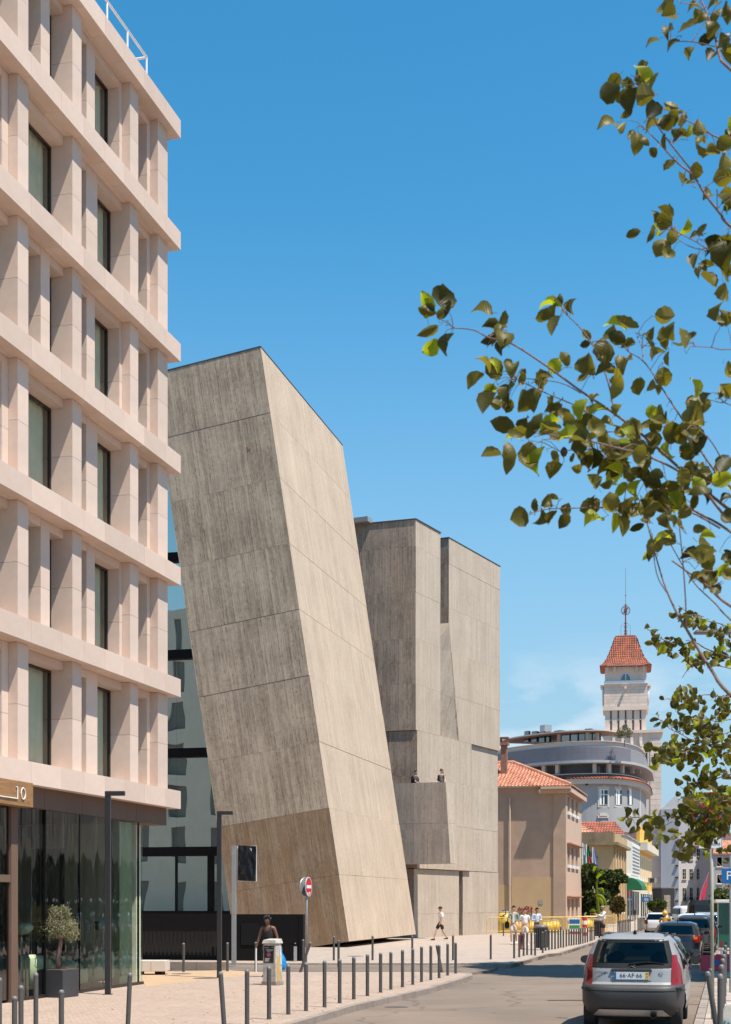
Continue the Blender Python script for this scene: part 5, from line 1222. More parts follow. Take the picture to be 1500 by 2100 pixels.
for px in (1238, 1267, 1291):
    f = onwall(px, 1613, 1656, 1.35 if px < 1290 else 1.15, .002, .10, 'window_surround', lil)
    onwall(px, 1619, 1651, 1.02 if px < 1290 else .84, .101, .16, 'window_frame', white_p, None)
    for dx in (-4.6, 4.6):
        onwall(px + dx * (1 if px < 1290 else .8), 1621, 1629, .38, .161, .18, 'pane', dark_glass); onwall(px + dx * (1 if px < 1290 else .8), 1631, 1650, .38, .161, .18, 'pane', dark_glass)
    m = onwall(px, 1610, 1614, .2, .1, .3, 'keystone', lil)
for px in (1237, 1290): onwall(px, 1668, 1674, .9, .002, .25, 'pediment', lil); onwall(px, 1672, 1678, 1.3, .002, .2, 'pediment', lil)
onwall(1312, 1610, 1740, .9, .002, .12, 'quoin_strip', lil)
for px in (1204, 1314, 1319): onwall(px, 1606, 1611, .25, .2, .5, 'floodlight', black_m)
rt = empty('rooftop_olive_tree', P(1281, 1529, 190) , 0, 'small airy tree growing on the roof terrace before the stone tower', 'tree')
MB().tube([(0, 0, -.2), (0, 0, .7)], .05, 6).build('trunk', dark_bark, rt)
foliage('crown', [(0, 0, 1.7, 1.0, .8), (-.6, 0, 1.5, .6), (.6, 0, 1.6, .6), (.1, 0, 2.4, .4)], 800, .25, olive_leaf, rt, 2, 2)

# end of the street
def far_block(name, px0, px1, ytop, Y, mat, label, ang=0.0, depth=9.0):
    a = P(px0, 0, Y); w = (px1 - px0) / FPX * Y
    t = empty(name, (a.x, Y, 0), R(ang), label, 'building')
    box_obj('wall', mat, t, 0, w, 0, depth, 0, CAMZ + (HOR - ytop) / FPX * Y); return t, w
bg = pm('blue_tile_wall', (.30, .315, .345), .8, .08, .6, .1)
fb1, w = far_block('blue_party_wall', 1356, 1392, 1660, 236, bg, 'tall blank blue-grey party wall at the end of the street', -8)
zt = CAMZ + (HOR - 1660) / FPX * 236
W2 = (1424 - 1356) / FPX * 236
m = MB(); m.prism([(0, .3), (W2, .3), (W2, 9), (0, 9)], zt - 6, zt + .01); m.hexa([(0, .3, zt + .01), (W2, .3, zt + .01), (W2, 9, zt + .01), (0, 9, zt + .01)], [(W2 * .41, .3, zt + 2.1), (W2 * .43, .3, zt + 2.1), (W2 * .43, 9, zt + 2.1), (W2 * .41, 9, zt + 2.1)]); m.build('gable', pm('pale_gable', (.5, .48, .47), .9), fb1)
for i in range(7): box_obj('wall_bracket', bronze, fb1, w * .8, w * .8 + .5, -.35, 0, zt - 3.5 - i * 1.9, zt - 3.3 - i * 1.9)
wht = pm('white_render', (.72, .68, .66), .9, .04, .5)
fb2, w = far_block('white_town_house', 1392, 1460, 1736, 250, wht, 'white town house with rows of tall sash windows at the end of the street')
s2 = 250 / FPX
for y0, y1 in ((1741, 1764), (1782, 1804), (1821, 1848)):
    for px in (1406, 1420, 1434.5, 1448):
        x = (px - 1392) * s2 - .3; z0_, z1_ = CAMZ + (HOR - y1) * s2, CAMZ + (HOR - y0) * s2
        win(fb2, (0, 0, 0), (1, 0, 0), (0, -1, 0), x - .15, z0_, .62, z1_ - z0_, crm, fw=.07, bars=(1, 2))
box_obj('balcony_slab', kerb_m, fb2, .8, w - .3, -.9, -.001, 2.05, 2.25)
for i in range(14): box_obj('baluster', bronze, fb2, 1.1 + i * .29, 1.15 + i * .29, -.85, -.8, 2.25, 2.9)
box_obj('roof_edge', tile_m, fb2, -.2, w + .2, -.5, 3, CAMZ + (HOR - 1736) * s2 + .001, CAMZ + (HOR - 1728) * s2)
tiled((-.3, -.6, CAMZ + (HOR - 1729) * s2), (w + .3, -.6, CAMZ + (HOR - 1729) * s2), (w - .5, 5, CAMZ + (HOR - 1700) * s2), (.5, 5, CAMZ + (HOR - 1700) * s2), .4, .6, tile_m, fb2)
box_obj('attic', crm, fb2, 0, w, 5.5, 9, 12, CAMZ + (HOR - 1672) * s2)
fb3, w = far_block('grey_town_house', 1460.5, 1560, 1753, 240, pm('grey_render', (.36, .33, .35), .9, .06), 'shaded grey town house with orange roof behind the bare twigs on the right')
s3 = 240 / FPX
tiled((-.3, -.6, CAMZ + (HOR - 1752) * s3), (w + .3, -.6, CAMZ + (HOR - 1752) * s3), (w - .5, 5, CAMZ + (HOR - 1722) * s3), (.5, 5, CAMZ + (HOR - 1722) * s3), .4, .6, tile_m, fb3)
for y0, y1 in ((1757, 1778), (1793, 1813)):
    for px in (1470, 1500): win(fb3, (0, 0, 0), (1, 0, 0), (0, -1, 0), (px - 1460.5) * s3, CAMZ + (HOR - y1) * s3, 1.0, (y1 - y0) * s3, crm, fw=.12)
box_obj('attic', pm('plum_wall', (.3, .18, .19), .9), fb3, 1.5, w, 6, 9, 9, CAMZ + (HOR - 1705) * s3)
fb4, w = far_block('dark_low_building', 1358, 1384, 1822, 205, pm('dark_wall', (.04, .037, .035), .9), 'low black gabled shop with posters at the end of the street')
box_obj('poster_panel', pm('mural_beige', (.3, .25, .2), .9, .5, 3), fb4, .3, 1.2, -.05, -.001, .5, 3)
MB().box(-.1, 1.8, 0, 6, 3.95, 4.1).build('tin_roof', kerb_m, fb4)
# white houses across the street (outside the frame, mirrored in the shop glass)
for i, (y0, L, h, lb) in enumerate(((40, 24, 11.5, 'white rendered house across the street, nearest of the three mirrored in the shop glass'), (66, 24, 13.5, 'white rendered house across the street, middle of the three mirrored in the shop glass'), (92, 60, 12.0, 'long white rendered house across the street, farthest of the three mirrored in the shop glass'))):
    t = empty('street_house', (.25 * y0 + 9.8, y0, 0), ROTU, lb, 'building', 'white houses across the street')
    z1 = 4.6
    box_obj('upper_wall', end_m, t, 0, L - .3, -6, -.0, z1, h); box_obj('shopfront', black_m, t, 0, L - .3, -6, -.05, 0, z1 - .02)
    for q in range(int(L / 3.2)):
        for zz in (5.6, 8.7):
            if zz + 1.8 < h: win(t, (0, 0, 0), (1, 0, 0), (0, 1, 0), .9 + q * 3.2, zz, 1.1, 1.9, white_p, bars=(1, 0), sill=False)
        box_obj('pilaster', end_m, t, .1 + q * 3.2, .5 + q * 3.2, -.049, .05, 0, z1 - .03)
# ---------------------------------------------------------------- people
SKIN = {}
def skinmat(c):
    k = 'skin_%d' % int(c[0] * 1000)
    return SKIN.setdefault(k, pm(k, c, .55, .05, 8))
def skin_obj(name, V, E, mat, parent, sub=1, root=0):
    bm = bmesh.new(); lay = bm.verts.layers.skin.verify(); vs_ = []
    for i, (p, r) in enumerate(V):
        v = bm.verts.new(p); v[lay].radius = (r, r) if isinstance(r, (int, float)) else r; v[lay].use_root = (i == root); vs_.append(v)
    for a, b in E: bm.edges.new((vs_[a], vs_[b]))
    me = bpy.data.meshes.new(name + '_skel'); bm.to_mesh(me); bm.free()
    o = bpy.data.objects.new(name + '_tmp', me); col.objects.link(o)
    s = o.modifiers.new('skin', 'SKIN'); s.use_smooth_shade = True; s.branch_smoothing = .6
    u = o.modifiers.new('sub', 'SUBSURF'); u.levels = sub; u.render_levels = sub
    bpy.context.view_layer.update()
    m2 = bpy.data.meshes.new_from_object(o.evaluated_get(bpy.context.evaluated_depsgraph_get()))
    bpy.data.objects.remove(o); m2.materials.clear(); m2.materials.append(mat); m2.name = name
    m2.polygons.foreach_set('use_smooth', [True] * len(m2.polygons))
    r = bpy.data.objects.new(name, m2); col.objects.link(r); r.parent = parent; return r
def lerp(a, b, t): return Vector(a).lerp(Vector(b), t)
def person(loc, rz, label, J, skin, hair, top, bottom, shoes, h=1.75, sleeve=.5, leg=.45, hairlong=0, collar=None, build=1.12, sub=1, cat='person', top_mat_extra=None, girl=False):
    """J overrides joints; faces local -y; metres for a 1.75 m figure"""
    D = dict(pel=(0, 0, .95), wai=(0, 0, 1.10), che=(0, 0, 1.30), nek=(0, 0, 1.47), hd=(0, -.015, 1.63), sl=(-.175, 0, 1.41), sr=(.175, 0, 1.41), el=(-.23, .03, 1.13), er=(.23, .03, 1.13),
             wl=(-.24, -.05, .88), wr=(.24, -.05, .88), hl=(-.09, 0, .90), hr=(.09, 0, .90), kl=(-.10, -.02, .50), kr=(.10, -.02, .50), al=(-.11, .03, .08), ar=(.11, .03, .08))
    D.update(J); D = {k: Vector(v) for k, v in D.items()}
    t = empty('person', loc, rz, label, cat); sc = h / 1.75; t.scale = (sc, sc, sc)
    sm = skinmat(skin); B = build
    V, E = [], []
    def add(p, r, pr=None):
        V.append((Vector(p), r)); 
        if pr is not None: E.append((pr, len(V) - 1))
        return len(V) - 1
    pel = add(D['pel'], (.125 * B, .10 * B)); wa = add(D['wai'], (.11 * B, .09 * B), pel); ch = add(D['che'], (.135 * B, .10 * B), wa)
    up = add(lerp(D['che'], D['nek'], .65), (.11 * B, .08), ch); nk = add(D['nek'], .052, up); n2 = add(lerp(D['nek'], D['hd'], .35), .05, nk)
    hd = add(D['hd'] + Vector((0, 0, -.02)), (.075, .085), n2); h2 = add(D['hd'] + Vector((0, .01, .06)), (.078, .092), hd); add(D['hd'] + Vector((0, .01, .115)), .05, h2)
    for s_ in 'lr':
        sgn = -1 if s_ == 'l' else 1
        S, El, Wr = D['s' + s_], D['e' + s_], D['w' + s_]
        a = add(S, .055 * B, up); b = add(lerp(S, El, .5), .045 * B, a); c = add(El, .038 * B, b); d = add(lerp(El, Wr, .4), .037, c); e = add(Wr, .025, d)
        dr = (Wr - El).normalized(); side = dr.cross(Vector((0, 1, 0)) if abs(dr.y) < .8 else Vector((0, 0, 1))).normalized(); fw = Vector((0, -1, 0)) - dr * dr.dot(Vector((0, -1, 0)))
        fw = fw.normalized() if fw.length > .1 else Vector((0, 0, -1))
        pm_ = add(Wr + dr * .07, (.032, .018), e)
        for k, L in zip((-1.5, -.5, .5, 1.5), (.058, .072, .068, .05)):
            b0 = Wr + dr * .085 + fw * (k * .017); f1 = add(b0, .009, pm_); f2 = add(b0 + dr * L * .55 - side * sgn * .006, .0085, f1); add(b0 + dr * L * .95 - side * sgn * .02, .007, f2)
        f1 = add(Wr + dr * .04 + fw * .035, .010, e); add(Wr + dr * .075 + fw * .05, .008, f1)
        Hh, K, A = D['h' + s_], D['k' + s_], D['a' + s_]
        a = add(Hh, .085 * B, pel); b = add(lerp(Hh, K, .5), .072 * B, a); c = add(K, .052, b); d = add(lerp(K, A, .35), .053, c); e = add(A, .034, d)
        add(A + Vector((0, -.10, -.045)), (.036, .025), e)
    skin_obj('body', V, E, sm, t, sub)
    # face and hair
    H = D['hd']; fc = MB()
    fc.ball(H + Vector((0, -.098, .0)), .016, 6, 5, (1, 1, 1.3)); fc.build('nose', sm, t, smooth=True)
    e_ = MB(); 
    for x in (-.03, .03): e_.ball(H + Vector((x, -.082, .03)), .012, 6, 5, (1.2, .6, .6))
    e_.build('eyes', tblk, t); e2 = MB(); e2.ball(H + Vector((0, -.082, -.045)), .02, 8, 5, (1.1, .5, .3)); e2.build('mouth', pm('lips%d' % len(bpy.data.materials), (skin[0] * .8, skin[1] * .5, skin[2] * .5), .6), t)
    er_ = MB()
    for x in (-.082, .082): er_.ball(H + Vector((x, .01, .01)), .028, 6, 5, (.4, .8, 1.1))
    er_.build('ears', sm, t, smooth=True)
    if hair is not None:
        hm = MB(); n = 14; rings = []
        for i in range(6):
            a = i / 5 * R(100); rr_ = .102 * math.sin(max(a, .05)); z = .03 + .105 * math.cos(a)
            ring = []
            for k in range(n):
                b = 2 * math.pi * k / n; front = max(0, -math.sin(b)); zz = z if i < 4 else z + (front ** 2) * (.075 if i == 4 else .12)
                rj = 1 + .06 * noise.noise(Vector((b * 3, i, loc[0])))
                ring.append(hm.vt(H + Vector((rr_ * .86 * math.cos(b) * rj, .015 + rr_ * 1.08 * math.sin(b) * rj, zz + .02))))
            rings.append(ring)
        for p_, q in zip(rings, rings[1:]):
            for k in range(n): hm.idx((p_[k], p_[(k+1) % n], q[(k+1) % n], q[k]))
        hm.idx(rings[0][::-1]); hm.build('hair', hair, t, smooth=True)
        if hairlong: 
            q = MB(); q.tube([H + Vector((0, .09, .03)), H + Vector((.0, .13, -.06)), H + Vector((.02, .12, -.16))], [.035, .03, .012], 8); q.build('ponytail', hair, t, smooth=True)
    # shirt
    if top is not None:
        V, E = [], []; k = 1.17
        b0 = add(lerp(D['pel'], D['wai'], .1 if not girl else .6), (.145 * B, .12 * B) if not girl else (.125*B, .1*B)); wa = add(D['wai'], (.135 * B, .115 * B), b0); ch = add(D['che'], (.158 * B, .125 * B), wa)
        up = add(lerp(D['che'], D['nek'], .62 if not girl else .3), (.128 * B, .10 * B), ch)
        if not girl:
            add(lerp(D['che'], D['nek'], .9), .066, up)
            for s_ in 'lr':
                S, El, Wr = D['s' + s_], D['e' + s_], D['w' + s_]; a = add(S, .073 * B, up)
                if sleeve <= 1: m_ = add(lerp(S, El, .5 * sleeve), .066 * B, a); add(lerp(S, El, sleeve), .058 * B, m_)
                else: m_ = add(lerp(S, El, .5), .06 * B, a); c = add(El, .052 * B, m_); add(lerp(El, Wr, sleeve - 1), .04, c)
        skin_obj('shirt', V, E, top, t, sub)
    V, E = [], []
    p0 = add(D['pel'] + Vector((0, 0, .06)), (.128 * B, .108 * B)); p1 = add(D['pel'] - Vector((0, 0, .03)), (.135 * B, .11 * B), p0)
    for s_ in 'lr':
        Hh, K, A = D['h' + s_], D['k' + s_], D['a' + s_]; a = add(Hh - Vector((0, 0, .04)), .10 * B, p1)
        if leg <= 1: b = add(lerp(Hh, K, .5 * leg + .1), .092 * B, a); add(lerp(Hh, K, leg + .12), .082 * B, b)
        else: b = add(lerp(Hh, K, .5), .083 * B, a); c = add(K, .066, b); d = add(lerp(K, A, .5), .06, c); add(lerp(K, A, .95), .055, d)
    skin_obj('trousers' if leg > 1 else 'shorts', V, E, bottom, t, sub)
    for s_ in 'lr':
        A = D['a' + s_]; m = MB(); z = A.z - .075
        m.hexa([A + Vector((-.045, .06, -.08)), A + Vector((.045, .06, -.08)), A + Vector((.05, -.2, -.08)), A + Vector((-.05, -.2, -.08))], [A + Vector((-.04, .055, .03)), A + Vector((.04, .055, .03)), A + Vector((.04, -.17, -.035)), A + Vector((-.04, -.17, -.035))])
        m.build('shoe', shoes, t, bevel=.015)
    return t, D
fab = lambda nme, c, **k: pm(nme, c, .85, .12, 9, .3, **k)
wsh = fab('white_shirt', (.72, .70, .68)); bsh = fab('black_shorts', (.018, .018, .022)); dhair = pm('dark_hair', (.012, .009, .008), .5, .3, 30); wshoe = fab('white_shoe', (.7, .68, .66)); bshoe = fab('black_shoe', (.015, .015, .016))
LS, TS, DS = (.52, .30, .21), (.36, .19, .12), (.16, .075, .045)
# walking man
g = G(904, 1929)
t, D = person(g, R(-62), 'man in white shirt, black shorts and dark cap walking past the concrete block', dict(kl=(-.09, -.22, .52), al=(-.09, -.36, .10), kr=(.09, .08, .50), ar=(.09, .33, .14), el=(-.22, .08, 1.14), wl=(-.2, .10, .90), er=(.22, -.03, 1.14), wr=(.2, -.13, .92)), LS, dhair, wsh, bsh, bshoe, 1.78, sleeve=.95, leg=.75)
c_ = MB(); c_.M = Matrix.Translation(D['hd']); c_.lathe([(.10, .045), (.10, .085), (.07, .125), (.01, .14)], 14); c_.hexa([(-.07, -.08, .045), (.07, -.08, .045), (.055, -.18, .035), (-.055, -.18, .035)], [(-.07, -.08, .06), (.07, -.08, .06), (.055, -.18, .045), (-.055, -.18, .045)]); c_.build('cap', bshoe, t)
# three young men
g = G(1054, 1937)
t, D = person(g, R(-8), 'man in open grey-green shirt and pale shorts with a black shoulder bag', dict(kl=(-.1, -.1, .5), al=(-.1, -.1, .08), ar=(.12, .2, .12), kr=(.1, .02, .5), el=(-.25, -.02, 1.15), wl=(-.14, -.2, 1.12), wr=(.26, -.1, .88)), LS, dhair, fab('sage_shirt', (.23, .30, .26)), fab('beige_shorts', (.58, .50, .42)), wshoe, 1.84, sleeve=1.5, leg=.8)
m = MB(); m.box(-.42, -.2, .02, .2, .72, 1.05); m.build('shoulder_bag', bsh, t, bevel=.04); MB().tube([(-.3, .1, 1.03), (-.2, .08, 1.5), (-.05, .1, 1.42)], .02, 5).build('bag_strap', bsh, t)
m = MB(); m.hexa([(-.05, -.125, 1.0), (.05, -.125, 1.0), (.04, -.13, 1.4), (-.04, -.13, 1.4)], [(-.05, -.135, 1.0), (.05, -.135, 1.0), (.04, -.137, 1.4), (-.04, -.137, 1.4)]); m.build('undershirt', wsh, t)
g = G(1077, 1938)
person(g, R(4), 'man in white t-shirt and cream shorts between his two companions', dict(kl=(-.1, .05, .5), al=(-.11, .22, .13), kr=(.1, -.1, .5), ar=(.11, -.08, .08), wl=(-.26, -.12, .9), wr=(.26, .02, .9)), LS, dhair, wsh, fab('cream_shorts', (.62, .55, .48)), wshoe, 1.72, sleeve=.8, leg=.8)
g = G(1101, 1935)
t, D = person(g, R(12), 'man in pale blue shirt and dark jeans looking at his phone', dict(hd=(0, -.06, 1.60), el=(-.24, .0, 1.14), wl=(-.1, -.24, 1.15), er=(.24, .0, 1.14), wr=(.08, -.24, 1.15), kl=(-.1, -.08, .5), al=(-.1, -.05, .08), ar=(.1, .12, .09)), TS, dhair, fab('pale_blue_shirt', (.50, .56, .66)), fab('dark_jeans', (.02, .035, .075)), bshoe, 1.77, sleeve=1.8, leg=2)
MB().box(-.05, .05, -.36, -.28, 1.14, 1.155).build('phone', tblk, t); MB().box(-.14, .14, -.115, .1, .985, 1.01).build('belt', bshoe, t)
# man leaning at the barrier
g = P(1238, 1930, 79); g.z = 0
t, D = person(g, R(-75), 'man in white long sleeves and headband standing at the yellow barriers with raised hands', dict(el=(-.2, -.12, 1.18), wl=(-.16, -.38, 1.28), er=(.2, -.14, 1.2), wr=(.14, -.40, 1.30), hd=(0, -.05, 1.62)), TS, dhair, fab('white_longsleeve', (.70, .69, .70)), bsh, bshoe, 1.85, sleeve=1.85, leg=.7, build=1.08)
m = MB(); m.M = Matrix.Translation(D['hd']); m.lathe([(.093, .045), (.097, .06), (.097, .09), (.09, .10)], 14); m.build('headband', fab('pink_band', (.62, .45, .45)), t)
# woman behind the cabinet
g = G(550, 2004)
t, D = person(g, R(-14), 'woman with dark curly hair in a black tank top, standing behind the poster cabinet', dict(hd=(-.01, -.05, 1.60), el=(-.27, .0, 1.12), wl=(-.34, -.03, .84), er=(.26, .04, 1.14), wr=(.32, -.03, .88)), DS, dhair, fab('black_top', (.012, .011, .012)), bsh, bshoe, 1.67, leg=.9, girl=True, sub=2)
q = MB(); rnd = random.Random(2)
for _ in range(55):
    v = Vector((rnd.gauss(0, 1), rnd.gauss(0, 1), rnd.gauss(0, 1))).normalized()
    if v.z < -.1 or (v.y < -.3 and v.z < .55): continue
    q.ball(D['hd'] + Vector((v.x * .095, .02 + v.y * .105, .04 + v.z * .12)), .035, 7, 5)
q.build('curls', dhair, t, smooth=True)
for x in (-.1, .1): MB().tube([(x, -.115, 1.36), (x * 1.05, -.06, 1.475), (x * 1.0, .06, 1.44), (x, .09, 1.34)], .014, 6).build('shoulder_strap', bsh, t)
st = empty('white_stick', g + Matrix.Rotation(R(-14), 3, 'Z') @ Vector((-.325, -.06, 0)), 0, "long white stick held in the woman's lowered hand", 'stick')
MB().tube([(0, 0, .12), (.0, 0, .78)], .02, 8).build('rod', white_p, st)
bg_ = empty('blue_plastic_bag', g + Matrix.Rotation(R(-14), 3, 'Z') @ Vector((.36, -.05, .28)), 0, "bright blue plastic bag hanging from the woman's hand beside the cabinet", 'bag')
m = MB(); n = 18; rings = []
for i, (r_, z) in enumerate(((.04, -.10), (.13, -.08), (.165, .0), (.17, .10), (.145, .22), (.085, .33), (.05, .40), (.07, .47))):
    rings.append([m.vt((r_ * (1 + .22 * noise.noise(Vector((math.cos(2*math.pi*k/n) * 2, math.sin(2*math.pi*k/n) * 2, z * 9)))) * math.cos(2*math.pi*k/n), r_ * .8 * (1 + .2 * noise.noise(Vector((k * .9, z * 7, 3)))) * math.sin(2*math.pi*k/n), z)) for k in range(n)])
for p_, q in zip(rings, rings[1:]):
    for k in range(n): m.idx((p_[k], p_[(k+1) % n], q[(k+1) % n], q[k]))
m.idx(rings[0][::-1]); m.build('bag_body', pm('blue_plastic', (.0, .22, .55), .3, .2, 8, .6), bg_, smooth=True)
MB().tube([(-.03, 0, .38), (-.05, 0, .52), (0, 0, .58), (.05, 0, .52), (.03, 0, .38)], .012, 5).build('bag_handle', MATS['blue_plastic'], bg_)
# two visitors on the balcony
Mt = Matrix.Translation(T2.location) @ Matrix.Rotation(R(63.43), 4, 'Z')
t, D = person(Mt @ Vector((-.55, -.25, 7.70)), R(60), 'man with backpack looking right over the concrete balcony parapet', dict(el=(-.24, -.1, 1.12), er=(.24, -.1, 1.12), wl=(-.2, -.3, 1.0), wr=(.2, -.3, 1.0)), TS, dhair, fab('dark_polo', (.05, .05, .07)), bsh, bshoe, 1.74, sleeve=.8)
MB().box(-.16, .16, .1, .26, 1.02, 1.45).build('backpack', bsh, t, bevel=.05)
t, D = person(Mt @ Vector((-.55, -1.85, 7.70)), R(-40), 'woman with ponytail and sunglasses at the right end of the concrete balcony', dict(el=(-.24, -.08, 1.14), er=(.26, -.02, 1.15), wl=(-.18, -.28, 1.02), wr=(.34, -.16, .98)), LS, pm('brown_hair', (.09, .05, .03), .6, .3, 20), fab('grey_top', (.20, .20, .21)), bsh, bshoe, 1.76, sleeve=.35, hairlong=1)
MB().box(-.09, .09, -.105, -.09, D['hd'].z + .015, D['hd'].z + .05).build('sunglasses', tblk, t); MB().box(-.2, -.1, -.14, .1, 1.08, 1.42).build('waistcoat', bsh, t, bevel=.02)

# ---------------------------------------------------------------- barriers, bins, yellow bags
yl = pm('barrier_yellow', (.62, .40, .05), .5, .1); ybag = pm('yellow_tarpaulin', (.60, .38, .05), .5, .15, 3, .5, bscale=6)
def barrier(px, Y, rz, label):
    t = empty('crowd_barrier', (P(px, 0, Y).x, Y, 0), rz, label, 'barrier', 'yellow tubular barriers along the beige building')
    m = MB(); w, h = 1.1, 1.08
    m.tube([(-w, 0, .0), (-w, 0, h - .12), (-w + .12, 0, h), (w - .12, 0, h), (w, 0, h - .12), (w, 0, .0)], .025, 6); m.tube([(-w, 0, .22), (w, 0, .22)], .02, 6); m.build('barrier_frame', yl, t)
    for k in range(9):
        x = -w + .22 * (k + 1); MB().tube([(x, 0, .22), (x, 0, h)], .011, 4).build('bar', yl, t)
    for x in (-.8, .8): MB().box(x - .03, x + .03, -.3, .3, 0, .03).build('foot', yl, t)
for i, (px, Y, a) in enumerate(((1035, 91, 5), (1062, 92, -4), (1120, 92, 3), (1142, 93, 8), (1158, 94, -10), (1198, 95, 5), (1212, 97, 6), (1228, 100, 10))):
    barrier(px, Y, R(a), f'yellow tubular barrier, {ORD[i]} from the concrete block')
def sack(px, Y, w, h, label, z=0, d=.6):
    t = empty('yellow_sack', (P(px, 0, Y).x, Y, z), R(random.uniform(-15, 15)), label, 'sack', 'yellow tarpaulin sacks behind the barriers')
    m = MB(); n = 12; rings = []
    for i in range(6):
        f = i / 5; rr_ = (1 - .12 * math.cos(f * 6)) * (1 if f < .9 else .8)
        rings.append([m.vt((w/2 * rr_ * (1 + .12 * noise.noise(Vector((k, f * 3, px)))) * (abs(math.cos(2*math.pi*k/n)) ** .6) * (1 if math.cos(2*math.pi*k/n) > 0 else -1), d * rr_ * (abs(math.sin(2*math.pi*k/n)) ** .6) * (1 if math.sin(2*math.pi*k/n) > 0 else -1), h * f + .06 * noise.noise(Vector((k * .7, px, f))))) for k in range(n)])
    for p_, q in zip(rings, rings[1:]):
        for k in range(n): m.idx((p_[k], p_[(k+1) % n], q[(k+1) % n], q[k]))
    m.idx(rings[0][::-1]); m.idx(rings[-1]); m.build('sack_body', ybag, t, smooth=True)
    m = MB(); m.ball((0, 0, h), w * .42, 9, 6, (1, .8, .4)); m.build('rubble', kerb_m, t)
    return t
for px, Y, w, h, lb in ((1036, 97, 1.0, 1.3, 'tall yellow sack with a black print right beside the concrete block'), (1058, 97.5, .9, .75, 'yellow sack behind the man with the shoulder bag'), (1088, 98, .9, .7, 'yellow sack behind the two men on the right of the trio'), (1122, 98, .8, .7, 'yellow sack left of the street bin'), (1137, 98.5, .8, .75, 'yellow sack right of the street bin'), (1203, 101, .9, .8, 'yellow sack right of the information board'), (1224, 103, .9, .75, 'yellow sack behind the man with headband')):
    s_ = sack(px, Y, w, h, lb)
sk = [o for o in bpy.data.objects if o.name == 'yellow_sack'][0]
m = MB(); m.tube([(-.12, -.62, 1.45), (.1, -.63, 1.5), (.12, -.62, 1.25), (-.1, -.62, 1.15)], .04, 5); m.build('print_mark', tblk, sk)
ib = empty('information_board', P(1179, 0, 93) - Vector((0, 0, P(1179, 0, 93).z)), R(-4), 'blue, green and white information board standing at the barriers', 'sign')
s3_ = 93 / FPX; zt, zb = CAMZ + (HOR - 1884) * s3_, CAMZ + (HOR - 1920) * s3_
MB().box(-.36, .36, -.02, .02, zb, zt).build('board', signw, ib); hh = (zt - zb)
for nme, f0, f1, c in (('blue_panel', .70, .95, (.02, .10, .28)), ('green_panel', .42, .62, (.03, .22, .05)), ('red_panel', .05, .25, (.35, .03, .04))):
    MB().box(-.33, .33, -.03, -.021, zb + hh * f0, zb + hh * f1).build(nme, pm(nme, c, .5), ib)
for x in (-.3, .3): MB().box(x - .02, x + .02, -.015, .015, 0, zb).build('leg', galv, ib)
def bin_(px, Y, label, w=.27, h=1.05):
    t = empty('litter_bin', (P(px, 0, Y).x, Y, 0), 0, label, 'litter bin', 'grey slatted litter bins')
    MB().lathe([(w * .85, .08), (w * .9, h - .1)], 20).build('liner', black_m, t)
    for k in range(22):
        a = 2 * math.pi * k / 22; MB().tube([(w * math.cos(a), w * math.sin(a), .1), (w * math.cos(a), w * math.sin(a), h - .12)], .022, 5).build('slat', steel_b, t)
    MB().lathe([(w * 1.05, h - .12), (w * 1.1, h - .06), (w * .95, h), (.02, h + .04)], 20).build('lid', steel_b2, t, smooth=True); MB().lathe([(.05, 0), (.05, .1)], 10).build('foot', black_m, t)
bin_(1110.5, 62.5, 'round slatted grey litter bin in the dense bollard row')
bin_(1230, 84, 'dark round litter bin at the far end of the bollard row', .3)
rw = pm('cone_white', (.7, .68, .66), .6); rd = pm('marker_red', (.5, .02, .03), .5)
def marker(px, Y, z1, label, r=.07):
    t = empty('marker_post', (P(px, 0, Y).x, Y, 0), 0, label, 'marker post', 'red and white marker posts')
    for k in range(5): MB().lathe([(r, z1 * k / 5), (r, z1 * (k + 1) / 5)], 10).build('band', rd if k % 2 == 0 else rw, t)
marker(1199.5, 88, 1.15, 'red and white marker post beside the information board', .14)
marker(1480.5, 40, 1.0, 'slim red and white marker post beyond the red barrier', .03)
rh = empty('fire_hydrant', P(1071, 0, 63) * 1.0, 0, 'dark red hydrant half hidden behind the slim bollards', 'hydrant'); rh.location.z = 0
MB().lathe([(.14, 0), (.14, .05), (.1, .06), (.1, .5), (.13, .52), (.13, .62), (.08, .72), (.02, .76)], 14).build('hydrant_body', pm('dull_red', (.12, .012, .014), .6), rh, smooth=True)
for i, (px, Y, lb) in enumerate(((1466, 43.5, 'red plastic road barrier left of the pole, with blue print'), (1496, 44.5, 'red plastic road barrier right of the thick bollards'))):
    t = empty('plastic_barrier', (P(px, 0, Y).x, Y, 0), R(-6), lb, 'barrier', 'red plastic barriers on the right pavement')
    m = MB(); m.hexa([(-.42, -.22, 0), (.42, -.22, 0), (.42, .22, 0), (-.42, .22, 0)], [(-.40, -.07, .46), (.40, -.07, .46), (.40, .07, .46), (-.40, .07, .46)]); m.build('barrier_body', pm('barrier_red%d' % i, (.62, .03, .05), .45, .1), t, bevel=.02)
    m = MB(); m.face([(-.05, -.17, .18), (.12, -.165, .19), (.12, -.13, .32), (-.05, -.135, .30)]); m.build('print_patch', blue, t)
cbk = empty('concrete_block', (P(1500, 0, 20.5).x - .06, 20.5, 0), R(-14), 'pale concrete block with teal graffiti in the lower right corner', 'concrete block')
m = MB(); m.hexa([(-.25, -.25, 0), (.5, -.25, 0), (.5, .25, 0), (-.25, .25, 0)], [(-.02, -.2, .62), (.5, -.2, .66), (.5, .2, .66), (-.02, .2, .62)]); m.build('block_body', cab_w, cbk, bevel=.015)
m = MB(); 
for k in range(5): m.tube([(-.1 + k * .05, -.252 + .02, .12 + .03 * k), (-.02 + k * .05, -.24, .4 - .02 * k)], .014, 5)
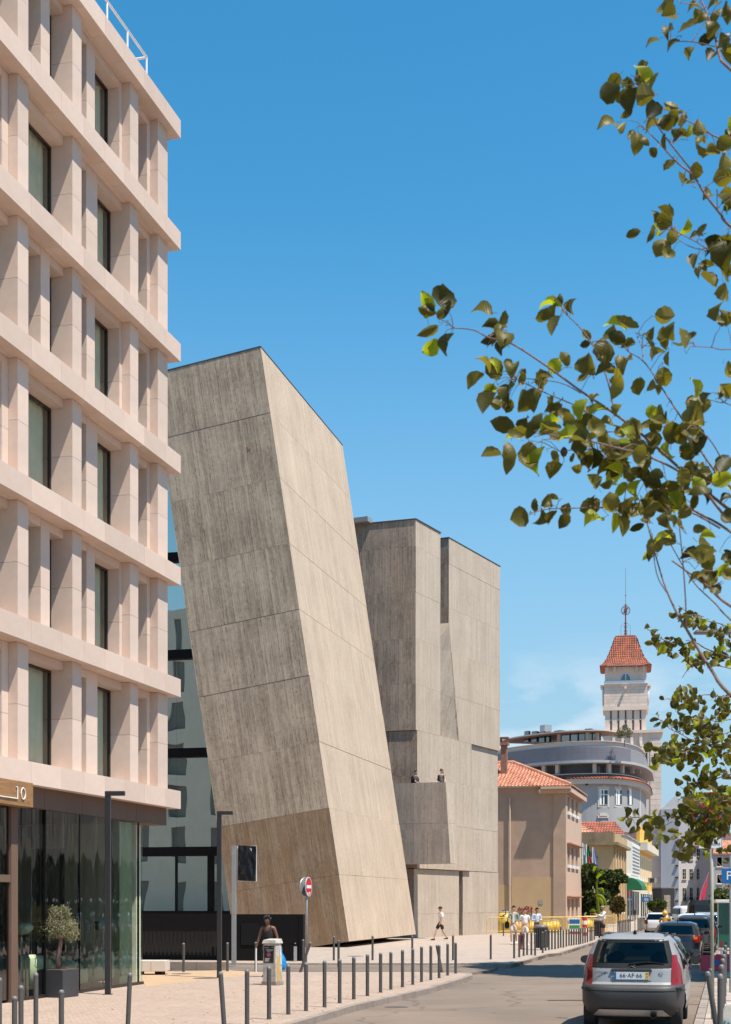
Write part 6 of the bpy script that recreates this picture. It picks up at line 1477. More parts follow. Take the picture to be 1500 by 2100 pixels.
m.build('graffiti', pm('graffiti_teal', (0, .22, .25), .6), cbk)
kio = empty('bus_shelter', (P(1497, 0, 62).x, 62, 0), R(-10), 'green bus shelter panel with white roof at the right border', 'bus shelter')
MB().box(-.45, 1.2, 0, .12, .1, 2.0).build('glass_panel', pm('green_panel_glass', (.02, .12, .09), .2), kio); MB().box(-.6, 1.4, -.3, 1.2, 2.0, 2.15).build('shelter_roof', white_p, kio, bevel=.03)
MB().box(-.5, -.45, -.02, .14, 0, 2.0).build('frame_post', galv, kio)
lm = empty('street_lantern', (P(1520, 0, 30).x, 30, 0), 0, 'flat grey street lantern arm reaching in from the right border', 'street lamp')
zl = CAMZ + (HOR - 1300) / FPX * 30; xl = -(1520 - 1425) / FPX * 30
MB().box(xl, .4, -.12, .12, zl, zl + .06).build('lamp_head', pm('lamp_grey', (.20, .17, .16), .5), lm, bevel=.015)
for k in range(12): MB().box(xl + .1 + k * .07, xl + .13 + k * .07, -.1, .1, zl + .061, zl + .085).build('cooling_fin', galv, lm)
MB().tube([(.35, 0, 0), (.35, 0, zl)], .06, 8).build('lamp_pole', galv, lm)
fl = empty('feather_banner', P(1436, 1848, 225), 0, 'crimson feather banner before the white town house', 'banner')
m = MB(); h = 60 * 225 / FPX; pts = [(0, .0), (.8, .3), (1.0, 1.4), (1.25, h * .7), (1.45, h)]; m.face([(-.2, 0, 0)] + [(x, 0, z) for x, z in pts[1:]] + [(.9, 0, h * .65), (.25, 0, 1.6)])
m.build('banner_cloth', pm('crimson', (.5, .03, .07), .7), fl); MB().tube([(-.2, .03, -1.5), (.2, .03, 1.5), (1.45, .03, h)], .04, 5).build('pole', galv, fl)
base = P(1486, 1905, 95); base.z = 0
blob_tree('small_street_tree', base, pxblobs(95, [(1470, 1838, 16), (1488, 1845, 16), (1480, 1862, 13), (1500, 1830, 14), (1463, 1850, 10)], base), 2600, .28, dark_leaf, 'small dark street tree behind the pale sign pole', .08, 5)
bt2 = empty('bare_twig_tree', (P(1505, 0, 60).x, 60, 0), 0, 'leafless twiggy young tree before the grey town house', 'tree')
m = MB(); rnd = random.Random(12); zb_ = CAMZ + (HOR - 1800) / FPX * 60
m.tube([(0, 0, 0), (0, 0, zb_ * .8)], [.06, .04], 6)
for k in range(26):
    a = rnd.uniform(-2.6, -.4); L = rnd.uniform(.6, 1.5); p = Vector((rnd.uniform(-.1, .1), 0, zb_ * .7 + rnd.uniform(0, .9))); d = Vector((math.cos(a) * .75, rnd.uniform(-.3, .3), abs(math.sin(a)))) * L
    m.tube([p, p + d * .5 + Vector((0, 0, -.05)), p + d], [.02, .012, .005], 4)
m.build('branches', pm('pale_twig', (.35, .27, .22), .9), bt2)
base = P(1350, 1905, 160); base.z = 0
blob_tree('clipped_tree', base, pxblobs(160, [(1342, 1858, 10), (1351, 1853, 10), (1360, 1856, 9), (1335, 1856, 8)], base), 2200, .35, leafmat('clipped_leaf', (.03, .045, .012), (.09, .11, .03), .2), 'dense clipped tree between the yellow house and the parked cars', .1, 6)

lt = MB(); rnd = random.Random(21)
for _ in range(170):
    Y = rnd.uniform(24, 42); f = rnd.random(); X = -6 + 8.5 * f + (Y - 25) * .1
    if X > -1.14 + .24 * (Y - 25) - .2: X = -1.14 + .24 * (Y - 25) - rnd.uniform(.2, 1.2)
    s_ = rnd.uniform(.012, .035); a_ = rnd.uniform(0, 6); c, q = math.cos(a_) * s_, math.sin(a_) * s_
    lt.face([(X - c, Y - q, .006), (X + q * .5, Y - c * .5, .008 + s_ * .3), (X + c, Y + q, .006), (X - q * .5, Y + c * .5, .009)])
tag(lt.build('leaf_litter', pm('dry_leaf', (.16, .09, .04), .9, .3)), 'dry brown leaf scraps scattered over the near pavement', 'litter', kind='stuff')
# ---------------------------------------------------------------- cars
rubber = pm('tyre_rubber', (.018, .018, .018), .8, .1); plast = pm('bumper_plastic', (.040, .038, .037), .55, .12, 6)
car_glass = glass('car_glass', (.42, .47, .42), 1.38); car_glass_d = glass('tinted_car_glass', (.06, .06, .06), 1.6)
tail_red = pm('tail_light_red', (.20, .006, .005), .25, .1, 10, coat=.2); frit = pm('window_frit', (.012, .012, .012), .7, .05, spec=.2); chrome = pm('chrome', (.6, .6, .6), .15, .05, metal=1.0)
wheel_m = pm('wheel_alloy', (.35, .35, .36), .35, .1, metal=.7); tail_or = pm('tail_light_orange', (.9, .25, .02), .3)
def interp(tab, z):
    if z <= tab[0][0]: return tab[0][1]
    for (z0, v0), (z1, v1) in zip(tab, tab[1:]):
        if z <= z1: return v0 + (v1 - v0) * (z - z0) / (z1 - z0)
    return tab[-1][1]
def car(loc, rz, label, paint, P_, glassm, lod=1, fitted=True, name='parked_car', plate=None, tail=True, cat='car', bump=None):
    W, Rr, F = P_['W'], P_['R'], P_['F']; H = P_['H']; nx = P_.get('n', 5.5)
    t = empty(name, loc, rz, label, cat)
    zs = P_['Z']
    def dims(z): return interp(W, z), interp(Rr, z), interp(F, z)
    def rear(x, z, off=0.0):
        w, r, f = dims(z); hl = (f - r) / 2; a = min(.985, abs(x) / w); return (x, (r + f) / 2 - hl * (1 - a ** nx) ** (1 / nx) - off, z)
    def front(x, z, off=0.0):
        w, r, f = dims(z); hl = (f - r) / 2; a = min(.985, abs(x) / w); return (x, (r + f) / 2 + hl * (1 - a ** nx) ** (1 / nx) + off, z)
    def side(y, z, s, off=0.0):
        w, r, f = dims(z); hl = (f - r) / 2; a = min(.99, abs(y - (r + f) / 2) / hl); return (s * (w * (1 - a ** nx) ** (1 / nx) + off), y, z)
    Rw, Sw, Fw = P_['rearwin'], P_['sidewin'], P_['frontwin']     # rearwin z0,z1,halfw0,halfw1 ; sidewin z0,z1,(y0,y1 at z0),(y0,y1 at z1)
    def hole(c):
        x, y, z = c; w, r, f = dims(z); m_ = .03
        if Rw[0] + m_ < z < Rw[1] - m_:
            hw = Rw[2] + (Rw[3] - Rw[2]) * (z - Rw[0]) / (Rw[1] - Rw[0])
            if abs(x) < hw - m_ and y < (r + f) / 2 - .5: return True
        if Fw[0] + m_ < z < Fw[1] - m_ and abs(x) < w * .82 and y > (r + f) / 2 + .4: return True
        if Sw[0] + m_ < z < Sw[1] - m_:
            k = (z - Sw[0]) / (Sw[1] - Sw[0]); y0 = Sw[2] + (Sw[4] - Sw[2]) * k; y1 = Sw[3] + (Sw[5] - Sw[3]) * k
            if y0 + m_ < y < y1 - m_ and abs(x) > w * .9: return True
        return False
    zz = []
    for a, b in zip(zs, zs[1:]):
        k = max(1, int((b - a) / (.03 if lod else .07))); zz += [a + (b - a) * i / k for i in range(k)]
    zz.append(zs[-1])
    N = 96 if lod else 48; m = MB(); rings = []
    for z in zz:
        w, r, f = dims(z); hl = (f - r) / 2; ring = []
        for k in range(N):
            a = 2 * math.pi * (k + .5) / N; c, s_ = math.cos(a), math.sin(a)
            ring.append(m.vt((w * math.copysign(abs(c) ** (2 / nx), c), (r + f) / 2 + hl * math.copysign(abs(s_) ** (2 / nx), s_), z)))
        rings.append(ring)
    wr = P_['wr']; wy = P_['wy']
    for p_, q in zip(rings, rings[1:]):
        for k in range(N):
            ids = (p_[k], p_[(k+1) % N], q[(k+1) % N], q[k]); c = sum((m.v[i] for i in ids), Vector()) / 4
            if fitted and hole(c): continue
            if any((c.y - y) ** 2 + (c.z - wr) ** 2 < (wr + .05) ** 2 for y in wy) and abs(c.x) > .4: continue
            m.idx(ids)
    m.idx(rings[-1]); body = m.build('body', paint, t, smooth=True); smooth_by_angle(body.data, .5)
    MB().box(-.62, .62, wy[0] - .2, wy[1] + .3, .17, .34).build('underbody', rubber, t)
    MB().box(-dims(.5)[0] + .05, dims(.5)[0] - .05, dims(.5)[1] + .1, dims(.5)[2] - .1, wr * 2 + .1, wr * 2 + .14).build('floor_pan', rubber, t)
    def patch(fn, u0, u1, v0, v1, mat, nm, par=None, nu=10, nv=6, off=.006, taper=None):
        m = MB(); ids = []
        for j in range(nv + 1):
            v = v0 + (v1 - v0) * j / nv; a, b = (u0, u1) if taper is None else (u0 + (taper[0] - u0) * j / nv, u1 + (taper[1] - u1) * j / nv)
            ids.append([m.vt(fn(a + (b - a) * i / nu, v, off)) for i in range(nu + 1)])
        for j in range(nv):
            for i in range(nu): m.idx((ids[j][i], ids[j][i+1], ids[j+1][i+1], ids[j+1][i]))
        return m.build(nm, mat, par or t, smooth=True)
    rg_ = patch(rear, -Rw[2], Rw[2], Rw[0], Rw[1], glassm, 'rear_window', taper=(-Rw[3], Rw[3]), nu=16)
    # black band round the rear glass
    if lod:
        b = .05
        patch(rear, -Rw[2] - .04, -Rw[2] + b, Rw[0] - .01, Rw[1], frit, 'window_band', rg_, 3, 6, .009, (-Rw[3] - .03, -Rw[3] + b)); patch(rear, Rw[2] - b, Rw[2] + .04, Rw[0] - .01, Rw[1], frit, 'window_band', rg_, 3, 6, .009, (Rw[3] - b, Rw[3] + .03))
        patch(rear, -Rw[2] - .03, Rw[2] + .03, Rw[0] - .03, Rw[0] + .045, frit, 'window_band', rg_, 14, 1, .010); patch(rear, -Rw[3] - .03, Rw[3] + .03, Rw[1] - .03, Rw[1] + .02, frit, 'window_band', rg_, 14, 1, .010)
    patch(front, -dims(Fw[0])[0] * .86, dims(Fw[0])[0] * .86, Fw[0], Fw[1], glassm, 'windscreen', taper=(-dims(Fw[1])[0] * .84, dims(Fw[1])[0] * .84))
    for s_ in (-1, 1):
        patch(lambda y, z, o, s_=s_: side(y, z, s_, o), Sw[2], Sw[3], Sw[0], Sw[1], glassm, 'side_window', taper=(Sw[4], Sw[5]), nu=14)
        for yp in P_['pillars']: patch(lambda y, z, o, s_=s_: side(y, z, s_, o), yp, yp + .09, Sw[0], Sw[1], black_m, 'door_pillar', nu=1, nv=4, off=.010)
        if tail:
            T = P_['tail']; fn = (lambda x, z, o, s_=s_: rear(x * s_, z, o))
            tl = patch(fn, T[2], T[3], T[0], T[1], tail_red, 'tail_light', taper=(T[4], T[5]), nu=5, nv=8, off=.014)
            T2_ = P_['tail']; patch(lambda y, z, o, s_=s_: side(y, z, s_, o), dims(T[0])[1] + .22, dims(T[0])[1] + .42, T[0] + .02, T[1] - .12, tail_red, 'side_lens', tl, 3, 3, .008)
        # door seam and handle
        patch(lambda y, z, o, s_=s_: side(y, z, s_, o), P_['pillars'][0] + .2, P_['pillars'][0] + .36, Sw[0] - .14, Sw[0] - .11, paint if not lod else chrome, 'door_handle', nu=2, nv=1, off=.03)
        for yp in (P_['pillars'][0] - .02, P_['pillars'][0] + .95): patch(lambda y, z, o, s_=s_: side(y, z, s_, o), yp, yp + .012, .35, Sw[0] - .02, black_m, 'door_seam', nu=1, nv=6, off=.003)
        mm_ = MB(); x = s_ * (interp(W, Sw[0]) + .02); y = Sw[3] - .28; z = Sw[0] + .02
        mm_.M = Matrix.Translation((x + s_ * .10, y, z + .06)); mm_.ball((0, 0, 0), .1, 10, 7, (1.05, .55, .75)); mm_.M = None
        mm_.box(x - .02, x + s_ * .06, y - .02, y + .03, z, z + .05)
        mi = mm_.build('mirror', P_.get('mirror', paint), t, smooth=True)
        MB().box(x + s_ * .10 - .08, x + s_ * .10 + .08, y - .062, y - .052, z + .005, z + .12).build('mirror_glass', dark_glass, mi)
        if P_.get('rails'):
            m = MB(); q = [side(y, P_['railz'], s_, -.10) for y in (P_['rails'][0], P_['rails'][0] + .15, (P_['rails'][0] + P_['rails'][1]) / 2, P_['rails'][1] - .15, P_['rails'][1])]
            hh = (0, .09, .11, .09, 0); m.tube([(p[0], p[1], p[2] + h) for p, h in zip(q, hh)], .022, 6); m.build('roof_rail', plast, t, smooth=True)
        for y in wy:
            x = s_ * (interp(W, wr) - .11); wd = .1
            m = MB(); m.M = Matrix.Translation((x, y, wr)) @ Matrix.Rotation(R(90), 4, 'Y')
            m.lathe([(wr * .62, -wd), (wr * .95, -wd), (wr, -wd * .75), (wr, wd * .75), (wr * .95, wd), (wr * .62, wd)], 28); tw = m.build('wheel', rubber, t, smooth=True); smooth_by_angle(tw.data, .5)
            m = MB(); m.M = Matrix.Translation((x + s_ * .06, y, wr)) @ Matrix.Rotation(R(90), 4, 'Y'); m.lathe([(wr * .6, -.03), (wr * .62, .03)], 20)
            m.build('rim', wheel_m, tw)
    if bump:
        m = MB(); ids = []; n = 40; lv = bump
        for z, off in lv: ids.append([m.vt(rear(-interp(W, z) * .975 + 2 * interp(W, z) * .975 * i / n, z, off)) for i in range(n + 1)])
        for p_, q in zip(ids, ids[1:]):
            for i in range(n): m.idx((p_[i], p_[i+1], q[i+1], q[i]))
        m.build('rear_bumper', plast, t, smooth=True)
    m = MB(); zr = zs[-1]; yr = P_.get('ant', interp(Rr, zs[-1]) + .25); m.lathe([(.03, zr - .03), (.028, zr + .02), (.012, zr + .06)], 8, (P_.get('antx', 0), yr)); m.tube([(P_.get('antx', 0), yr, zr + .04), (P_.get('antx', 0), yr - .06, zr + .40)], .006, 5); m.build('antenna', black_m, t)
    if fitted:
        for y in (dims(1)[1] + .95, dims(1)[1] + 1.9):
            for x in (-.36, .36):
                m = MB(); m.box(x - .24, x + .24, y, y + .14, .5, 1.05); s0_ = m.build('seat', rubber, t, bevel=.04); MB().ball((x, y + .06, 1.15), .13, 9, 6, (1, .5, .75)).build('headrest', rubber, s0_, smooth=True)
        MB().box(-.55, .55, dims(1)[2] - .95, dims(1)[2] - .55, .8, .98).build('dashboard', rubber, t); m = MB(); m.ball((0, interp(F, Sw[1]) - .35, Sw[1] - .10), .09, 8, 5, (1.3, .4, .5)); m.build('interior_mirror', black_m, t)
    return t, rear, side, patch
silver = pm('silver_paint', (.31, .30, .29), .36, .04, 3, metal=.25, coat=.35)
C3 = dict(H=1.6, n=5.2, Z=[.24, .45, .74, .765, .80, 1.05, 1.30, 1.47, 1.54, 1.575],
          W=[(.24, .74), (.32, .82), (.45, .84), (.74, .845), (.8, .835), (1.0, .815), (1.2, .76), (1.40, .655), (1.5, .58), (1.555, .48), (1.575, .36)],
          R=[(.24, .14), (.34, .03), (.45, .0), (.72, .0), (.765, .06), (.80, .11), (1.02, .17), (1.10, .22), (1.3, .34), (1.47, .46), (1.54, .56), (1.575, .75)],
          F=[(.24, 3.66), (.4, 3.82), (.6, 3.84), (.75, 3.72), (.86, 3.45), (.94, 3.1), (1.0, 2.95), (1.2, 2.62), (1.4, 2.25), (1.5, 1.98), (1.575, 1.7)],
          rearwin=(1.06, 1.47, .64, .535), sidewin=(1.0, 1.42, .62, 2.72, .80, 2.2), frontwin=(1.0, 1.48), tail=(.76, 1.24, .625, .80, .63, .70), pillars=(1.45,), wr=.29, wy=(.62, 3.08), rails=(.62, 2.25), railz=1.46, mirror=black_m, antx=.02, ant=.72)
sc_ = 1.0
cy_ = 24.4; cx_ = (1292 - 750) / FPX * (cy_ + .1)
t, rear, side, patch = car((cx_, cy_, -.12), R(-14.35), 'silver hatchback with big red tail lights, nearest in the line of parked cars', silver, C3, car_glass,
    bump=[(.25, .0), (.30, .045), (.45, .06), (.60, .065), (.70, .065), (.755, .055), (.765, -.02)])
t.scale = (1.05, 1, 1.03)
pr = patch(rear, -.32, .32, .83, 1.0, pm('plate_recess', (.25, .25, .25), .4), 'plate_recess', nu=8, nv=2, off=.012)
pf = MB(); yq = rear(0, .9)[1] - .03; pf.box(-.275, .275, yq - .012, yq, .845, .965); pl = pf.build('number_plate', pm('plate_white', (.62, .64, .66), .35, .03), t)
MB().box(-.274, -.235, yq - .015, yq - .0125, .847, .963).build('plate_band', blue, pl); MB().box(.225, .274, yq - .015, yq - .0125, .847, .963).build('plate_band', pm('plate_yellow', (.75, .45, .03), .4), pl)
text('66·AF·66', .098, tblk, pl, (-.005, yq - .0135, .906), (R(90), 0, 0), .001); text('05', .035, tblk, pl, (.25, yq - .0155, .935), (R(90), 0, 0), .0005); text('07', .035, tblk, pl, (.25, yq - .0155, .885), (R(90), 0, 0), .0005)
m = MB(); m.hexa([(-.33, yq - .0, .985), (.33, yq - .0, .985), (.33, yq + .09, .985), (-.33, yq + .09, .985)], [(-.31, yq + .0, 1.01), (.31, yq + .0, 1.01), (.31, yq + .09, 1.02), (-.31, yq + .09, 1.02)]); m.build('plate_trim', plast, t, bevel=.006)
badge = pm('badge_steel', (.10, .10, .105), .3, .05, metal=.6)
m = MB()
for dz in (0, .035):
    for s_ in (-1, 1):
        z0 = 1.03 + dz; a = rear(s_ * .058, z0, .022); b = rear(0, z0 + .030, .022); m.tube([a, b], .0085, 4)
m.build('chevron_badge', badge, t)
yb = rear(.5, .95)[1]; text('CITROËN', .052, badge, t, (-.475, rear(-.475, .94)[1] - .016, .945), (R(90 - 12), 0, R(4)), .003); text('C3', .062, badge, t, (.46, rear(.46, .94)[1] - .016, .935), (R(90 - 12), 0, R(-4)), .003)
patch(rear, -.60, .60, .26, .36, pm('skid_silver', (.42, .41, .40), .35, .08, metal=.4), 'skid_plate', nu=14, nv=2, off=.072, taper=(-.5, .5))
m = MB(); m.M = Matrix.Translation((.36, -.01, .285)) @ Matrix.Rotation(R(90), 4, 'X'); m.lathe([(.055, -.05), (.055, .1), (.045, .1), (.04, -.04)], 16); m.build('exhaust', pm('exhaust_dark', (.03, .028, .026), .4, metal=.5), t)
patch(rear, -.84, .84, .655, .668, black_m, 'bumper_groove', nu=30, nv=1, off=.068)
m = MB(); a = rear(0, 1.10, .03); b = rear(.52, 1.10, .03); m.tube([rear(-.04, 1.09, .03), rear(.25, 1.125, .035), b], [.02, .012, .006], 6); m.build('rear_wiper', black_m, t)
patch(rear, -.03, .03, 1.49, 1.51, tail_red, 'brake_light', nu=2, nv=1, off=.02) if False else None

EST = dict(H=1.5, n=5.5, Z=[.24, .6, .85, 1.0, 1.25, 1.40, 1.455], W=[(.24, .78), (.4, .87), (.8, .885), (.95, .86), (1.2, .77), (1.36, .67), (1.43, .6), (1.455, .45)],
           R=[(.24, .15), (.45, .0), (.8, .03), (.95, .1), (1.2, .3), (1.38, .48), (1.455, .75)], F=[(.24, 4.2), (.5, 4.35), (.72, 4.25), (.85, 3.95), (.95, 3.4), (1.2, 2.95), (1.38, 2.5), (1.455, 2.1)],
           rearwin=(.98, 1.36, .66, .56), sidewin=(.95, 1.33, .55, 3.15, .75, 2.6), frontwin=(.96, 1.38), tail=(.72, .98, .55, .84, .58, .80), pillars=(1.2, 2.1), wr=.31, wy=(.8, 3.45), rails=(.6, 2.6), railz=1.36)
SUV = dict(EST, Z=[.26, .7, .95, 1.1, 1.4, 1.58, 1.64], W=[(.26, .8), (.45, .89), (.9, .9), (1.05, .88), (1.35, .79), (1.52, .7), (1.6, .6), (1.64, .48)],
           R=[(.26, .15), (.5, .0), (.9, .03), (1.05, .1), (1.35, .26), (1.55, .4), (1.64, .65)], F=[(.26, 4.2), (.55, 4.35), (.9, 4.2), (1.02, 3.6), (1.35, 2.95), (1.55, 2.5), (1.64, 2.1)],
           rearwin=(1.08, 1.5, .68, .58), sidewin=(1.06, 1.48, .5, 3.1, .65, 2.6), frontwin=(1.06, 1.54), tail=(.80, 1.12, .6, .86, .64, .82), wr=.34, railz=1.54)
def place(px, Y): return ((px - 750) / FPX * Y, Y, -.12)
def pnt(n_, c, metal=.3): return pm(n_, c, .25, .04, 3, metal=metal, coat=.8)
RZ = R(-14.35)
EST2 = dict(EST); t, rear, side, patch = car(place(1321, 30.4), RZ, 'dark blue estate car with black roof rails parked just ahead of the silver hatchback', pnt('navy_paint', (.012, .016, .035)), EST, car_glass_d, fitted=False)
t, *_ = car(place(1388, 51.5), RZ, 'black hatchback with a glossy blue roof, third in the parked line', pnt('black_blue_paint', (.008, .011, .018), .1), dict(EST, rails=None), car_glass_d, fitted=False)
MB().box(.60, .72, -.02, .06, .86, .93).build('indicator_lens', tail_or, t)
t, *_ = car(place(1424, 58.5), RZ, 'dark grey car with red tail lights right of the black hatchback', pnt('graphite_paint', (.055, .05, .048)), dict(SUV, rails=None), car_glass_d, fitted=False)
for z in (.34, .42): MB().box(-.6, .6, -.04, -.01, z, z + .03).build('bumper_trim', chrome, t)
t, *_ = car(place(1420, 66), RZ, 'white SUV whose roof shows above the dark cars', pnt('white_paint_car', (.68, .66, .62), 0), dict(SUV, rails=None), car_glass_d, fitted=False, lod=0)
t, *_ = car(place(1450, 74), RZ, 'silver car at the head of the parked line beside the pole', pnt('silver2_paint', (.38, .38, .39)), SUV, car_glass_d, fitted=False, lod=0)
t, *_ = car(place(1347, 97), RZ, 'white compact car driving away left of the parked line', pnt('pearl_paint', (.62, .60, .57), 0), dict(EST, rails=None), car_glass_d, fitted=False, lod=0, name='driving_car')
VAN = dict(EST, n=8, Z=[.28, .9, 1.2, 1.6, 1.78, 1.84], W=[(.28, .85), (.5, .92), (1.1, .93), (1.6, .88), (1.78, .82), (1.84, .72)], R=[(.28, .05), (.5, 0), (1.7, .08), (1.84, .3)], F=[(.28, 4.2), (.6, 4.4), (.95, 4.3), (1.1, 3.9), (1.5, 3.4), (1.75, 3.0), (1.84, 2.7)],
           rearwin=(1.15, 1.6, .7, .65), sidewin=(1.15, 1.6, 2.7, 3.6, 2.7, 3.2), frontwin=(1.12, 1.7), tail=(.7, 1.15, .8, .9, .8, .9), pillars=(2.6,), wr=.33, wy=(.85, 3.5), rails=None)
t, *_ = car(place(1386, 122), R(-75), 'white panel van crossing at the far end of the street', pnt('van_paint', (.70, .69, .68), 0), VAN, car_glass_d, fitted=False, lod=0, name='white_van', cat='van')
TRK = dict(VAN, Z=[.4, 1.2, 2.0, 2.2, 2.3], W=[(.4, 1.1), (1, 1.2), (2.0, 1.15), (2.3, 1.0)], R=[(.4, 0), (2.3, .1)], F=[(.4, 6), (1.2, 6), (2.3, 5.2)], rearwin=(1.1, 1.9, 1.0, .95), sidewin=(1.2, 1.9, .5, 5, .5, 4.6), frontwin=(1.2, 2.0), tail=(.6, .9, .9, 1.1, .9, 1.1), wr=.42, wy=(1.1, 4.8))
t, *_ = car(place(1441, 112), RZ, 'black minibus at the end of the street before the white town house', pnt('bus_black', (.01, .01, .012), .1), TRK, car_glass_d, fitted=False, lod=0, name='minibus', cat='minibus')
t, *_ = car(place(1424, 150), R(-80), 'bright blue van mostly hidden behind the black minibus', pnt('bus_blue', (.0, .2, .42), .1), VAN, car_glass_d, fitted=False, lod=0, name='blue_van', cat='van')
# motorcyclist
g = Vector(place(1364, 78)); sct = empty('scooter', g, RZ, 'dark scooter ridden between the cars', 'scooter')
for y in (.0, 1.2):
    m = MB(); m.M = Matrix.Translation((0, y, .26)) @ Matrix.Rotation(R(90), 4, 'Y'); m.lathe([(.15, -.06), (.26, -.05), (.26, .05), (.15, .06)], 16); m.build('wheel', rubber, sct)
m = MB(); m.hexa([(-.13, -.1, .4), (.13, -.1, .4), (.13, .6, .35), (-.13, .6, .35)], [(-.14, -.25, .75), (.14, -.25, .75), (.12, .6, .75), (-.12, .6, .75)]); m.hexa([(-.12, .95, .2), (.12, .95, .2), (.12, 1.1, .2), (-.12, 1.1, .2)], [(-.2, .85, 1.0), (.2, .85, 1.0), (.2, .95, 1.0), (-.2, .95, 1.0)]); m.build('scooter_body', black_m, sct, bevel=.03)
MB().tube([(-.33, .85, 1.05), (.33, .85, 1.05)], .02, 6).build('handlebar', black_m, sct); MB().box(-.05, .05, -.27, -.24, .6, .68).build('tail_light', tail_red, sct)
yj = fab('yellow_jacket', (.45, .24, .02))
t, D = person(g + Matrix.Rotation(RZ, 3, 'Z') @ Vector((0, .25, .0)), RZ + R(180), 'motorcyclist in yellow jacket and yellow helmet seen from behind', dict(pel=(0, 0, .84), wai=(0, 0, .98), che=(0, -.06, 1.18), nek=(0, -.08, 1.34), hd=(0, -.1, 1.50), sl=(-.18, -.05, 1.28), sr=(.18, -.05, 1.28), el=(-.28, -.25, 1.1), er=(.28, -.25, 1.1), wl=(-.28, -.5, 1.08), wr=(.28, -.5, 1.08),
    hl=(-.11, 0, .80), hr=(.11, 0, .80), kl=(-.2, -.45, .72), kr=(.2, -.45, .72), al=(-.17, -.42, .32), ar=(.17, -.42, .32)), TS, None, yj, bsh, bshoe, 1.78, sleeve=1.9, leg=2)
hb = MB(); hb.ball(D['hd'] + Vector((0, 0, .03)), .15, 14, 10, (.9, 1.05, 1.0)); hb.build('helmet', pm('helmet_yellow', (.75, .42, .01), .25, .03), t, smooth=True)
# ---------------------------------------------------------------- near trees with single leaves
def leaf_mesh(i, mat):
    rnd = random.Random(50 + i); m = MB(); n = 7; mid, L_, R_ = [], [], []
    fold = rnd.uniform(.2, .95); curl = rnd.uniform(-1.3, 1.3)
    for k in range(n + 1):
        f = k / n; w = .46 * (math.sin(math.pi * min(1, f * .93 + .05)) ** .75) * (1 + (.05 if k % 2 else -.04)); 
        if k == n: w = .015
        if k == 0: w = .05
        z = curl * (f - .5) ** 2; mid.append(m.vt((0, f, z))); 
        wob = .04 * rnd.uniform(-1, 1)
        L_.append(m.vt((-w, f - .02 + wob * .3, z + w * fold + wob))); R_.append(m.vt((w, f - .02 - wob * .3, z + w * fold - wob)))
    for k in range(n): m.idx((mid[k], mid[k+1], L_[k+1], L_[k])); m.idx((R_[k], R_[k+1], mid[k+1], mid[k]))
    m.tube([(0, -.28, .02), (0, -.1, -.01), (0, 0, 0)], .012, 4)
    return m.mesh('leaf', mat, smooth=True)
def veined(name, c1, c2, trans):
    m = leafmat(name, c1, c2, trans); n, l = m.node_tree.nodes, m.node_tree.links; b = n['Principled BSDF']
    tc = n.new('ShaderNodeTexCoord'); s = n.new('ShaderNodeSeparateXYZ'); l.new(tc.outputs['Object'], s.inputs[0])
    ax = math_n(n, l, 'ABSOLUTE', s.outputs[0]); v = math_n(n, l, 'SINE', math_n(n, l, 'MULTIPLY', math_n(n, l, 'SUBTRACT', s.outputs[1], math_n(n, l, 'MULTIPLY', ax, .8)), 48))
    bp = n.new('ShaderNodeBump'); bp.inputs['Strength'].default_value = .08; bp.inputs['Distance'].default_value = .02; l.new(v, bp.inputs['Height']); l.new(bp.outputs[0], b.inputs['Normal']); return m
LM1 = veined('alder_leaf', (.028, .029, .006), (.18, .155, .035), .34); LM2 = veined('alder_leaf_young', (.20, .24, .02), (.28, .30, .03), .5)
LMS = [leaf_mesh(i, LM1) for i in range(7)] + [leaf_mesh(8, LM2)]
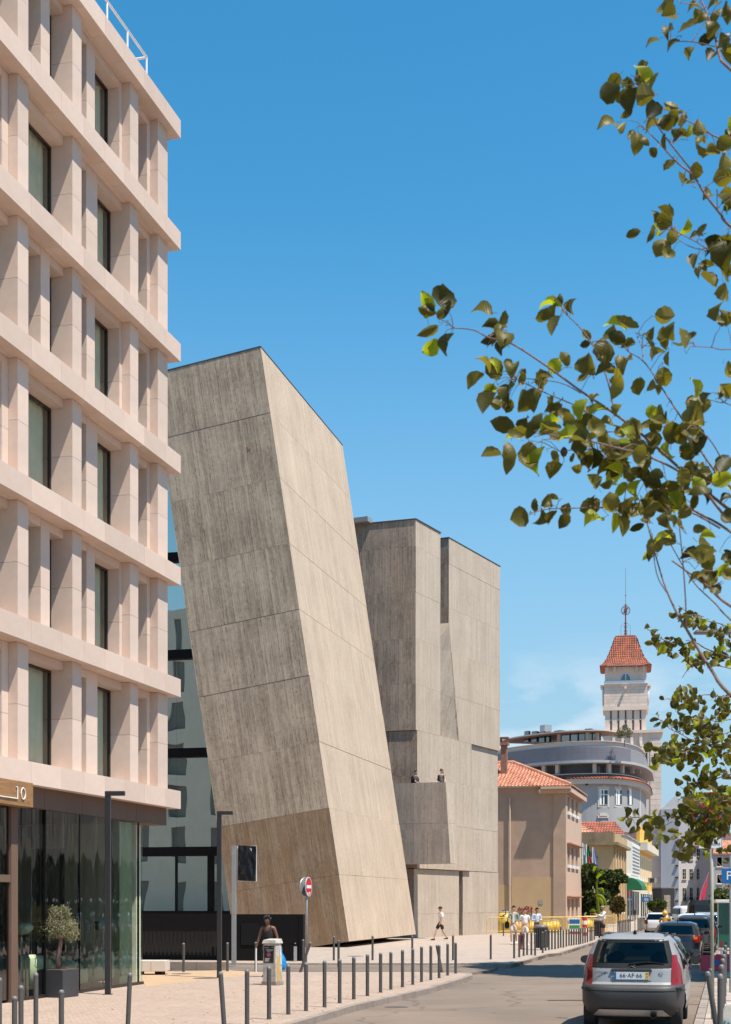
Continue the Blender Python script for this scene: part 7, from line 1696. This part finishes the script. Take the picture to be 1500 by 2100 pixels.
def near_tree(label, Y, trunk_x, branches, leaves, size_px, seed, maxobj=298, name='alder_tree', trunk_r=.09):
    rnd = random.Random(seed)
    t = empty(name, (trunk_x, Y, 0), 0, label, 'tree'); inv_ = Vector((trunk_x, Y, 0))
    m = MB()
    tz = max(CAMZ + (HOR - b[-1][1]) / FPX * Y for b in branches)
    m.tube([(0, 0, 0), (.02, 0, tz * .3), (-.03, 0, tz * .6), (0, 0, tz + .4)], [trunk_r, trunk_r * .85, trunk_r * .6, trunk_r * .25], 10); m.build('trunk', bark_m, t, smooth=True)
    segs = []
    for bi, b in enumerate(branches):
        yo = rnd.uniform(-.35, .35) * Y / 5; r0, r1 = b[0][2], b[-1][2]; pts, rad = [], []
        for k, q in enumerate(b):
            f = k / (len(b) - 1); pts.append(P(q[0], q[1], Y + yo * (1 - f)) - inv_); rad.append((r0 + (r1 - r0) * f) * Y / FPX * .5)
        if len(b) > 1 and b[-1][0] >= 1490: 
            last = pts[-1]; dd = pts[-1] - pts[-2]; sl = max(-.9, min(.1, dd.z / max(.05, dd.x))); X_ = -last.x
            pts += [last + Vector((X_ * .25, -last.y * .25, X_ * .25 * sl)), Vector((last.x * .45, last.y * .4, last.z + X_ * .5 * sl)), Vector((0, 0, max(.8, last.z + X_ * .8 * sl)))]; rad += [rad[-1] * 1.1, rad[-1] * 1.25, rad[-1] * 1.5]
        # smooth curve
        sp, sr_ = [], []
        for k in range(len(pts) - 1):
            p0, p1, p2, p3 = pts[max(k-1, 0)], pts[k], pts[k+1], pts[min(k+2, len(pts)-1)]
            for q in range(4):
                u = q / 4; sp.append(.5 * ((2*p1) + (-p0 + p2)*u + (2*p0 - 5*p1 + 4*p2 - p3)*u*u + (-p0 + 3*p1 - 3*p2 + p3)*u**3)); sr_.append(rad[k] + (rad[k+1] - rad[k]) * u)
        sp.append(pts[-1]); sr_.append(rad[-1]); mm = MB(); mm.tube(sp, sr_, 7); mm.build('branch', bark_m, t, smooth=True); segs += sp
    cnt = 0; extra = MB(); twig = MB()
    segs2 = [(s, 750 + FPX * (s.x + inv_.x) / (s.y + inv_.y), HOR - FPX * (s.z - CAMZ) / (s.y + inv_.y)) for s in segs]
    for L in leaves:
        px, py = L[0], L[1]; sz = (L[2] if len(L) > 2 else rnd.uniform(.7, 1.25)) * size_px * Y / FPX; ang = L[3] if len(L) > 3 else None; young = (len(L) > 4) or rnd.random() < .10
        best = min(segs2, key=lambda q: (q[1] - px) ** 2 + (q[2] - py) ** 2)
        yy = best[0].y + inv_.y + rnd.uniform(-.12, .12) * Y / 5; c = P(px, py, yy) - inv_
        a = R(ang) if ang is not None else rnd.uniform(0, 6.28)
        if ang is None:
            d = Vector((px - best[1], 0, -(py - best[2]))); 
            if d.length > 6: a = math.atan2(d.z, d.x) + rnd.gauss(0, .8)
        dirv = Vector((math.cos(a), rnd.uniform(-.5, .5), math.sin(a))).normalized()
        nrm = Vector((rnd.gauss(0, .7), -1 if rnd.random() < .75 else 1, rnd.gauss(.5, .7))); side_ = dirv.cross(nrm).normalized(); nrm = side_.cross(dirv)
        M = Matrix(((side_.x, dirv.x, nrm.x, 0), (side_.y, dirv.y, nrm.y, 0), (side_.z, dirv.z, nrm.z, 0), (0, 0, 0, 1)))
        org = c - dirv * sz * .5; wsc = rnd.uniform(.45, 1.08)
        me = LMS[7] if young else LMS[rnd.randrange(7)]
        if cnt < maxobj:
            o = bpy.data.objects.new('leaf', me); col.objects.link(o); o.parent = t
            o.matrix_basis = Matrix.Translation(org) @ M @ Matrix.Diagonal((sz * wsc, sz, sz, 1))
        else:
            T_ = Matrix.Translation(org) @ M @ Matrix.Diagonal((sz * wsc, sz, sz, 1)); off_ = len(extra.v)
            for v in me.vertices: extra.v.append(T_ @ v.co)
            for p_ in me.polygons: extra.f.append([off_ + i for i in p_.vertices]); extra.mi.append(1 if young else 0)
        if (best[0] - org).length < 1.5 * size_px * Y / FPX:
            st0 = org - dirv * sz * .25; md = (best[0] + st0) / 2 + Vector((0, 0, .01)); twig.tube([best[0], md, st0], [.9 * Y / FPX, .8 * Y / FPX, .55 * Y / FPX], 4, False)
        cnt += 1
    if twig.v: twig.build('twigs', bark_m, t, kind='stuff')
    if extra.v: extra.build('small_leaves', [LM1, LM2], t, kind='stuff')
    return t
def Z1(*pts): return [(840 + x / 2.2727, 560 + y / 2.2727) for x, y in pts]
def br(pts, r0, r1): n = len(pts); return [(p[0], p[1], r0 + (r1 - r0) * i / (n - 1)) for i, p in enumerate(pts)]
A = [br(Z1((205, 255), (300, 265), (370, 300), (480, 330), (650, 440), (800, 550), (950, 650), (1100, 765), (1250, 900), (1400, 1030), (1510, 1120)), 2.2, 7),
     br(Z1((720, 180), (810, 270), (880, 380), (930, 520), (955, 645)), 2, 4), br(Z1((1020, 365), (1100, 420), (1200, 570), (1310, 740), (1380, 860), (1510, 1010)), 2, 5),
     br(Z1((1060, 290), (1085, 350), (1090, 410)), 1.8, 2.8), br(Z1((500, 495), (640, 560), (780, 620), (900, 690), (1000, 720)), 2, 3.5), br(Z1((530, 490), (700, 510), (800, 560)), 1.6, 2.5),
     br(Z1((700, 770), (790, 770), (950, 810), (1100, 850), (1250, 920), (1380, 1020), (1510, 1170)), 2.5, 6), br(Z1((830, 750), (980, 740), (1060, 780), (1130, 860)), 1.8, 3),
     br(Z1((700, 830), (880, 825), (1000, 900), (1100, 970), (1200, 1030), (1350, 1120), (1510, 1215)), 1.8, 5.5), br(Z1((560, 1120), (650, 1100), (800, 1095), (950, 1090), (1150, 1090), (1300, 1110), (1450, 1190)), 1.6, 4),
     [(1324, 1057, 2.5), (1349, 1152, 4), (1368, 1211, 5), (1391, 1261, 5.5), (1408, 1289, 6), (1436, 1337, 7), (1464, 1380, 7.5), (1503, 1430, 8)],
     br([(1394, 1079), (1401, 1152), (1406, 1219), (1409, 1287)], 2.2, 3), br([(1335, 1085), (1347, 1175), (1368, 1215)], 1.6, 2.5), br([(1379, 1150), (1422, 1181), (1457, 1207), (1503, 1246)], 3, 6), br([(1370, 1105), (1420, 1190), (1470, 1240), (1503, 1275)], 2, 3.5),
     br([(1326, 266), (1351, 291), (1391, 334), (1423, 360), (1446, 397), (1480, 440), (1503, 468)], 2.2, 6), br([(1330, 183), (1340, 237), (1363, 277), (1423, 354)], 1.8, 3.5), br([(1403, 243), (1437, 260), (1503, 288)], 1.8, 4), br([(1380, 471), (1431, 497), (1466, 520), (1503, 532)], 1.8, 3.5), br([(1385, 485), (1415, 505), (1455, 515)], 1.4, 2.2),
     br([(1437, -5), (1451, 29), (1466, 71), (1478, 118), (1503, 146)], 3, 6), br([(1395, 5), (1425, 8), (1445, 20)], 1.6, 2.4), br([(1375, 85), (1420, 85), (1468, 95)], 1.6, 2.6), br([(1425, 710), (1460, 712), (1503, 716)], 1.8, 2.4), br([(1450, 818), (1480, 826), (1503, 832)], 1.6, 2.2), br([(1420, 870), (1455, 900), (1480, 940), (1503, 985)], 2, 3)]
def Zl(*a): return [(840 + x / 2.2727, 560 + y / 2.2727, s / 130.0 * 1.0, ang) for x, y, s, ang in a]
LA = Zl((75, 145, 150, 100), (142, 130, 160, 95), (145, 190, 60, 80), (195, 160, 130, 75), (80, 270, 130, 195), (178, 330, 125, 250), (335, 175, 130, 160), (385, 250, 120, 170), (435, 210, 100, 70), (430, 270, 110, 60), (435, 340, 110, 250), (455, 300, 90, 100),
        (710, 125, 75, 95), (758, 150, 90, 80), (640, 215, 120, 200), (685, 250, 120, 245), (825, 295, 80, 120), (820, 340, 60, 190), (830, 420, 130, 110), (820, 495, 90, 215), (925, 345, 150, 95), (960, 300, 110, 150), (1010, 420, 130, 60), (910, 450, 110, 200), (985, 525, 170, 260), (1000, 250, 150, 160), (1025, 330, 90, 20),
        (1115, 280, 90, 40), (1190, 300, 130, 100), (1225, 270, 90, 95), (1270, 300, 110, 110), (1320, 300, 60, 70), (1210, 400, 110, 265), (1150, 380, 90, 215), (1270, 340, 100, 200), (350, 420, 110, 140), (305, 500, 120, 220), (390, 440, 130, 110), (425, 430, 50, 90), (480, 440, 100, 80), (538, 465, 55, 90), (375, 540, 90, 190), (370, 610, 140, 240), (415, 605, 80, 240), (465, 560, 150, 260), (460, 620, 80, 250), (530, 600, 130, 260), (590, 590, 140, 250), (620, 490, 110, 200), (680, 430, 90, 60), (670, 640, 110, 30), (645, 610, 80, 80),
        (440, 705, 150, 170), (545, 700, 110, 90), (480, 765, 90, 170), (610, 720, 150, 60), (660, 700, 120, 20), (380, 855, 120, 190), (475, 860, 190, 270), (550, 870, 170, 265), (600, 880, 170, 260), (665, 860, 90, 300), (650, 750, 100, 10), (720, 830, 60, 90), (750, 760, 140, 0), (800, 780, 130, 340), (820, 850, 120, 230), (750, 690, 100, 100), (790, 620, 80, 100), (830, 650, 120, 200), (880, 640, 110, 20), (920, 700, 80, 0), (1010, 740, 90, 120), (970, 635, 70, 60), (1130, 645, 80, 100), (1225, 740, 120, 90), (1300, 690, 90, 80), (1080, 540, 110, 270), (1120, 520, 70, 60), (1150, 720, 80, 60), (1210, 830, 130, 280), (1110, 810, 120, 330), (1000, 840, 140, 200), (1080, 860, 90, 200), (930, 810, 90, 60),
        (1330, 530, 130, 100), (1335, 610, 120, 270), (1310, 660, 100, 260), (1385, 580, 70, 60), (1330, 790, 120, 100), (1300, 840, 100, 200), (1320, 910, 100, 120), (1380, 960, 130, 230), (1470, 890, 130, 60), (1460, 960, 120, 10), (1480, 1050, 90, 200), (1430, 920, 90, 100),
        (510, 1140, 120, 200), (580, 1080, 80, 95), (605, 1140, 100, 240), (648, 1065, 80, 95), (660, 1140, 90, 235), (720, 1155, 100, 240), (735, 1100, 70, 80), (840, 1090, 120, 200), (860, 1060, 60, 100), (930, 990, 90, 200), (960, 920, 120, 160), (1040, 940, 110, 230), (985, 1010, 100, 235), (1130, 975, 110, 160), (1060, 1010, 130, 80), (945, 1070, 110, 100), (860, 1150, 130, 200), (960, 1160, 120, 260), (1060, 1110, 130, 30), (1120, 1080, 120, 60), (1160, 1050, 90, 40), (1060, 1180, 90, 200), (1210, 1150, 110, 270), (1180, 1235, 100, 200), (1130, 1280, 100, 270), (1125, 1325, 50, 230), (1260, 1060, 90, 120), (1280, 1110, 80, 60), (1310, 1325, 110, 175), (1380, 1310, 70, 60), (1330, 1060, 90, 80), (1340, 1420, 100, 200), (1410, 1420, 90, 20), (1460, 1380, 100, 40), (1480, 1150, 110, 250), (1000, 1100, 80, 200), (1430, 1470, 90, 230))
LA += [(840 + x / 2.2727, 560 + y / 2.2727, s / 130.0, a, 1) for x, y, s, a in ((655, 145, 130, 170), (960, 240, 140, 165), (480, 765, 90, 190), (1100, 1085, 110, 230), (390, 425, 100, 130))]
def Zt(*a): return [(1180 + x / 3.5, y / 3.5, s / 200.0 * 1.0, ang) for x, y, s, ang in a]
LA += Zt((660, 60, 190, 235), (675, 230, 170, 250), (555, 300, 130, 200), (700, 320, 130, 215), (850, 50, 110, 200), (830, 190, 230, 200), (900, 110, 130, 60), (995, 110, 170, 240), (920, 290, 200, 215), (830, 380, 110, 240), (1035, 290, 130, 260), (975, 410, 150, 235), (1090, 120, 120, 280), (1100, 330, 110, 250), (1000, 30, 110, 20), (1090, 60, 120, 60), (960, 200, 150, 100),
         (470, 500, 170, 60), (250, 665, 190, 210), (340, 700, 150, 215), (390, 600, 120, 120), (490, 560, 140, 80), (570, 585, 140, 65), (430, 730, 200, 255), (380, 810, 120, 220), (230, 890, 190, 200), (340, 900, 130, 230), (440, 1030, 190, 265), (400, 970, 120, 240), (520, 990, 120, 300), (550, 790, 160, 60), (560, 900, 150, 200), (660, 870, 140, 10), (735, 840, 170, 95), (660, 785, 60, 160), (770, 870, 130, 260), (830, 940, 120, 240), (905, 900, 140, 110), (900, 1020, 130, 220), (730, 970, 140, 40), (650, 1010, 120, 100), (550, 1100, 90, 230), (980, 1080, 130, 180), (1060, 1040, 160, 30), (1070, 1160, 150, 240), (1060, 1270, 170, 190), (790, 1310, 130, 160), (760, 1270, 110, 100), (960, 1400, 110, 30), (1080, 1370, 110, 180), (1080, 1440, 110, 230), (1100, 1490, 90, 260), (1110, 960, 120, 60),
         (570, 1570, 150, 100), (680, 1550, 180, 80), (560, 1690, 140, 250), (430, 1690, 140, 200), (620, 1760, 190, 240), (700, 1700, 150, 260), (660, 1840, 130, 230), (790, 1620, 150, 60), (870, 1690, 120, 190), (920, 1650, 110, 60), (870, 1880, 170, 250), (930, 1900, 110, 300), (900, 1950, 110, 240), (1010, 1730, 180, 350), (990, 1800, 130, 200), (1080, 1830, 260, 265), (1090, 1950, 200, 290), (600, 1640, 110, 90), (1100, 1750, 120, 60))
rnd = random.Random(77)
for cx, cy, rx, ry, n_ in ((1250, 960, 70, 40, 14), (1330, 1040, 50, 30, 12), (1420, 1000, 60, 45, 12), (1180, 880, 60, 30, 10), (1300, 900, 40, 40, 8), (1470, 1130, 30, 40, 6), (1400, 900, 60, 40, 8), (1486, 620, 18, 40, 5), (1490, 780, 12, 40, 4)):
    for _ in range(n_): LA.append((rnd.gauss(cx, rx * .55), rnd.gauss(cy, ry * .55), rnd.uniform(.55, 1.0)))
rnd = random.Random(4)
LA2 = []
for q in LA:
    for _ in range(1 if rnd.random() < .4 else 0): LA2.append((q[0] + rnd.gauss(0, 15), q[1] + rnd.gauss(0, 15), rnd.uniform(.45, .95)))
LA += LA2
near_tree('near alder branches with large leathery leaves reaching in from the right across the sky', 4.6, 2.35, A, LA, 49, 5)
B_ = [br([(1325, 1287), (1351, 1306), (1375, 1318), (1396, 1322), (1427, 1318), (1448, 1330), (1503, 1350)], 1.4, 3), br([(1392, 1242), (1413, 1257), (1439, 1271), (1474, 1278), (1503, 1287)], 1.3, 2.5), br([(1375, 1495 - 60), (1415, 1436), (1434, 1427), (1457, 1425), (1503, 1430)], 1.2, 2.4), br([(1351, 1474), (1375, 1495), (1396, 1505), (1422, 1519), (1465, 1528), (1503, 1532)], 1.3, 2.8),
      br([(1370, 1560), (1400, 1545), (1440, 1530), (1503, 1500)], 1.2, 2.5), br([(1395, 1640), (1417, 1623), (1448, 1606), (1491, 1590), (1505, 1588)], 1.3, 2.6), br([(1273, 1677), (1302, 1677), (1337, 1675), (1370, 1674), (1396, 1680), (1431, 1675), (1503, 1667)], 1.3, 3), br([(1340, 1720), (1355, 1700), (1380, 1685)], 1, 1.6), br([(1385, 1755), (1410, 1735), (1430, 1715), (1470, 1690), (1503, 1680)], 1.1, 2.4), br([(1400, 1390), (1430, 1360), (1503, 1372)], 1.1, 2.2), br([(1420, 1640), (1450, 1650), (1503, 1640)], 1.2, 2.3), br([(1440, 1470), (1470, 1480), (1503, 1475)], 1.2, 2.2)]
LB = [(1285, 1664, 1.3, 100), (1276, 1678, 1.0, 190), (1300, 1668, 1.1, 80), (1293, 1690, 1.2, 250), (1310, 1665, .9, 100), (1312, 1688, 1.2, 240), (1325, 1680, 1.1, 200), (1330, 1695, 1.4, 300), (1322, 1712, 1.2, 265), (1306, 1700, 1, 250), (1296, 1703, 1.0, 240), (1341, 1682, 1.2, 90), (1350, 1690, 1.4, 280), (1332, 1718, 1, 280), (1352, 1716, 1.2, 260), (1345, 1668, .9, 90), (1360, 1705, 1.2, 240), (1365, 1722, 1.0, 300), (1382, 1708, 1.2, 350), (1350, 1735, .9, 260), (1387, 1755, 1.0, 180), (1397, 1758, 1.0, 290), (1408, 1755, 1.6, 280), (1420, 1740, 1.2, 310), (1400, 1735, 1.1, 240), (1446, 1752, 1.2, 280), (1390, 1715, 1.0, 180),
      (1342, 1478, 1.2, 190), (1368, 1482, 1.5, 60), (1350, 1490, 1.0, 210), (1350, 1464, .5, 100), (1328, 1288, .7, 190), (1326, 1286, .4, 120), (1345, 1298, 1.1, 60), (1350, 1322, 1.1, 250), (1352, 1340, .6, 240)]
rnd = random.Random(31)
for cx, cy, rx, ry, n_ in ((1368, 1325, 28, 16, 20), (1400, 1335, 25, 18, 14), (1400, 1265, 18, 18, 12), (1430, 1275, 30, 14, 14), (1475, 1290, 25, 20, 14), (1440, 1355, 35, 18, 24), (1485, 1340, 20, 30, 16), (1400, 1420, 20, 18, 10), (1395, 1440, 25, 14, 14), (1430, 1445, 25, 22, 14), (1470, 1440, 28, 16, 12), (1480, 1470, 20, 25, 18), (1405, 1480, 40, 16, 24), (1450, 1500, 35, 20, 26), (1380, 1530, 28, 18, 22), (1370, 1560, 18, 14, 14), (1400, 1550, 30, 22, 26), (1440, 1540, 35, 22, 34), (1485, 1540, 22, 30, 26), (1470, 1580, 30, 18, 20), (1400, 1600, 10, 12, 3), (1445, 1600, 25, 16, 14), (1420, 1640, 28, 20, 24), (1460, 1640, 35, 25, 44), (1490, 1650, 18, 40, 26), (1400, 1670, 30, 14, 22), (1440, 1690, 35, 20, 44), (1480, 1700, 22, 22, 30), (1420, 1720, 20, 16, 18), (1455, 1725, 22, 12, 14), (1490, 1745, 12, 15, 6)):
    for _ in range(n_): LB.append((rnd.gauss(cx, rx * .6), rnd.gauss(cy, ry * .6), rnd.uniform(.6, 1.15)))
near_tree('second alder farther back whose small leaves hide the no parking sign', 10.0, 4.6, B_, LB, 20, 9, trunk_r=.12)
